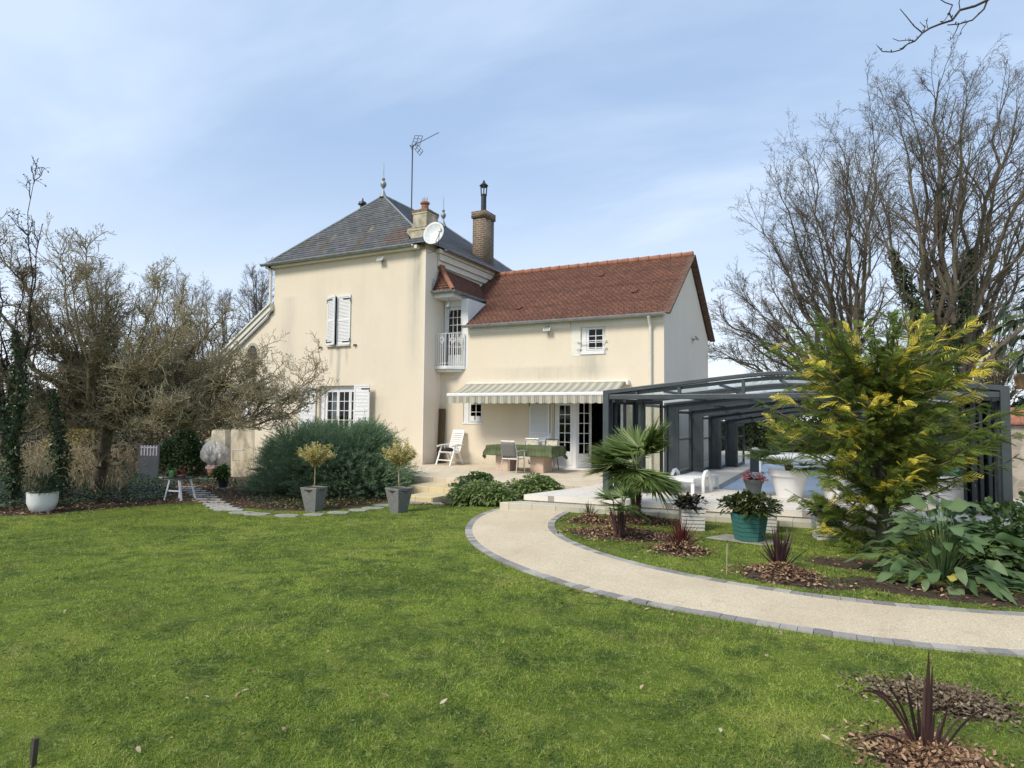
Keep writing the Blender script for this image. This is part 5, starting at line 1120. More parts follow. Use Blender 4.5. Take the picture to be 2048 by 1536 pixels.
for i in range(12): curve_limb(rr, (0, 0, .3), (rr.uniform(-.3, .3), rr.uniform(-.2, .2), rr.uniform(.7, 1.15)), .012, .004, 6, (rr.uniform(-.1, .1), 0, 0), .02, sg)
wood(sg, 'stem', M['dbark'], t)
pp_ = onG(446, 977); t = thing('small_plant_pot', 'small dark pot on a stone before the garden wall', 'pot', tuple(pp_)); SMALLPOT = Vector(pp_)+Vector((0, 0, .30))
m = MB(); m.lathe([(.10, .03), (.14, .30), (.15, .31), (.13, .29)], 16); m.build('shell', M['anth_dark'], t, smooth=True); m = MB(); m.lathe([(.22, 0), (.21, .03)], 10); m.build('saucer', M['flag'], t)

# stone wall at the right, timber roof corner, cable
a = onY(2008, 850, 16.6); b = MB(); b.box(a[0], 10.5, 16.6, 17.0, -.2, 1.52); t = thing('stone_wall', 'rubble stone wall with red tile coping right of the enclosure', 'wall', (a[0], 16.6, 0))
b.V = [(v[0]-a[0], v[1]-16.6, v[2]) for v in b.V]; b.build('masonry', M['rubble'], t)
me_ = MB()
for i in range(24):
    x = i*.27; me_.add([(x, -.10, 1.54), (x+.265, -.10, 1.54), (x+.265, .22, 1.86), (x, .22, 1.86), (x, -.10, 1.58), (x+.265, -.10, 1.58), (x+.265, .22, 1.90), (x, .22, 1.90), (x, .52, 1.54), (x+.265, .52, 1.54)], [(4, 5, 6, 7), (0, 1, 5, 4), (1, 2, 6, 5), (3, 0, 4, 7), (7, 6, 9, 8), (3, 8, 9, 2), (0, 3, 2, 1)])
me_.build('tile_coping', M['terracotta'], t)
c0 = onD(2034, 765, 5.2); t = thing('shelter_roof', 'brown timber corner of a shelter roof at the right edge of the view', 'shelter', tuple(c0)); wm = flat('brown_timber', (.20, .115, .05), .7, .3, 8)
m = MB(); m.bar((0, 0, 0), (.9, .35, .28), .05, .10); m.build('fascia_board', wm, t); m = MB(); m.bar((.02, 0, .02), (.35, 1.6, .06), .06, .10); m.build('rafter', wm, t); m = MB(); m.prism([(0, 0), (1.0, .35), (1.35, 1.9), (.35, 1.6)], lambda q: (q[0], q[1], .07+q[0]*.3), lambda q: (q[0], q[1], .11+q[0]*.3)); m.build('roof_sheet', flat('dark_roof_sheet', (.05, .045, .04), .8), t)
A_ = onY(1416, 712, 25); B_ = onY(1640, 668, 60); b = MB(); b.tube([tuple(A_+(B_-A_)*u-np.array([0, 0, 1.0*math.sin(math.pi*u)])) for u in np.linspace(0, 1, 14)], .02, 5); o = b.build('overhead_cable', M['black']); tag(o, 'thin overhead cable leaving the back of the grey gable', 'cable')
# ------------------------------------------------------------------ vegetation
rng = np.random.default_rng(11)
def sph(n, r=rng): return unit(r.normal(size=(n, 3)))
def merge_leaves(name, m, parts, parent=None, loc=None, smooth=False):
    g = NP()
    for V, F in parts: g.add(V, F)
    o = g.build(name, m, parent, smooth, loc=loc)
    if loc is not None and parent is None: o.location = tuple(loc)
    return o

# bare trees: limbs are drawn toward measured crown points, the rest grows
TW = dict(seg=[6, 4, 3, 2], wob=[.11, .15, .2, .22], up=[.012, .01, .01, .01], n=[6, 5, 3, 0], taper=[.45, .4, .4, .5], t0=[.15, .15, .1, 0], ang=[(18, 42), (22, 50), (28, 60), (30, 60)], ratio=[.5, .5, .5], rr=[.6, .6, .6], rmin=.0055, tiplvl=2)
def crown_tree(name, label, cat, root, ends, r0, spec, kid_len, kids, mat, seed, split=.25, sag=.06, group=None, depth=2.5, rend=.25, i0=2, rlimb=1.0, lift=.12, zmin=None, inner=0):
    rnd = random.Random(seed); root = np.array(root, float); t = thing(name, label, cat, tuple(root), 0, group); segs, tips = [], []
    C = np.mean([e for e in ends], axis=0); fork = root+(C-root)*split*np.array([.45, .45, 1.0])
    tp = curve_limb(rnd, root-np.array([0, 0, .2]), fork, r0*1.15, r0*.85, 5, (0, 0, 0), .008, segs)
    for e in ends:
        e = np.array(e, float)+np.array([rnd.gauss(0, .25), rnd.uniform(-depth, depth), rnd.gauss(0, .1)])
        s0 = tp[rnd.choice([2, 3, 4, 5])]; L = np.linalg.norm(e-s0); out = e-s0; out[2] = 0; rl = r0*rlimb*rnd.uniform(.38, .62)
        pts = curve_limb(rnd, s0, e, rl, rl*rend*.5, 10, out*-.0+np.array([0, 0, -sag*L])+out*sag*.9, .012, segs); Lk = kid_len*L
        for i in range(i0, len(pts)):
            f = i/(len(pts)-1); nk = (kids if i > inner else max(1, kids-2)) if i < len(pts)-1 else kids+2
            for j in range(nk):
                if rnd.random() < .12: continue
                d = unit(pts[i]-pts[i-1]); a = rad(rnd.uniform(16, 46)) if i < len(pts)-1 else rad(rnd.uniform(0, 35)); o_ = np.array([rnd.gauss(0, 1) for _ in range(3)]); o_ -= d*(o_@d); o_ = unit(o_); o_[2] += lift
                nd = unit(d*math.cos(a)+o_*math.sin(a)); p = pts[i]+(pts[i-1]-pts[i])*rnd.random()
                grow(rnd, tuple(p), tuple(nd), Lk*rnd.uniform(.6, 1.15)*(1.1-.55*f), max(rl*(1-.8*f)*.5, .012), 0, spec, segs, tips)
    S = np.array(segs)
    if zmin is not None:      # pruned clear underneath, away from the trunk
        S = S[(np.arange(len(S)) < 5) | ~((np.minimum(S[:, 2], S[:, 5]) < zmin) & (S[:, 0] > root[0]+.45))]; tips = [q for q in tips if not (q[2] < zmin and q[0] > root[0]+.9)]
    S[:, 0:3] -= root; S[:, 3:6] -= root; S = S.tolist()
    wood(S[:5], 'trunk', M['bark'], t, thick=.0, k1=9); o = wood(S[5:], 'branches', mat, t, thick=.035, k1=6, k2=3)
    T = np.array(tips) if tips else np.zeros((0, 6)); T[:, :3] -= root
    return t, T, None
def ends_px(L, d, k_=1.0, rx=0, ry=0): return [onD(rx+(x-rx)*k_, ry+(y-ry)*k_, d) for x, y in L]

# two big bare trees behind the enclosure
dA = 30; rootA = onD(1712, 905, dA); rootA[2] = -.4
eA = ends_px([(1432, 640), (1436, 705), (1462, 590), (1500, 520), (1505, 610), (1520, 455), (1560, 395), (1595, 345), (1640, 300), (1600, 420), (1690, 258), (1735, 240), (1775, 262), (1700, 330), (1560, 520), (1650, 400), (1760, 340), (1480, 660), (1450, 660), (1470, 720), (1530, 650), (1540, 580), (1580, 460), (1690, 300), (1720, 360), (1610, 520)], dA, .90, 1712, 800)
treeA, tipsA, sA = crown_tree('bare_tree', 'wide bare winter tree fanning out between the grey gable and the golden conifer', 'tree', rootA, eA, .38, TW, .30, 3, M['bark'], 21, split=.12, i0=3, rlimb=.72, inner=6, sag=-.05, group='bare trees behind the enclosure', depth=3.0)
dB = 25; rootB = onD(1885, 905, dB); rootB[2] = -.4
eB = ends_px([(1775, 300), (1800, 230), (1835, 190), (1880, 150), (1925, 175), (1965, 130), (2005, 110), (2050, 160), (2100, 220), (1850, 280), (1900, 260), (1960, 230), (2020, 300), (2090, 360), (2140, 300), (1760, 400), (2070, 480), (2120, 560), (1820, 380), (1990, 380)], dB, .92, 1890, 800)
treeB, tipsB, sB = crown_tree('bare_tree', 'tallest bare tree with ivy covered lower trunks at the right edge', 'tree', rootB, eB, .42, TW, .26, 3, M['bark'], 22, split=.16, i0=3, rlimb=.72, inner=6, group='bare trees behind the enclosure', depth=2.5, sag=-.02)
# ivy on the lower limbs
def ivy_on(tree, polylines, root, m, name='ivy', per=420, rad_=.33, seed=1, size=.13, far=None):
    r = np.random.default_rng(seed); parts = []; sg = []
    for pl in polylines:
        pl = [np.array(p) for p in pl]
        for a, b in zip(pl[:-1], pl[1:]):
            L = np.linalg.norm(b-a); n = int(per*L); t = r.random(n); c = a+(b-a)*t[:, None]; rr_ = rad_*(.5+.5*np.sin(t*7+r.random()*6)**2)*((1-.75*t) if b is pl[-1] else 1.0)
            P = c+sph(n, r)*rr_[:, None]*r.random(n)[:, None]**.4*np.array([1, 1, 1.1]); D = sph(n, r)+np.array([0, 0, -.5]); parts.append(blades(P-root, D, size*r.uniform(.6, 1.3, n), size*.85, .1, 2, 'heart', rng=r))
        for a, b in zip(pl[:-1], pl[1:]): sg.append((*(a-root), *(b-root), .07, .05))
    o = merge_leaves(name, m, parts, tree); wood(sg, 'stem', M['dbark'], tree); return o
ivy_on(treeB, [[onD(1880, 800, 24.6), onD(1865, 720, 24.6), onD(1840, 640, 24.6), onD(1808, 560, 24.6), onD(1782, 500, 24.6)], [onD(1890, 800, 24.4), onD(1900, 700, 24.4), onD(1925, 610, 24.4), onD(1940, 500, 24.4)], [onD(1880, 780, 24.8), onD(1885, 660, 24.8), onD(1872, 560, 24.8)]], np.array(treeB.location), M['ivy'], seed=4, rad_=.48, per=480, size=.13)
# smaller bare trees in the distance
SM = dict(TW); SM.update(n=[5, 5, 3, 0])
for i, (px, d, h, w, lab) in enumerate(((520, 34, 560, 34, 'small bare tree just behind the left verge of the house'), (440, 33, 610, 55, 'bare tree rising behind the magnolia near the house'), (360, 36, 575, 60, 'distant bare tree with a rounded crown behind the magnolia'), (1990, 42, 590, 70, 'distant bare tree over the stone wall'), (205, 36, 560, 60, 'distant bare tree behind the left part of the magnolia'))):
    r_ = onD(px, 880, d); r_[2] = -.6; ee = ends_px([(px+w*math.cos(a)*q, h+ (1-math.sin(a))*w*1.4) for a, q in ((.1, 1), (.5, .9), (.9, .9), (1.3, 1), (1.57, 1), (1.9, 1), (2.3, .9), (2.7, 1), (3.05, 1), (1.57, .3))], d)
    crown_tree('bare_tree', lab, 'tree', r_, ee, .22, SM, .33, 2, M['bark'], 30+i, split=.35, group='bare trees in the distance', depth=1.2)

# magnolia on the left : low arching, dense and pale
MG = dict(seg=[5, 4, 3], wob=[.34, .36, .34], up=[.02, .05, .10], n=[7, 6, 0], taper=[.5, .5, .6], t0=[.1, .1, 0], ang=[(25, 65), (30, 70), (30, 60)], ratio=[.48, .50], rr=[.65, .65], rmin=.0045, tiplvl=1)
dM = 14.5; rootM = onG(190, 985)
eM = ends_px([(590, 752), (560, 800), (520, 805), (535, 712), (500, 760), (560, 770), (500, 812), (470, 690), (455, 740), (425, 650), (385, 610), (345, 575), (300, 560), (245, 545), (200, 520), (150, 510), (100, 490), (60, 520), (360, 660), (420, 800), (450, 815), (380, 810), (300, 800), (250, 700), (180, 640), (120, 600), (60, 640), (330, 740), (120, 760), (20, 560), (260, 620), (400, 720), (290, 640), (220, 600), (340, 690), (240, 760), (170, 720), (60, 740), (430, 720), (480, 780), (380, 760)], dM)
tM, tipsM, _ = crown_tree('magnolia_tree', 'broad tangled magnolia with pale twigs and buds left of the house', 'tree', rootM, eM, .15, MG, .26, 4, M['twig'], 41, split=.58, sag=.05, depth=1.3, zmin=1.22, lift=.1)
T = tipsM; n = len(T); parts = [blades(T[:, :3], T[:, 3:]+np.array([0, 0, .3]), rng.uniform(.03, .055, n), .018, 0, 2, 'leaf', rng=rng)]
merge_leaves('bud', leafmat('magnolia_bud', (.20, .18, .11), (.30, .28, .19), (.40, .38, .28), .7, .1), parts, tM)
# a second scrubby tree left of it, dark, ivy clad
rootL = onG(28, 1000); eL = ends_px([(2, 330), (-60, 300), (18, 400), (36, 450), (-70, 380), (50, 520), (0, 430), (-100, 500)], 12.5)
LT = dict(MG); LT.update(ang=[(20, 60), (25, 60), (30, 60)], n=[4, 2, 0])
tL, tipsL, _ = crown_tree('ivy_clad_tree', 'dark leaning tree wrapped in ivy at the left edge', 'tree', rootL, eL, .12, LT, .14, 2, M['dbark'], 43, split=.35, sag=.03, depth=.8, rlimb=.8)
n = len(tipsL); idx = rng.random(n) < .6; merge_leaves('leaves', leafmat('dark_bud', (.03, .025, .02), (.07, .05, .04), (.10, .07, .05), .8, .1), [blades(tipsL[idx, :3], tipsL[idx, 3:], .05, .03, .2, 2, 'leaf', rng=rng)], tL)
ivy_on(tL, [[rootL+np.array([0, 0, -.2]), onD(25, 880, 12.7), onD(40, 760, 12.7), onD(30, 660, 12.6)], [onD(25, 880, 12.7), onD(-20, 780, 12.7), onD(-30, 640, 12.7)]], rootL, M['ivy'], seed=5, rad_=.24, per=650, size=.07)
# second ivy-covered stem inside the magnolia
tI = thing('ivy_clad_stump', 'ivy covered stem standing inside the magnolia', 'tree', tuple(onG(120, 995))); ro = np.array(tI.location)
ivy_on(tI, [[ro, onD(118, 880, 13.6), onD(105, 780, 13.6)]], ro, M['ivy'], seed=6, rad_=.30, per=700, size=.07)
# tangle of thin shoots beneath
def tangle(name, label, pxs, d0, h, nst, m, seed, r=.009, cat='shrub', ln=1.3):
    rnd = random.Random(seed); p0 = onG(*pxs[0]); t = thing(name, label, cat, tuple(p0)); segs = []
    for i in range(nst):
        a = pxs[rnd.randrange(len(pxs))]; b_ = onG(a[0]+rnd.uniform(-25, 25), a[1]+rnd.uniform(-14, 4))
        L = rnd.uniform(.5, 1)*ln; an = rnd.uniform(0, 2*math.pi); e = b_+np.array([math.cos(an)*L*.8, math.sin(an)*L*.5, rnd.uniform(.35, 1)*h])
        pts = curve_limb(rnd, b_, e, r, r*.45, 7, (0, 0, L*.35), .05, segs)
        for k_ in range(3):
            q = pts[rnd.randrange(2, 7)]; curve_limb(rnd, q, q+np.array([rnd.gauss(0, .25), rnd.gauss(0, .2), rnd.uniform(-.15, .45)]), r*.5, r*.3, 4, (0, 0, .05), .06, segs)
    S = np.array(segs); S[:, :3] -= p0; S[:, 3:6] -= p0; wood(S.tolist(), 'stem', m, t, thick=.03, k2=3); return t
tangle('bare_shrub', 'tangle of dry arching shoots under the magnolia', [(40, 985), (90, 985), (140, 985), (190, 985), (235, 985)], 13, 1.3, 190, M['twig'], 51, r=.010, ln=1.5)
tangle('bare_shrub', 'brown thicket behind the white bowl planter', [(10, 960), (60, 955), (110, 960), (170, 950), (220, 955)], 14, 1.6, 170, M['bark'], 52, r=.011, ln=1.6)

# leafy masses built on lumpy volumes
def lumps(c, rx, ry, rz, n, seed, k=26, rmin=.25, rmax=.5):
    """points clustered on lumps inside a flattened ellipsoid; returns points and outward directions"""
    r = np.random.default_rng(seed); cs = sph(k, r); cs[:, 2] = np.abs(cs[:, 2])*1.0-.1; cs *= r.uniform(.55, .85, (k, 1)); rr_ = r.uniform(rmin, rmax, k)
    w = rr_**2/np.sum(rr_**2); j = r.choice(k, n, p=w); d = sph(n, r); d[:, 2] = np.where(r.random(n) < .75, np.abs(d[:, 2]), d[:, 2]); P = cs[j]+d*(rr_[j]*r.uniform(.75, 1.03, n))[:, None]
    O = unit(P+d*.8); return c+P*np.array([rx, ry, rz]), O
# juniper
jc = np.array([*onG(652, 985)[:2], -.5]); jc[1] += .25; t = thing('juniper_bush', 'large spreading blue green juniper in front of the cream gable', 'bush', tuple(jc))
JR = np.array([2.4, 1.6, 2.42]); r = np.random.default_rng(60); N = 13000
P, O = lumps(np.zeros(3), *JR, N, 61, k=52, rmin=.18, rmax=.36); ok = P[:, 2] > .05; P, O = P[ok], O[ok]; N = len(P)
th = np.abs(P[:, 2])/JR[2]; O = unit(O*np.array([1.1, 1.1, .7])+np.array([.10, 0, .30]))
L = r.uniform(.18, .40, N)*(1+.8*(r.random(N) < .07)); parts = [blades(P, O, L, .020, .18, 2, 'grass', rng=r)]
for q in range(11):
    f = (q+1)/12; side = sph(N, r); side = unit(side-O*np.sum(side*O, 1, keepdims=True)); D = unit(O*.8+side*.75); C = P+O*(L*f)[:, None]; C[:, 2] -= .18*L*f*f
    parts.append(blades(C, D, L*(.42*(1-f*.6)), .015, .0, 1, 'grass', rng=r))
merge_leaves('foliage', leafmat('juniper_needles', (.12, .20, .12), (.23, .33, .19), (.40, .48, .26), .8, .45, .1, .9), parts, t)
segs = []; rn = random.Random(3)
for i in range(120):
    a = rn.uniform(0, 6.28); e = np.array([math.cos(a)*JR[0]*rn.uniform(.4, .85), math.sin(a)*JR[1]*rn.uniform(.4, .85), rn.uniform(.15, 1.4)]); curve_limb(rn, (rn.gauss(0, .2), rn.gauss(0, .15), 0), e, .035, .01, 7, (0, 0, .1), .03, segs)
wood(segs, 'stems', M['dbark'], t)
m = MB(); m.lathe([(1.2, -.02), (1.32, .3), (1.2, .7), (.9, 1.0), (.5, 1.25), (.05, 1.3)], 20, (0, 0, 0), 0, 1.12, .78); m.build('dark_core', flat('self_shaded_core', (.06, .06, .035), .95, .4, 6, bump=.9), t, smooth=True)  # added solid core: the bush's inner self-shadow put into its dark colour
# variegated standards
def standard(base, label, seed, lean=.0):
    t = thing('standard_shrub', label, 'shrub', tuple(base), 0, 'golden standards in grey woven pots'); r = np.random.default_rng(seed); rn = random.Random(seed); h = .40; c = np.array([lean, 0, h+.26]); segs = []
    curve_limb(rn, (0, 0, -.05), (lean*.5, 0, h+.12), .014, .011, 6, (0, 0, 0), .01, segs)
    for i in range(90):
        d = sph(1, r)[0]; d[2] = abs(d[2])*.9+.05; curve_limb(rn, (lean*.5, 0, h+.08), c+d*np.array([.40, .40, .36])*r.uniform(.6, 1.12), .006, .0025, 5, (0, 0, .02), .03, segs)
    wood(segs, 'stem', M['twig'], t, thick=.01, k1=6); S = np.array(segs[6:]); n = 4200; j = r.integers(0, len(S), n); u = r.random((n, 1)); P = S[j, :3]*(1-u)+S[j, 3:6]*u; D = unit(S[j, 3:6]-S[j, :3])+sph(n, r)*.9
    merge_leaves('leaves', leafmat('golden_variegated_leaf', (.30, .28, .08), (.68, .57, .20), (.88, .80, .45), .5, .35) if seed == 71 else bpy.data.materials['golden_variegated_leaf'], [blades(P, D, r.uniform(.045, .085, n), .018, .25, 2, 'leaf', rng=r)], t)
standard(WP1, 'small golden leaved standard in the left grey woven pot', 71, .02); standard(WP2, 'small golden leaved standard in the right grey woven pot', 72, -.01)

# ---- broad leaf clump helper
def clump(name, label, cat, base, n, L, W, up=(.25, 1.0), droop=.5, m=None, seed=1, prof='sword', spread=.04, fold=.3, nseg=5, group=None, stemh=0, part='leaves', wave=0, at_z=0):
    r = np.random.default_rng(seed); t = thing(name, label, cat, tuple(base), 0, group); a = r.uniform(0, 2*np.pi, n); e = r.uniform(*up, n)
    D = np.stack([np.cos(a)*(1-e), np.sin(a)*(1-e), e], 1); P = np.stack([np.cos(a)*r.random(n)*spread, np.sin(a)*r.random(n)*spread, np.full(n, at_z)], 1); Ls = r.uniform(*L, n)
    S = np.stack([-np.sin(a), np.cos(a), np.zeros(n)], 1)+r.normal(size=(n, 3))*.15
    merge_leaves(part, m, [blades(P, D, Ls, W*r.uniform(.8, 1.2, n), droop*(1.15-e), nseg, prof, side=S, fold=fold, wave=wave)], t); return t
M['burg'] = leafmat('burgundy_leaf', (.060, .012, .016), (.13, .025, .028), (.20, .06, .05), .4, .2)
M['darkphor'] = leafmat('dark_bronze_leaf', (.030, .016, .018), (.075, .036, .038), (.15, .085, .075), .35, .1)
clump('red_phormium', 'burgundy spiky plant in the mulch left of the turquoise planter', 'plant', onG(1360, 1100), 170, (.32, .56), .016, (.42, .98), .35, M['burg'], 81, spread=.07)
clump('bronze_phormium', 'dark bronze spiky plant beside the inner edge of the path', 'plant', onG(1558, 1140), 46, (.34, .66), .032, (.5, .98), .30, M['darkphor'], 82, spread=.05)
clump('spiky_plant', 'small olive and brown spiky plant nearest the deck steps', 'plant', onG(1178, 1037), 80, (.22, .40), .014, (.35, .95), .4, leafmat('olive_brown_leaf', (.06, .035, .02), (.09, .10, .035), (.13, .15, .06)), 83, spread=.06)
clump('yucca', 'dark green sword leaved clump beside the broad steps', 'plant', onG(925, 1006), 110, (.45, .78), .048, (.2, .95), .55, leafmat('yucca_leaf', (.018, .04, .018), (.04, .075, .035), (.12, .16, .10)), 84, spread=.12)
# foreground bronze phormium : individually shaped leaves
fb = onG(1855, 1512); t = thing('bronze_phormium', 'sparse dark bronze spiky plant in the mulch at the bottom right', 'plant', tuple(fb)); parts = []
def sword(tipx, tipy, w_, bx=0, dz=0, sagd=0.0, nseg=9):
    tip = onD(tipx, tipy, float(np.dot(fb-EYEP, FW))+dz*.6)-fb; b_ = np.array([bx, 0, .0]); V = []; d = tip-b_; L = np.linalg.norm(d); s_ = unit(np.cross(d, FW)); nrm = unit(np.cross(s_, d)); Vs = []
    for i in range(nseg+1):
        t_ = i/nseg; c = b_+d*t_+np.array([0, 0, sagd*math.sin(math.pi*t_)]); w2 = w_/2*min(.5+t_*1.5, 1)*(1-t_**3)+.001; Vs += [c-s_*w2+nrm*w2*.35, c, c+s_*w2+nrm*w2*.35]
    parts.append((np.array(Vs), np.array([(i*3+j, i*3+j+1, i*3+j+4, i*3+j+3) for i in range(nseg) for j in (0, 1)])))
for a in ((1858, 1296, .030, .0), (1865, 1330, .022, .01, .1), (1850, 1350, .02, -.02, -.05), (1810, 1355, .018, -.03, 0, .01), (1835, 1400, .022, -.02, .1), (1775, 1370, .014, -.04, 0, .05), (1690, 1402, .016, -.04, .05, .16), (1720, 1385, .012, -.03, -.1, .12), (1815, 1440, .02, -.04), (1790, 1470, .018, -.05, .1, .04), (1730, 1480, .014, -.05, -.1, .05), (1880, 1440, .02, .03, .1), (1930, 1430, .014, .04, 0, .04), (1985, 1412, .014, .05, .1, .05), (1900, 1400, .016, .03, -.1), (1870, 1420, .024, .01, -.15), (1845, 1450, .024, 0, -.2), (1770, 1520, .016, -.05, -.2, .04), (1915, 1480, .014, .05, -.1)): sword(*a)
merge_leaves('leaves', M['darkphor'], parts, t)
# ---- hosta-like big leaves
def bigleaf(name, label, base, specs, m, seed, stalk_m, group=None):
    """specs: (dir angle, elevation 0..1, petiole length, leaf length, width)"""
    r = np.random.default_rng(seed); t = thing(name, label, 'plant', tuple(base), 0, group); segs = []; P, D, L, W, S = [], [], [], [], []
    for a, e, pl, ll, ww in specs:
        d = np.array([math.cos(a)*(1-e), math.sin(a)*(1-e), e]); d = unit(d); b_ = np.array([math.cos(a), math.sin(a), 0])*.07*r.random(); tip = b_+d*pl; tip[2] -= .06*pl; mid = (b_+tip)/2+np.array([0, 0, .05*pl])
        for u, v in ((b_, mid), (mid, tip)): segs.append((*u, *v, .008, .006))
        dd = unit(np.array([math.cos(a), math.sin(a), max(.05, e-.35)])); P.append(tip); D.append(dd); L.append(ll); W.append(ww); S.append(np.array([-math.sin(a), math.cos(a), 0])+r.normal(size=3)*.35)
    wood(segs, 'stalk', stalk_m, t, thick=1); V, F = blades(np.array(P), np.array(D), np.array(L), np.array(W), .42, 11, 'leaf', side=np.array(S), fold=.35, wave=.50)
    merge_leaves('leaves', m, [(V, F)], t, smooth=True); return t
r = np.random.default_rng(91); sp_ = []
for i in range(125):
    a = r.uniform(0, 2*np.pi); e = r.uniform(.12, .92); sp_.append((a, e, r.uniform(.30, .58)+.28*e, r.uniform(.26, .44), r.uniform(.10, .15)))
for a, e in ((1.7, .92), (1.2, .9), (2.3, .88), (0.4, .93)): sp_.append((a, e, .88, .42, .18))
hb = onG(1885, 1160); bigleaf('large_leaved_plant', 'broad leaved blue green perennial clump next to the path', hb, sp_, leafmat('glaucous_leaf', (.085, .15, .055), (.15, .235, .10), (.27, .36, .19), .6, .4, .25, 3), 92, leafmat('pale_stalk', (.10, .17, .06), (.16, .24, .09)))
bigleaf('yellowing_leaf', 'yellow drooping leaf at the foot of the broad leaved clump', hb+np.array([.06, -.32, 0]), [(-1.7, .6, .24, .22, .13)], leafmat('yellow_leaf', (.42, .38, .08), (.5, .42, .1)), 93, bpy.data.materials['pale_stalk'])
bigleaf('trailing_leaf', 'fallen leaf on a long stalk at the right edge of the path', hb+np.array([.30, -.25, 0]), [(-.35, .10, .55, .20, .17), (-.2, .2, .35, .20, .10)], bpy.data.materials['glaucous_leaf'], 94, bpy.data.materials['pale_stalk'])
# hydrangea and generic leafy shrubs
def shrub(name, label, c, R_, n, ls, m, seed, cat='shrub', prof='leaf', k=18, rmin=.28, rmax=.5, stems=40, stem_m=None, part='leaves', group=None, wl=.6, dr=.25, nseg=3):
    r = np.random.default_rng(seed); rn = random.Random(seed); t = thing(name, label, cat, tuple(c), 0, group); P, O = lumps(np.zeros(3), *R_, n, seed, k, rmin, rmax); ok = P[:, 2] > .01; P, O = P[ok], O[ok]; n = len(P)
    D = unit(O+sph(n, r)*.7); L = r.uniform(.7, 1.3, n)*ls; S = np.cross(D, np.array([0, 0, 1.])+sph(n, r)*.5); merge_leaves(part, m, [blades(P, D, L, L*wl, dr, nseg, prof, side=S, fold=.25)], t)
    if stems:
        segs = []
        for i in range(stems): e = P[rn.randrange(n)]; curve_limb(rn, (rn.gauss(0, .06), rn.gauss(0, .06), 0), e, .012, .004, 5, (0, 0, .03), .03, segs)
        wood(segs, 'stems', stem_m or M['dbark'], t)
    return t, P, O
hc = onG(2060, 1165); t, P, O = shrub('hydrangea', 'leafy hydrangea with dried flower heads at the right edge', hc+np.array([.15, .35, 0]), np.array([.85, .75, 1.02]), 3000, .10, leafmat('hydrangea_leaf', (.035, .075, .024), (.07, .135, .04), (.16, .21, .07), .45, .25), 101)
hm_ = leafmat('dried_flower_head', (.20, .10, .08), (.36, .24, .17), (.42, .38, .28), .9, .2); r = np.random.default_rng(5); parts_n = 0
for (px, py, dd) in ((1988, 1090, 10.0), (1960, 1125, 9.6), (2030, 1030, 10.3), (2005, 1022, 10.6), (2044, 1080, 10), (2010, 1150, 9.6)):
    c = onD(px, py, dd)-hc-np.array([.15, .35, 0]); q = sph(160, r); g = blades(c+q*.065*np.array([1, 1, .7]), q+sph(160, r)*.8, .028, .022, 0, 1, 'heart', rng=r); merge_leaves('flower_head', hm_, [g], t)
# plant bed between steps and path
M['bedleaf'] = leafmat('pale_green_leaf', (.11, .17, .04), (.21, .28, .09), (.34, .40, .19), .5, .35)
M['geran'] = leafmat('bright_green_leaf', (.035, .085, .018), (.075, .15, .03), (.13, .22, .05), .5, .3)
for i, (x_, y_, rx, ry, rz, n, mt, nm, lab) in enumerate(((-8.05, 13.62, .62, .45, .56, 3600, 'geran', 'ground_perennial', 'bright green leafy plants with small white flowers behind the sword leaved clump'), (-7.15, 12.55, .80, .60, .46, 4600, 'bedleaf', 'ground_perennial', 'pale green leafy perennials at the top of the curved path'), (-6.25, 13.35, .72, .55, .56, 4200, 'bedleaf', 'ground_perennial', 'pale green leafy perennials against the terrace edge right of the white flowered ones'))):
    shrub(nm, lab, np.array([x_, y_, float(ground(x_, y_))+.02]), np.array([rx, ry, rz]), n, .095, M[mt], 110+i, cat='plant', k=30, group='leafy perennials between steps and path', wl=.5, dr=.5)
r = np.random.default_rng(77); 
# clump plants in the planters
def potplant(base, label, seed, m, R_=(.28, .26, .26), n=260, ls=.095, name='potted_plant'):
    return shrub(name, label, Vector(base), np.array(R_), n, ls, m, seed, cat='plant', k=9, stems=14, wl=.5)
M['hell'] = leafmat('dark_purple_green_leaf', (.018, .022, .014), (.035, .032, .022), (.07, .05, .04), .4, .1); M['rhod'] = leafmat('olive_leathery_leaf', (.025, .045, .012), (.055, .08, .02), (.11, .12, .035), .35, .15)
potplant(SPp1, 'dark purple leaved plant in the leftmost slatted planter', 121, M['hell']); potplant(SPp2, 'leafy plant in the planter behind the turquoise one', 122, M['rhod']); potplant(SPp3, 'small dark plant in the planter under the golden conifer', 123, M['hell'], (.26, .22, .18))
potplant(HEX+Vector((0, 0, .37)), 'leathery leaved evergreen in the turquoise hexagonal planter', 124, M['rhod'], (.35, .32, .33), 620, .10)
potplant(POT_PINK, 'pink and cream flowering plant in the dark grey pot', 125, leafmat('pink_petal', (.35, .05, .07), (.45, .14, .15), (.55, .50, .38), .6, .3), (.24, .22, .24), 420, .05)
potplant(SMALLPOT, 'green grassy plant in the small dark pot by the garden wall', 126, M['geran'], (.30, .25, .30), 320, .14); potplant(Vector(tp)+Vector((-.12, .12, H_+.03)), 'red leaved plant behind the watering can on the trestle table', 127, leafmat('red_brown_leaf', (.12, .03, .025), (.25, .08, .06), (.35, .16, .10)), (.17, .14, .22), 70, .10)
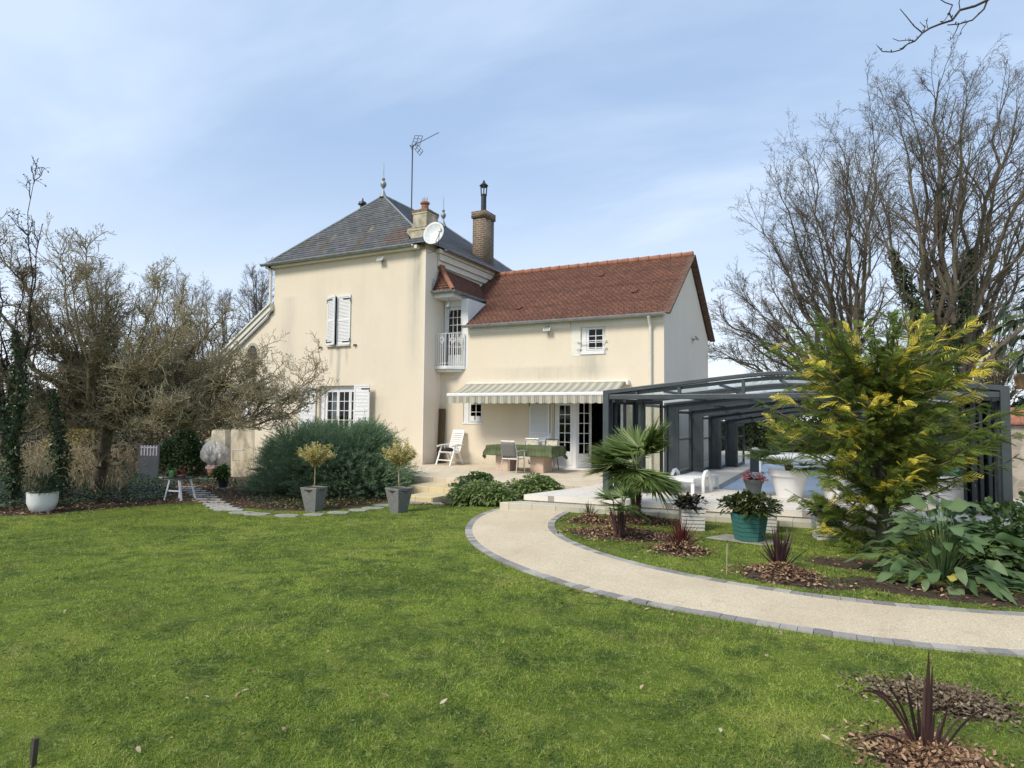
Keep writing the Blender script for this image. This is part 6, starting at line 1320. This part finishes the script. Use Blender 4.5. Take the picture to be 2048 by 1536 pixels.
# bowl conifer with weeping tips
t, P, O = shrub('bowl_conifer', 'low feathery conifer with bare twigs in the round white bowl', BOWL+Vector((0, 0, .39)), np.array([.38, .34, .42]), 3000, .07, leafmat('feathery_green', (.02, .05, .022), (.05, .09, .04), (.09, .13, .06), .6, .2), 131, prof='grass', wl=.13, k=14)
rn = random.Random(9); segs = []
for i in range(26):
    a = rn.uniform(0, 6.28); L = rn.uniform(.3, .75); curve_limb(rn, (0, 0, 0), (math.cos(a)*L, math.sin(a)*L*.6, rn.uniform(.2, .95)), .008, .003, 7, (0, 0, .22), .03, segs)
wood(segs, 'twigs', M['twig'], t)
for k_, b_ in enumerate((POT_B, POT_C)): potplant(b_, 'sparse green plant in the white pot '+('left of' if k_ == 0 else 'right of')+' the golden conifer trunk', 140+k_, M['rhod'], (.26, .24, .26), 200, .12)

# ---- palms
M['palm'] = leafmat('palm_blade', (.06, .10, .022), (.125, .185, .04), (.28, .34, .10), .4, .25); M['petiole'] = flat('palm_petiole', (.13, .17, .06), .5, .2, 6)
k = Mat('palm_fibre'); p = k.pos(); M['fibre'] = k.fin(k.ramp(k.noise(30, 5, .7, k.map(p, (1, 1, .2))), (.3, (.028, .018, .012)), (.7, (.11, .075, .045))), .95)
def fan(P, F_, base, d, pl, fr, r, nb=36, spread=2.9, sag=.05):
    d = unit(d); tip = base+d*pl; tip[2] -= .05*pl; F_ += [(*base, *((base+tip)/2+np.array([0, 0, .02])), .009, .007), (*((base+tip)/2+np.array([0, 0, .02])), *tip, .007, .006)]
    up = np.array([0, 0, 1.]); s = unit(np.cross(d, up)); fd = unit(d+np.array([0, 0, r.uniform(-.45, .30)])); n_ = np.cross(s, fd); n_ = n_ if n_[2] > 0 else -n_
    a = np.linspace(-spread/2, spread/2, nb)+r.normal(size=nb)*.02; D = fd*np.cos(a)[:, None]+s*np.sin(a)[:, None]+n_*(.14*np.abs(np.sin(a*1.0))+.05*r.normal(size=nb))[:, None]
    L = fr*(1-.22*(np.abs(a)/(spread/2))**2)*r.uniform(.9, 1.08, nb); V, Fq = blades(np.tile(tip, (nb, 1)), D, L, (.034*fr/.5), sag+.22*r.random(nb)*(r.random(nb) < .3), 6, 'sword', side=np.cross(D, n_), fold=.45); P.append((V, Fq))
def palm(label, base, trunk_h, trunk_r, fans, r_seed, fr=.5, pl=.35, name='fan_palm', e_rng=(-.15, .9), bias=(0, 0)):
    r = np.random.default_rng(r_seed); t = thing(name, label, 'palm', tuple(base)); P, S = [], []; top = np.array([0, 0, trunk_h])
    for i in range(fans):
        a = 2.4*i+r.normal()*.25; e = e_rng[0]+(e_rng[1]-e_rng[0])*((i*.618) % 1.0); d = np.array([math.cos(a)*math.cos(e*1.4)+bias[0], math.sin(a)*math.cos(e*1.4)+bias[1], math.sin(e*1.4)]); fan(P, S, top+np.array([0, 0, r.uniform(-.08, .05)]), d, pl*r.uniform(.8, 1.25), fr*r.uniform(.85, 1.1), r)
    merge_leaves('fronds', M['palm'], P, t); wood(S, 'petioles', M['petiole'], t, thick=1)
    if trunk_h > .1:
        m = MB(); m.tube([(0, 0, -.05), (0, 0, trunk_h*.4), (.01, 0, trunk_h*.8), (0, 0, trunk_h+.05)], [trunk_r*1.05, trunk_r, trunk_r*1.1, trunk_r*.7], 12); m.build('trunk', M['fibre'], t, smooth=True)
        q = 500; a = r.uniform(0, 6.28, q); z = r.uniform(.02, trunk_h, q); Pp = np.stack([np.cos(a)*trunk_r, np.sin(a)*trunk_r, z], 1); merge_leaves('trunk_fibre', M['fibre'], [blades(Pp, np.stack([np.cos(a)*.5, np.sin(a)*.5, np.full(q, .9)], 1), .07, .012, .1, 2, 'grass', rng=r)], t)
    return t
pb_ = onG(1272, 1045); palm('fan palm with a stout fibrous trunk at the corner of the enclosure', pb_, .98, .085, 50, 201, .60, .40, e_rng=(-.32, .85))
pc = onG(1240, 1078); t = palm('young fan palm with thin dark stems in the leaf mulch', pc, .50, .02, 12, 202, .30, .20, name='young_fan_palm', e_rng=(-.2, .8))
segs = []; rn = random.Random(4)
for i in range(16): a = rn.uniform(0, 6.28); curve_limb(rn, (math.cos(a)*.03, math.sin(a)*.03, 0), (math.cos(a)*.16, math.sin(a)*.14, rn.uniform(.35, .62)), .013, .010, 4, (0, 0, 0), .01, segs)
wood(segs, 'stems', flat('maroon_stem', (.07, .03, .03), .7, .3), t)
palm('fan palm growing in the white pot beside the pool', POT_PALM, .12, .05, 14, 203, .50, .50, name='potted_fan_palm', e_rng=(.05, .75), bias=(-.35, 0))

# ---- golden variegated conifer
cb = onG(1762, 1098); cb = cb+np.array([0, .15, 0]); t = thing('golden_conifer', 'broad green conifer splashed with bright yellow sprays at the right', 'conifer', tuple(cb)); rn = random.Random(77); r = np.random.default_rng(78); segs = []; SP = []
dC = float(np.dot(cb-EYEP, FW)); H_c = 3.75
curve_limb(rn, (0, 0, -.1), (0, 0, H_c*.62), .075, .035, 8, (.03, 0, 0), .004, segs)
cpx = [(1640, 640), (1700, 650), (1590, 690), (1740, 640), (1570, 770), (1545, 810), (1600, 730), (1560, 880), (1590, 930), (1650, 700), (1700, 720), (1760, 700), (1800, 720), (1840, 690), (1880, 660), (1905, 640), (1920, 700), (1860, 740), (1900, 780), (1950, 780), (1900, 850), (1960, 900), (2005, 865), (1940, 930), (1990, 930), (1860, 900), (1800, 930), (1640, 980), (1610, 850), (1630, 900), (1680, 960), (1650, 1010), (1700, 1020), (1740, 1040), (1660, 800), (1700, 850), (1780, 800), (1820, 830), (1750, 900), (1700, 780), (1900, 950), (1625, 1015), (1610, 700), (1660, 655), (1880, 700), (1690, 1060), (1720, 1075), (1770, 1060), (1650, 1050), (1580, 730), (1640, 760), (1740, 760)]
OUT = [(1600, 650), (1680, 632), (1760, 628), (1850, 640), (1925, 640), (1950, 700), (1940, 770), (1985, 835), (1995, 880), (1965, 930), (1900, 955), (1850, 990), (1850, 1050), (1760, 1085), (1660, 1065), (1625, 1010), (1640, 960), (1600, 915), (1570, 860), (1550, 800), (1580, 730), (1578, 690)]
EP = []
while len(EP) < 150:
    x, y = rn.uniform(1540, 2005), rn.uniform(620, 1090)
    if inpoly(np.array([x]), np.array([y]), OUT)[0]: EP.append((x, y))
for (xa, ya), (xb, yb) in zip(OUT, OUT[1:]+OUT[:1]):
    for f in (0, .5): EP.append((xa+(xb-xa)*f, ya+(yb-ya)*f))
for px, py in EP:
    if py > 925 and px > 1660 and rn.random() < .5: continue
    e = onD(px+rn.uniform(-14, 14), py+rn.uniform(-12, 12), dC)-cb; rad2 = abs(e[0])+.25; e = e+FW*rn.uniform(-1, .9)*(.60+.35*min(rad2, 1.2)); h0 = min(max(e[2]-.25-.20*math.hypot(e[0], e[1]), .10), H_c*.58)
    pts = curve_limb(rn, (0, 0, h0), e, .022, .006, 9, (0, 0, -.06), .015, segs)
    yellow = rn.random() < (.50 if py < 800 else .36)
    for i in range(2, 10):
        for j in range(3):
            f = (i-rn.random())/9; k0 = min(int(f*9), 8); p = pts[k0]+(pts[k0+1]-pts[k0])*(f*9-k0); d = unit(e-np.array([0, 0, h0])); side = unit(np.cross(d, [0, 0, 1])); s_ = rn.choice((-1, 1)); dd = unit(d*.8+side*s_*rn.uniform(.2, 1.0)+np.array([0, 0, rn.uniform(-.55, .55)])); L = rn.uniform(.19, .36)*(1.15-.4*f); SP.append((*p, *dd, L, 1.0 if (yellow and f > .66 and rn.random() < .8) or rn.random() < .03 else 0.0))
wood(segs, 'branches', M['bark'], t, thick=.02)
SP = np.array(SP)
def sprays(S, r, nl=11):
    P, D, L = S[:, :3], unit(S[:, 3:6]), S[:, 6]; n = len(P); N_ = unit(np.array([0, 0, 1.])+r.normal(size=(n, 3))*.75); side = unit(np.cross(D, N_)); parts = [blades(P, D, L, .014, .3, 3, 'grass', side=side)]
    for q in range(nl):
        f = (q+.6)/nl
        for s_ in (-1, 1):
            C = P+D*(L*f)[:, None]; C[:, 2] -= .25*L*f*f; dd = unit(D*.80+side*s_*.62+np.array([0, 0, -.06])+r.normal(size=(n, 3))*.06); parts.append(blades(C, dd, L*(.46*(1-f)+.12), .0125, .12, 2, 'leaf', side=np.cross(dd, N_)))
    return parts
gi = SP[:, 7] < .5
merge_leaves('green_sprays', leafmat('conifer_green', (.10, .15, .025), (.19, .26, .05), (.33, .38, .11), .7, .45, .15), sprays(SP[gi], r), t)
merge_leaves('yellow_sprays', leafmat('conifer_yellow', (.62, .50, .04), (.80, .68, .08), (.90, .82, .26), .6, .35, .3), sprays(SP[~gi], r, 7), t)

# ---- ivy mound on the garden wall, ground ivy, hedges
iv = onG(372, 958); iv[1] = 15.3; iv[0] = onY(372, 905, 15.4)[0]; iv[2] = onY(372, 952, 15.4)[2]
shrub('ivy_mound', 'dense dark ivy mound sprawling over the garden wall', iv, np.array([1.35, .55, 2.0]), 9000, .085, M['ivy'], 151, cat='ivy', prof='heart', k=40, rmin=.25, rmax=.42, stems=20, wl=.9)
def cover(name, label, poly, n, size, m, seed, zr=(.03, .16), cat='ground cover', prof='heart'):
    r = np.random.default_rng(seed); a = np.array(poly); lo, hi = a.min(0), a.max(0); P = r.uniform(lo, hi, (n*3, 2)); P = P[inpoly(P[:, 0], P[:, 1], poly)][:n]; n = len(P); lump = .5+.5*np.sin(P[:, 0]*5.1+np.sin(P[:, 1]*4)*2)*np.sin(P[:, 1]*6.3)
    z = ground(P[:, 0], P[:, 1])+zr[0]+(zr[1]-zr[0])*lump*r.random(n); D = sph(n, r)*np.array([1, 1, .5])+np.array([0, 0, .35]); V, F = blades(np.stack([P[:, 0], P[:, 1], z], 1), D, size*r.uniform(.6, 1.3, n), size*.85, .2, 2, prof, side=np.cross(D, np.array([0, 0, 1.])+sph(n, r)*.4)); o = merge_leaves(name, m, [(V, F)]); return tag(o, label, cat, kind='stuff')
gp_ = lambda L: [tuple(onG(*q)[:2]) for q in L]
cover('ground_ivy', 'low dark ivy carpet at the back of the lawn on the left', gp_([(-40, 1024), (30, 1022), (95, 1018), (180, 1010), (335, 1002), (355, 975), (300, 960), (150, 955), (-80, 955)]), 22000, .07, M['ivy'], 161, (.02, .26))
cover('ground_ivy', 'ivy and weeds at the foot of the juniper', gp_([(470, 985), (520, 1012), (600, 1019), (700, 1012), (770, 1000), (800, 980), (640, 985)]), 5200, .06, M['ivy_ol'], 162, (.0, .12))
cover('ground_ivy', 'dark green foliage strip between the juniper and the steps', gp_([(770, 962), (840, 960), (850, 966), (812, 975), (790, 985), (760, 990)]), 3800, .06, M['ivy'], 163, (.05, .40))
cover('ground_ivy', 'low green edging plants under the garden wall', gp_([(365, 968), (480, 972), (480, 964), (365, 960)]), 1800, .06, M['ivy'], 164, (.02, .18))
# litter : dry leaves
def litter(name, label, P, size, m, seed, lift=.012, tilt=.35, cat='dry leaves'):
    r = np.random.default_rng(seed); n = len(P); z = P[:, 2] if P.shape[1] == 3 else ground(P[:, 0], P[:, 1])+lift; D = sph(n, r)*np.array([1, 1, tilt]); V, F = blades(np.stack([P[:, 0], P[:, 1], z+r.random(n)*.012], 1), D, size*r.uniform(.6, 1.3, n), size*.55, r.uniform(-.25, .3, n), 3, 'leaf', side=np.cross(D, np.array([0, 0, 1.])+sph(n, r)*tilt), fold=.35); o = merge_leaves(name, m, [(V, F)]); return tag(o, label, cat, kind='stuff')
mlabels = ['around the young fan palm', 'at the foot of the stout fan palm', 'around the burgundy spiky plant', 'around the bronze spiky plant by the path', 'around the small olive spiky plant', 'at the bottom right corner', 'heaped beyond the bottom right spiky plant']
k = Mat('old_leaf'); OLD = k.fin(k.ramp(k.island(), (0, (.05, .034, .02)), (.4, (.12, .085, .05)), (.8, (.20, .15, .095)), (1, (.32, .26, .17))), .9)
for i, (cx_, cy_, a, b_) in enumerate(MULCH):
    r = np.random.default_rng(170+i); n = int(3600*a*b_)+600; n = n if i < 5 else int(n*3.5); q = np.abs(r.normal(size=n)*.5); q = np.minimum(q, 1.25); th = r.uniform(0, 6.28, n); x = cx_+a*q*np.cos(th); y = cy_+b_*q*np.sin(th); hm_h = .10 if i < 5 else .05; z = ground(x, y)+hm_h*np.exp(-(q/.55)**2)+.006
    m = MB(); gx, gy = 14, 14; m.grid(lambda u, v: (cx_+a*(u*2-1)*1.2, cy_+b_*(v*2-1)*1.2, float(ground(cx_+a*(u*2-1)*1.2, cy_+b_*(v*2-1)*1.2))-.02+(hm_h+.015)*math.exp(-(((u*2-1)*1.2)**2+((v*2-1)*1.2)**2)/.55**2)), gx, gy)
    o = litter('leaf_mulch', 'brown dry leaf mulch '+mlabels[i], np.stack([x, y, z], 1), .050 if i < 5 else .032, M['mulch'] if i < 6 else OLD, 180+i, tilt=.5)
    h_ = m.build('soil_heap', M['potsoil'], smooth=True); h_.parent = o
r = np.random.default_rng(190)
lp_ = []
Lx = gp_([(-20, 1032), (90, 1030), (340, 1008), (470, 1016), (600, 1020), (760, 1010), (900, 1010), (890, 990), (600, 975), (470, 960), (340, 965), (-40, 990)]); a = np.array(Lx); P = r.uniform(a.min(0), a.max(0), (16000, 2)); P = P[inpoly(P[:, 0], P[:, 1], Lx)]
litter('leaf_litter', 'brown fallen leaves under the juniper and the magnolia', P[:6500], .06, M['mulch'], 191)
P = []
for _ in range(2600):
    px, py = r.uniform(1120, 2048), r.uniform(1050, 1230); q = onG(px, py); P.append(q[:2])
P = np.array(P); P = P[~inpoly(P[:, 0], P[:, 1], PATH_POLY)]; w_ = soilmask(P[:, 0], P[:, 1]); P = P[r.random(len(P)) < .12+.8*w_]; litter('leaf_litter', 'scattered dry leaves over the planting bed right of the path', P, .05, M['mulch'], 192)
P = np.array([onG(px, py)[:2] for px, py in ((1564, 1278), (1062, 1415), (880, 1420), (1730, 1415), (1440, 1470), (310, 1365), (968, 1475), (1660, 1495), (590, 1078), (130, 1228), (1120, 1190), (300, 1029), (367, 1027), (1530, 1320), (1240, 1130), (1900, 1340), (700, 1120), (180, 1040), (1935, 1450), (345, 1490), (1280, 1390))]+[onG(r.uniform(0, 2048), 1040+r.random()**.6*480)[:2] for _ in range(26)])
P = P[~inpoly(P[:, 0], P[:, 1], PATH_POLY)]; litter('fallen_leaves', 'few dry leaves scattered on the open lawn', P, .042, leafmat('lawn_leaf', (.20, .09, .05), (.42, .32, .2), (.6, .52, .4), .8, .1), 193, lift=.03)
P = np.array([onG(r.uniform(930, 2048), r.uniform(1015, 1310))[:2] for _ in range(900)]); P = P[inpoly(P[:, 0], P[:, 1], [tuple(q) for q in Oi]+[tuple(q) for q in Ij[::-1]])]
Pz = np.concatenate([P, (ground(P[:, 0], P[:, 1])+.045)[:, None]], 1); n = len(Pz); D = sph(n, r)*np.array([1, 1, .05]); V, F = blades(Pz, D, r.uniform(.03, .09, n)*(r.random(n)**2+.35), .011, 0, 1, 'leaf', side=np.cross(D, np.tile([0, 0, 1.], (n, 1)))); tag(merge_leaves('path_debris', M['mulch'], [(V, F)]), 'tiny twigs and leaf crumbs lying on the gravel path', 'debris', kind='stuff')

# hedges and far vegetation
def hedge(name, label, x0, x1, y, dpt, z0, z1, n, size, m, seed, cat='hedge', kind=None, bumpy=.25):
    r = np.random.default_rng(seed); t = thing(name, label, cat, ((x0+x1)/2, y, z0)); u = r.random(n); x = (u-.5)*(x1-x0); top = (z1-z0)*(1-bumpy*(.5+.5*np.sin(x*1.1+seed)*np.sin(x*.37+2*seed))+.08*np.sin(x*4)); w_ = r.random(n); z = np.where(w_ < .6, r.random(n), 1-.08*r.random(n))*top; yy = np.where(w_ < .6, -dpt/2+.25*r.random(n)*dpt, (r.random(n)-.5)*dpt)
    P = np.stack([x, yy, z], 1)+r.normal(size=(n, 3))*.12; merge_leaves('foliage', m, [blades(P, sph(n, r)+np.array([0, -.2, .2]), size*r.uniform(.6, 1.4, n), size*.6, .1, 2, 'leaf', rng=r)], t)
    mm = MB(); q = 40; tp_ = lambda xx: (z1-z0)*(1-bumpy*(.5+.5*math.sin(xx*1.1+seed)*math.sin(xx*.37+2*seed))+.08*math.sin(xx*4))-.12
    pts = [((i/q-.5)*(x1-x0)*.93, tp_((i/q-.5)*(x1-x0))*(.72-.62*abs(2*i/q-1)**8)) for i in range(q+1)]; mm.prism([(pts[0][0], -.1)]+pts+[(pts[-1][0], -.1)], -dpt*.28, dpt*.45); mm.build('dark_core', bpy.data.materials['self_shaded_core'], t); return t  # solid fill in the same shade-toned colour as the juniper's core
hg = leafmat('evergreen_hedge_leaf', (.012, .026, .012), (.028, .05, .02), (.05, .075, .03), .5, .15)
hedge('evergreen_hedge', 'dark evergreen hedge beyond the pool enclosure', -12, 14, 37, 2.2, -.3, 2.5, 20000, .20, hg, 3)
hedge('evergreen_hedge', 'tall dark conifers seen through the far end of the enclosure', -1.5, 3.5, 34.5, 1.6, -.3, 2.7, 7000, .16, hg, 7)
br = leafmat('brown_winter_leaf', (.075, .062, .035), (.14, .115, .06), (.23, .185, .10), .8, .15)
hedge('winter_hedge', 'brown and olive winter hedge behind the magnolia', -44, -23.5, 21, 2.6, -1.1, 2.6, 22000, .16, br, 5)
hedge('winter_hedge', 'dark scrub behind the white bowl at the far left', -28, -20.6, 12.8, 1.4, -.9, .9, 9000, .09, leafmat('dark_scrub_leaf', (.014, .024, .012), (.03, .042, .018), (.07, .07, .03), .7, .1), 6)
shrub('yellow_shrub', 'yellowing shrub glimpsed through the magnolia', (*onD(140, 850, 20)[:2], -.5), np.array([1.2, .8, 2.1]), 2500, .08, leafmat('yellow_autumn_leaf', (.20, .15, .04), (.36, .27, .07), (.45, .36, .12)), 211)
def farwood(name, label, x0, x1, y0, y1, n, seed, h=(4, 8), nl=60000):
    r = np.random.default_rng(seed); c = np.stack([r.uniform(x0, x1, n), r.uniform(y0, y1, n), np.zeros(n)], 1); hh = r.uniform(*h, n); j = r.integers(0, n, nl); d = sph(nl, r); d[:, 2] = np.abs(d[:, 2])
    P = c[j]+d*np.stack([hh[j]*.6, hh[j]*.6, hh[j]], 1)*r.uniform(.6, 1, (nl, 1)); P[:, 2] -= 1; o = merge_leaves(name, br, [blades(P, sph(nl, r), .9, .6, 0, 1, 'leaf', rng=r)]); return tag(o, label, 'wood', kind='stuff')
farwood('distant_wood', 'distant strip of woodland on the left horizon', -150, -20, 70, 130, 70, 221, (3, 7)); farwood('distant_wood', 'distant strip of woodland on the right horizon', 0, 110, 75, 130, 60, 222, (2.5, 5), 40000)
farwood('distant_wood', 'distant strip of woodland beyond the far left', -170, -90, -20, 90, 50, 223, (4, 8), 40000)
# conifer hedge and stems right of the stone wall, overhanging leaves at the right edge
r = np.random.default_rng(230); rb = onD(2120, 660, 5.0); t = thing('overhanging_laurel', 'dark glossy leaves hanging in at the right edge', 'branch', tuple(rb)); sg = []; rn = random.Random(2); P, D = [], []
for px, py in ((2005, 655), (2012, 690), (2020, 600), (2035, 640), (2040, 720), (2025, 745), (2050, 580), (2008, 625)):
    pts = curve_limb(rn, (0, 0, 0), onD(px, py, 4.9+rn.uniform(-.3, .3))-rb, .008, .003, 7, (0, 0, .05), .03, sg)
    for i in range(3, 8):
        for _ in range(3): P.append(pts[i]); D.append(unit(pts[i]-pts[i-1])+np.array([rn.gauss(0, .5), rn.gauss(0, .5), -.5]))
wood(sg, 'stems', M['dbark'], t); merge_leaves('leaves', leafmat('laurel_leaf', (.018, .035, .015), (.035, .06, .025), (.07, .09, .04), .3, .1), [blades(np.array(P), np.array(D), r.uniform(.06, .10, len(P)), .032, .25, 4, 'leaf', rng=r, fold=.2)], t)
# bare branch hanging in at the top right, small twig top left
tb = onD(2060, -60, 4.6); t = thing('overhanging_branch', 'bare dark budded branch hanging into the sky at the top right', 'branch', tuple(tb)); sg = []; tips = []
def poly_branch(L, d, r0, r1, jit=.0):
    pts = [onD(x, y, d)-tb for x, y in L]
    for i in range(len(pts)-1): sg.append((*pts[i], *pts[i+1], r0+(r1-r0)*i/(len(pts)-1), r0+(r1-r0)*(i+1)/(len(pts)-1)))
    return pts
poly_branch([(2060, -60), (2010, -30), (1975, 0), (1950, 12), (1920, 20), (1905, 40), (1880, 48), (1860, 56), (1845, 66), (1830, 82), (1815, 88), (1800, 100), (1785, 104), (1765, 103), (1755, 92)], 4.6, .011, .003)
poly_branch([(1975, 0), (1968, 18), (1945, 40), (1918, 48), (1895, 50)], 4.6, .007, .004); poly_branch([(1845, 66), (1828, 52), (1812, 32), (1800, 18)], 4.6, .005, .0025); poly_branch([(1830, 82), (1815, 80), (1798, 82), (1785, 77)], 4.6, .004, .002)
poly_branch([(1918, 48), (1912, 62), (1905, 76), (1897, 82)], 4.6, .004, .002); poly_branch([(1905, 40), (1898, 26), (1905, 10), (1890, 5), (1870, -8)], 4.6, .005, .003); poly_branch([(1920, 20), (1918, 5), (1922, -10)], 4.6, .004, .003)
poly_branch([(1856, 58), (1853, 45), (1855, 36)], 4.6, .003, .002); poly_branch([(1880, 48), (1890, 40), (1900, 24)], 4.6, .003, .002); poly_branch([(1815, 88), (1806, 98), (1798, 101)], 4.6, .004, .002); poly_branch([(1935, 44), (1925, 56), (1918, 72)], 4.6, .003, .002); poly_branch([(1845, 66), (1850, 55), (1840, 44)], 4.6, .003, .002)
wood(sg, 'twigs', M['dbark'], t, thick=1, k2=5); S = np.array(sg); n = 60; j = rng.integers(0, len(S), n); u = rng.random((n, 1)); merge_leaves('bud', M['dbark'], [blades(S[j, :3]*(1-u)+S[j, 3:6]*u, sph(n)*.6+np.array([0, 0, .6]), .022, .010, 0, 2, 'leaf', rng=rng)], t)

# ---- grass
def grass_field(seed=300):
    r = np.random.default_rng(seed); Ps = []; Ws = []; Ls = []
    for (d0, d1, dens, w_, l_) in ((2.0, 4.0, 9000, .0045, .046), (4.0, 6.0, 5500, .006, .044), (6.0, 9.0, 3000, .009, .042), (9.0, 12.5, 1500, .013, .040), (12.5, 17.5, 700, .018, .040)):
        a0, a1 = math.atan(-1.12), math.atan(1.12); area = (a1-a0)/2*(d1*d1-d0*d0)*1.35; n = int(area*dens); px = r.uniform(-160, 2210, n); f = r.random(n); d = np.sqrt(d0*d0+f*(d1*d1-d0*d0))
        dirx = FW[0]+RT[0]*(px-1024)/F_PX; diry = FW[1]+RT[1]*(px-1024)/F_PX; x, y = dirx*d, diry*d; Ps.append(np.stack([x, y], 1)); Ws.append(np.full(n, w_)); Ls.append(np.full(n, l_))
    P = np.concatenate(Ps); W = np.concatenate(Ws); L = np.concatenate(Ls); x, y = P[:, 0], P[:, 1]
    keep = (soilmask(x, y) < .45+.25*r.normal(size=len(P))*.5) & ~inpoly(x, y, PATH_POLY) & ~((x > -6.35) & (y > yf(x)-.40)) & ~((x > -11.2) & (x < -8.0) & (y > 13.3)) & ~inpoly(x, y, BED_LEFT)
    P, W, L, x, y = P[keep], W[keep], L[keep], x[keep], y[keep]; n = len(P); hgt = .75+.35*np.sin(x*3.1+np.sin(y*2.3)*2)*np.sin(y*3.7+1)+.25*r.normal(size=n); hgt = np.clip(hgt, .35, 1.7)
    D = r.normal(size=(n, 3))*np.array([.55, .55, .2])+np.array([0, 0, .85]); V, F = blades(np.stack([x, y, ground(x, y)-.004], 1), D, L*hgt, W, r.uniform(.1, .8, n), 2, 'grass', rng=r); return V, F, n
V, F, ng = grass_field(); tag(merge_leaves('grass', M['grass'], [(V, F)]), 'short green grass of the lawn', 'grass', kind='stuff')
# coarser weedy patches (clover, broad blades) scattered in the turf
r = np.random.default_rng(310); P = []
for _ in range(80):
    px, py = r.uniform(0, 2000), 1090+430*r.random()**.8; c = onG(px, py); rr_ = r.uniform(.10, .35); q = int(120*rr_*rr_*12); a = r.uniform(0, 6.28, q); s_ = rr_*np.sqrt(r.random(q)); P.append(np.stack([c[0]+np.cos(a)*s_*1.5, c[1]+np.sin(a)*s_], 1))
P = np.concatenate(P); P = P[~inpoly(P[:, 0], P[:, 1], PATH_POLY) & (soilmask(P[:, 0], P[:, 1]) < .3)]; n = len(P); D = sph(n, r)*np.array([1, 1, .3])+np.array([0, 0, .45]); V, F = blades(np.stack([P[:, 0], P[:, 1], ground(P[:, 0], P[:, 1])+.015+.012*r.random(n)], 1), D, r.uniform(.018, .04, n), .014, .2, 2, 'heart', side=np.cross(D, sph(n, r)))
tag(merge_leaves('lawn_weeds', M['clover'], [(V, F)]), 'patches of clover and weeds in the turf', 'weeds', kind='stuff')
# tall tufts along path and mulch
# ---- every loose piece of a repeated part becomes a part of its own
def split_islands(o):
    me = o.data; n = len(me.vertices); par = list(range(n))
    def find(a):
        while par[a] != a: par[a] = par[par[a]]; a = par[a]
        return a
    for p in me.polygons:
        v = p.vertices; a = find(v[0])
        for w in v[1:]:
            b = find(w)
            if a != b: par[b] = a
    groups = {}
    for p in me.polygons: groups.setdefault(find(p.vertices[0]), []).append(p.index)
    if len(groups) < 2 or len(groups) > 90: return
    co = [tuple(v.co) for v in me.vertices]; sm0 = me.polygons[0].use_smooth
    for k_, faces in enumerate(groups.values()):
        used = {}; V = []; F = []
        for fi in faces:
            f = []
            for vi in me.polygons[fi].vertices:
                if vi not in used: used[vi] = len(V); V.append(co[vi])
                f.append(used[vi])
            F.append(f)
        m2_ = bpy.data.meshes.new(o.name.split('.')[0]); m2_.from_pydata(V, [], F); m2_.update()
        for mt in me.materials: m2_.materials.append(mt)
        if sm0: m2_.polygons.foreach_set('use_smooth', [True]*len(F))
        if k_ == 0: first = m2_; continue
        c = o.copy(); c.data = m2_; COL.objects.link(c)
    o.data = first
SPLIT = {'side_glass', 'mullion', 'roof_purlin', 'shutter_catch', 'window_bar', 'vent_tile', 'door_roller', 'gutter', 'picket', 'stretcher', 'verge_coping', 'door_track', 'folding_arm', 'cowl'}
for o in [o for o in scene.objects if o.type == 'MESH' and o.parent and o.name.split('.')[0] in SPLIT]: split_islands(o)
# a strap hinge is two small bars: keep each hinge together but apart from the other one
for o in [o for o in scene.objects if o.type == 'MESH' and o.name.split('.')[0] == 'strap_hinge']:
    me = o.data; h = len(me.vertices)//2; co = [tuple(v.co) for v in me.vertices]; fs = [tuple(p.vertices) for p in me.polygons]
    a = bpy.data.meshes.new('strap_hinge'); a.from_pydata(co[:h], [], [f for f in fs if max(f) < h]); b = bpy.data.meshes.new('strap_hinge'); b.from_pydata(co[h:], [], [tuple(i-h for i in f) for f in fs if min(f) >= h])
    for q in (a, b): q.materials.append(M['black'])
    c = o.copy(); c.data = b; COL.objects.link(c); o.data = a
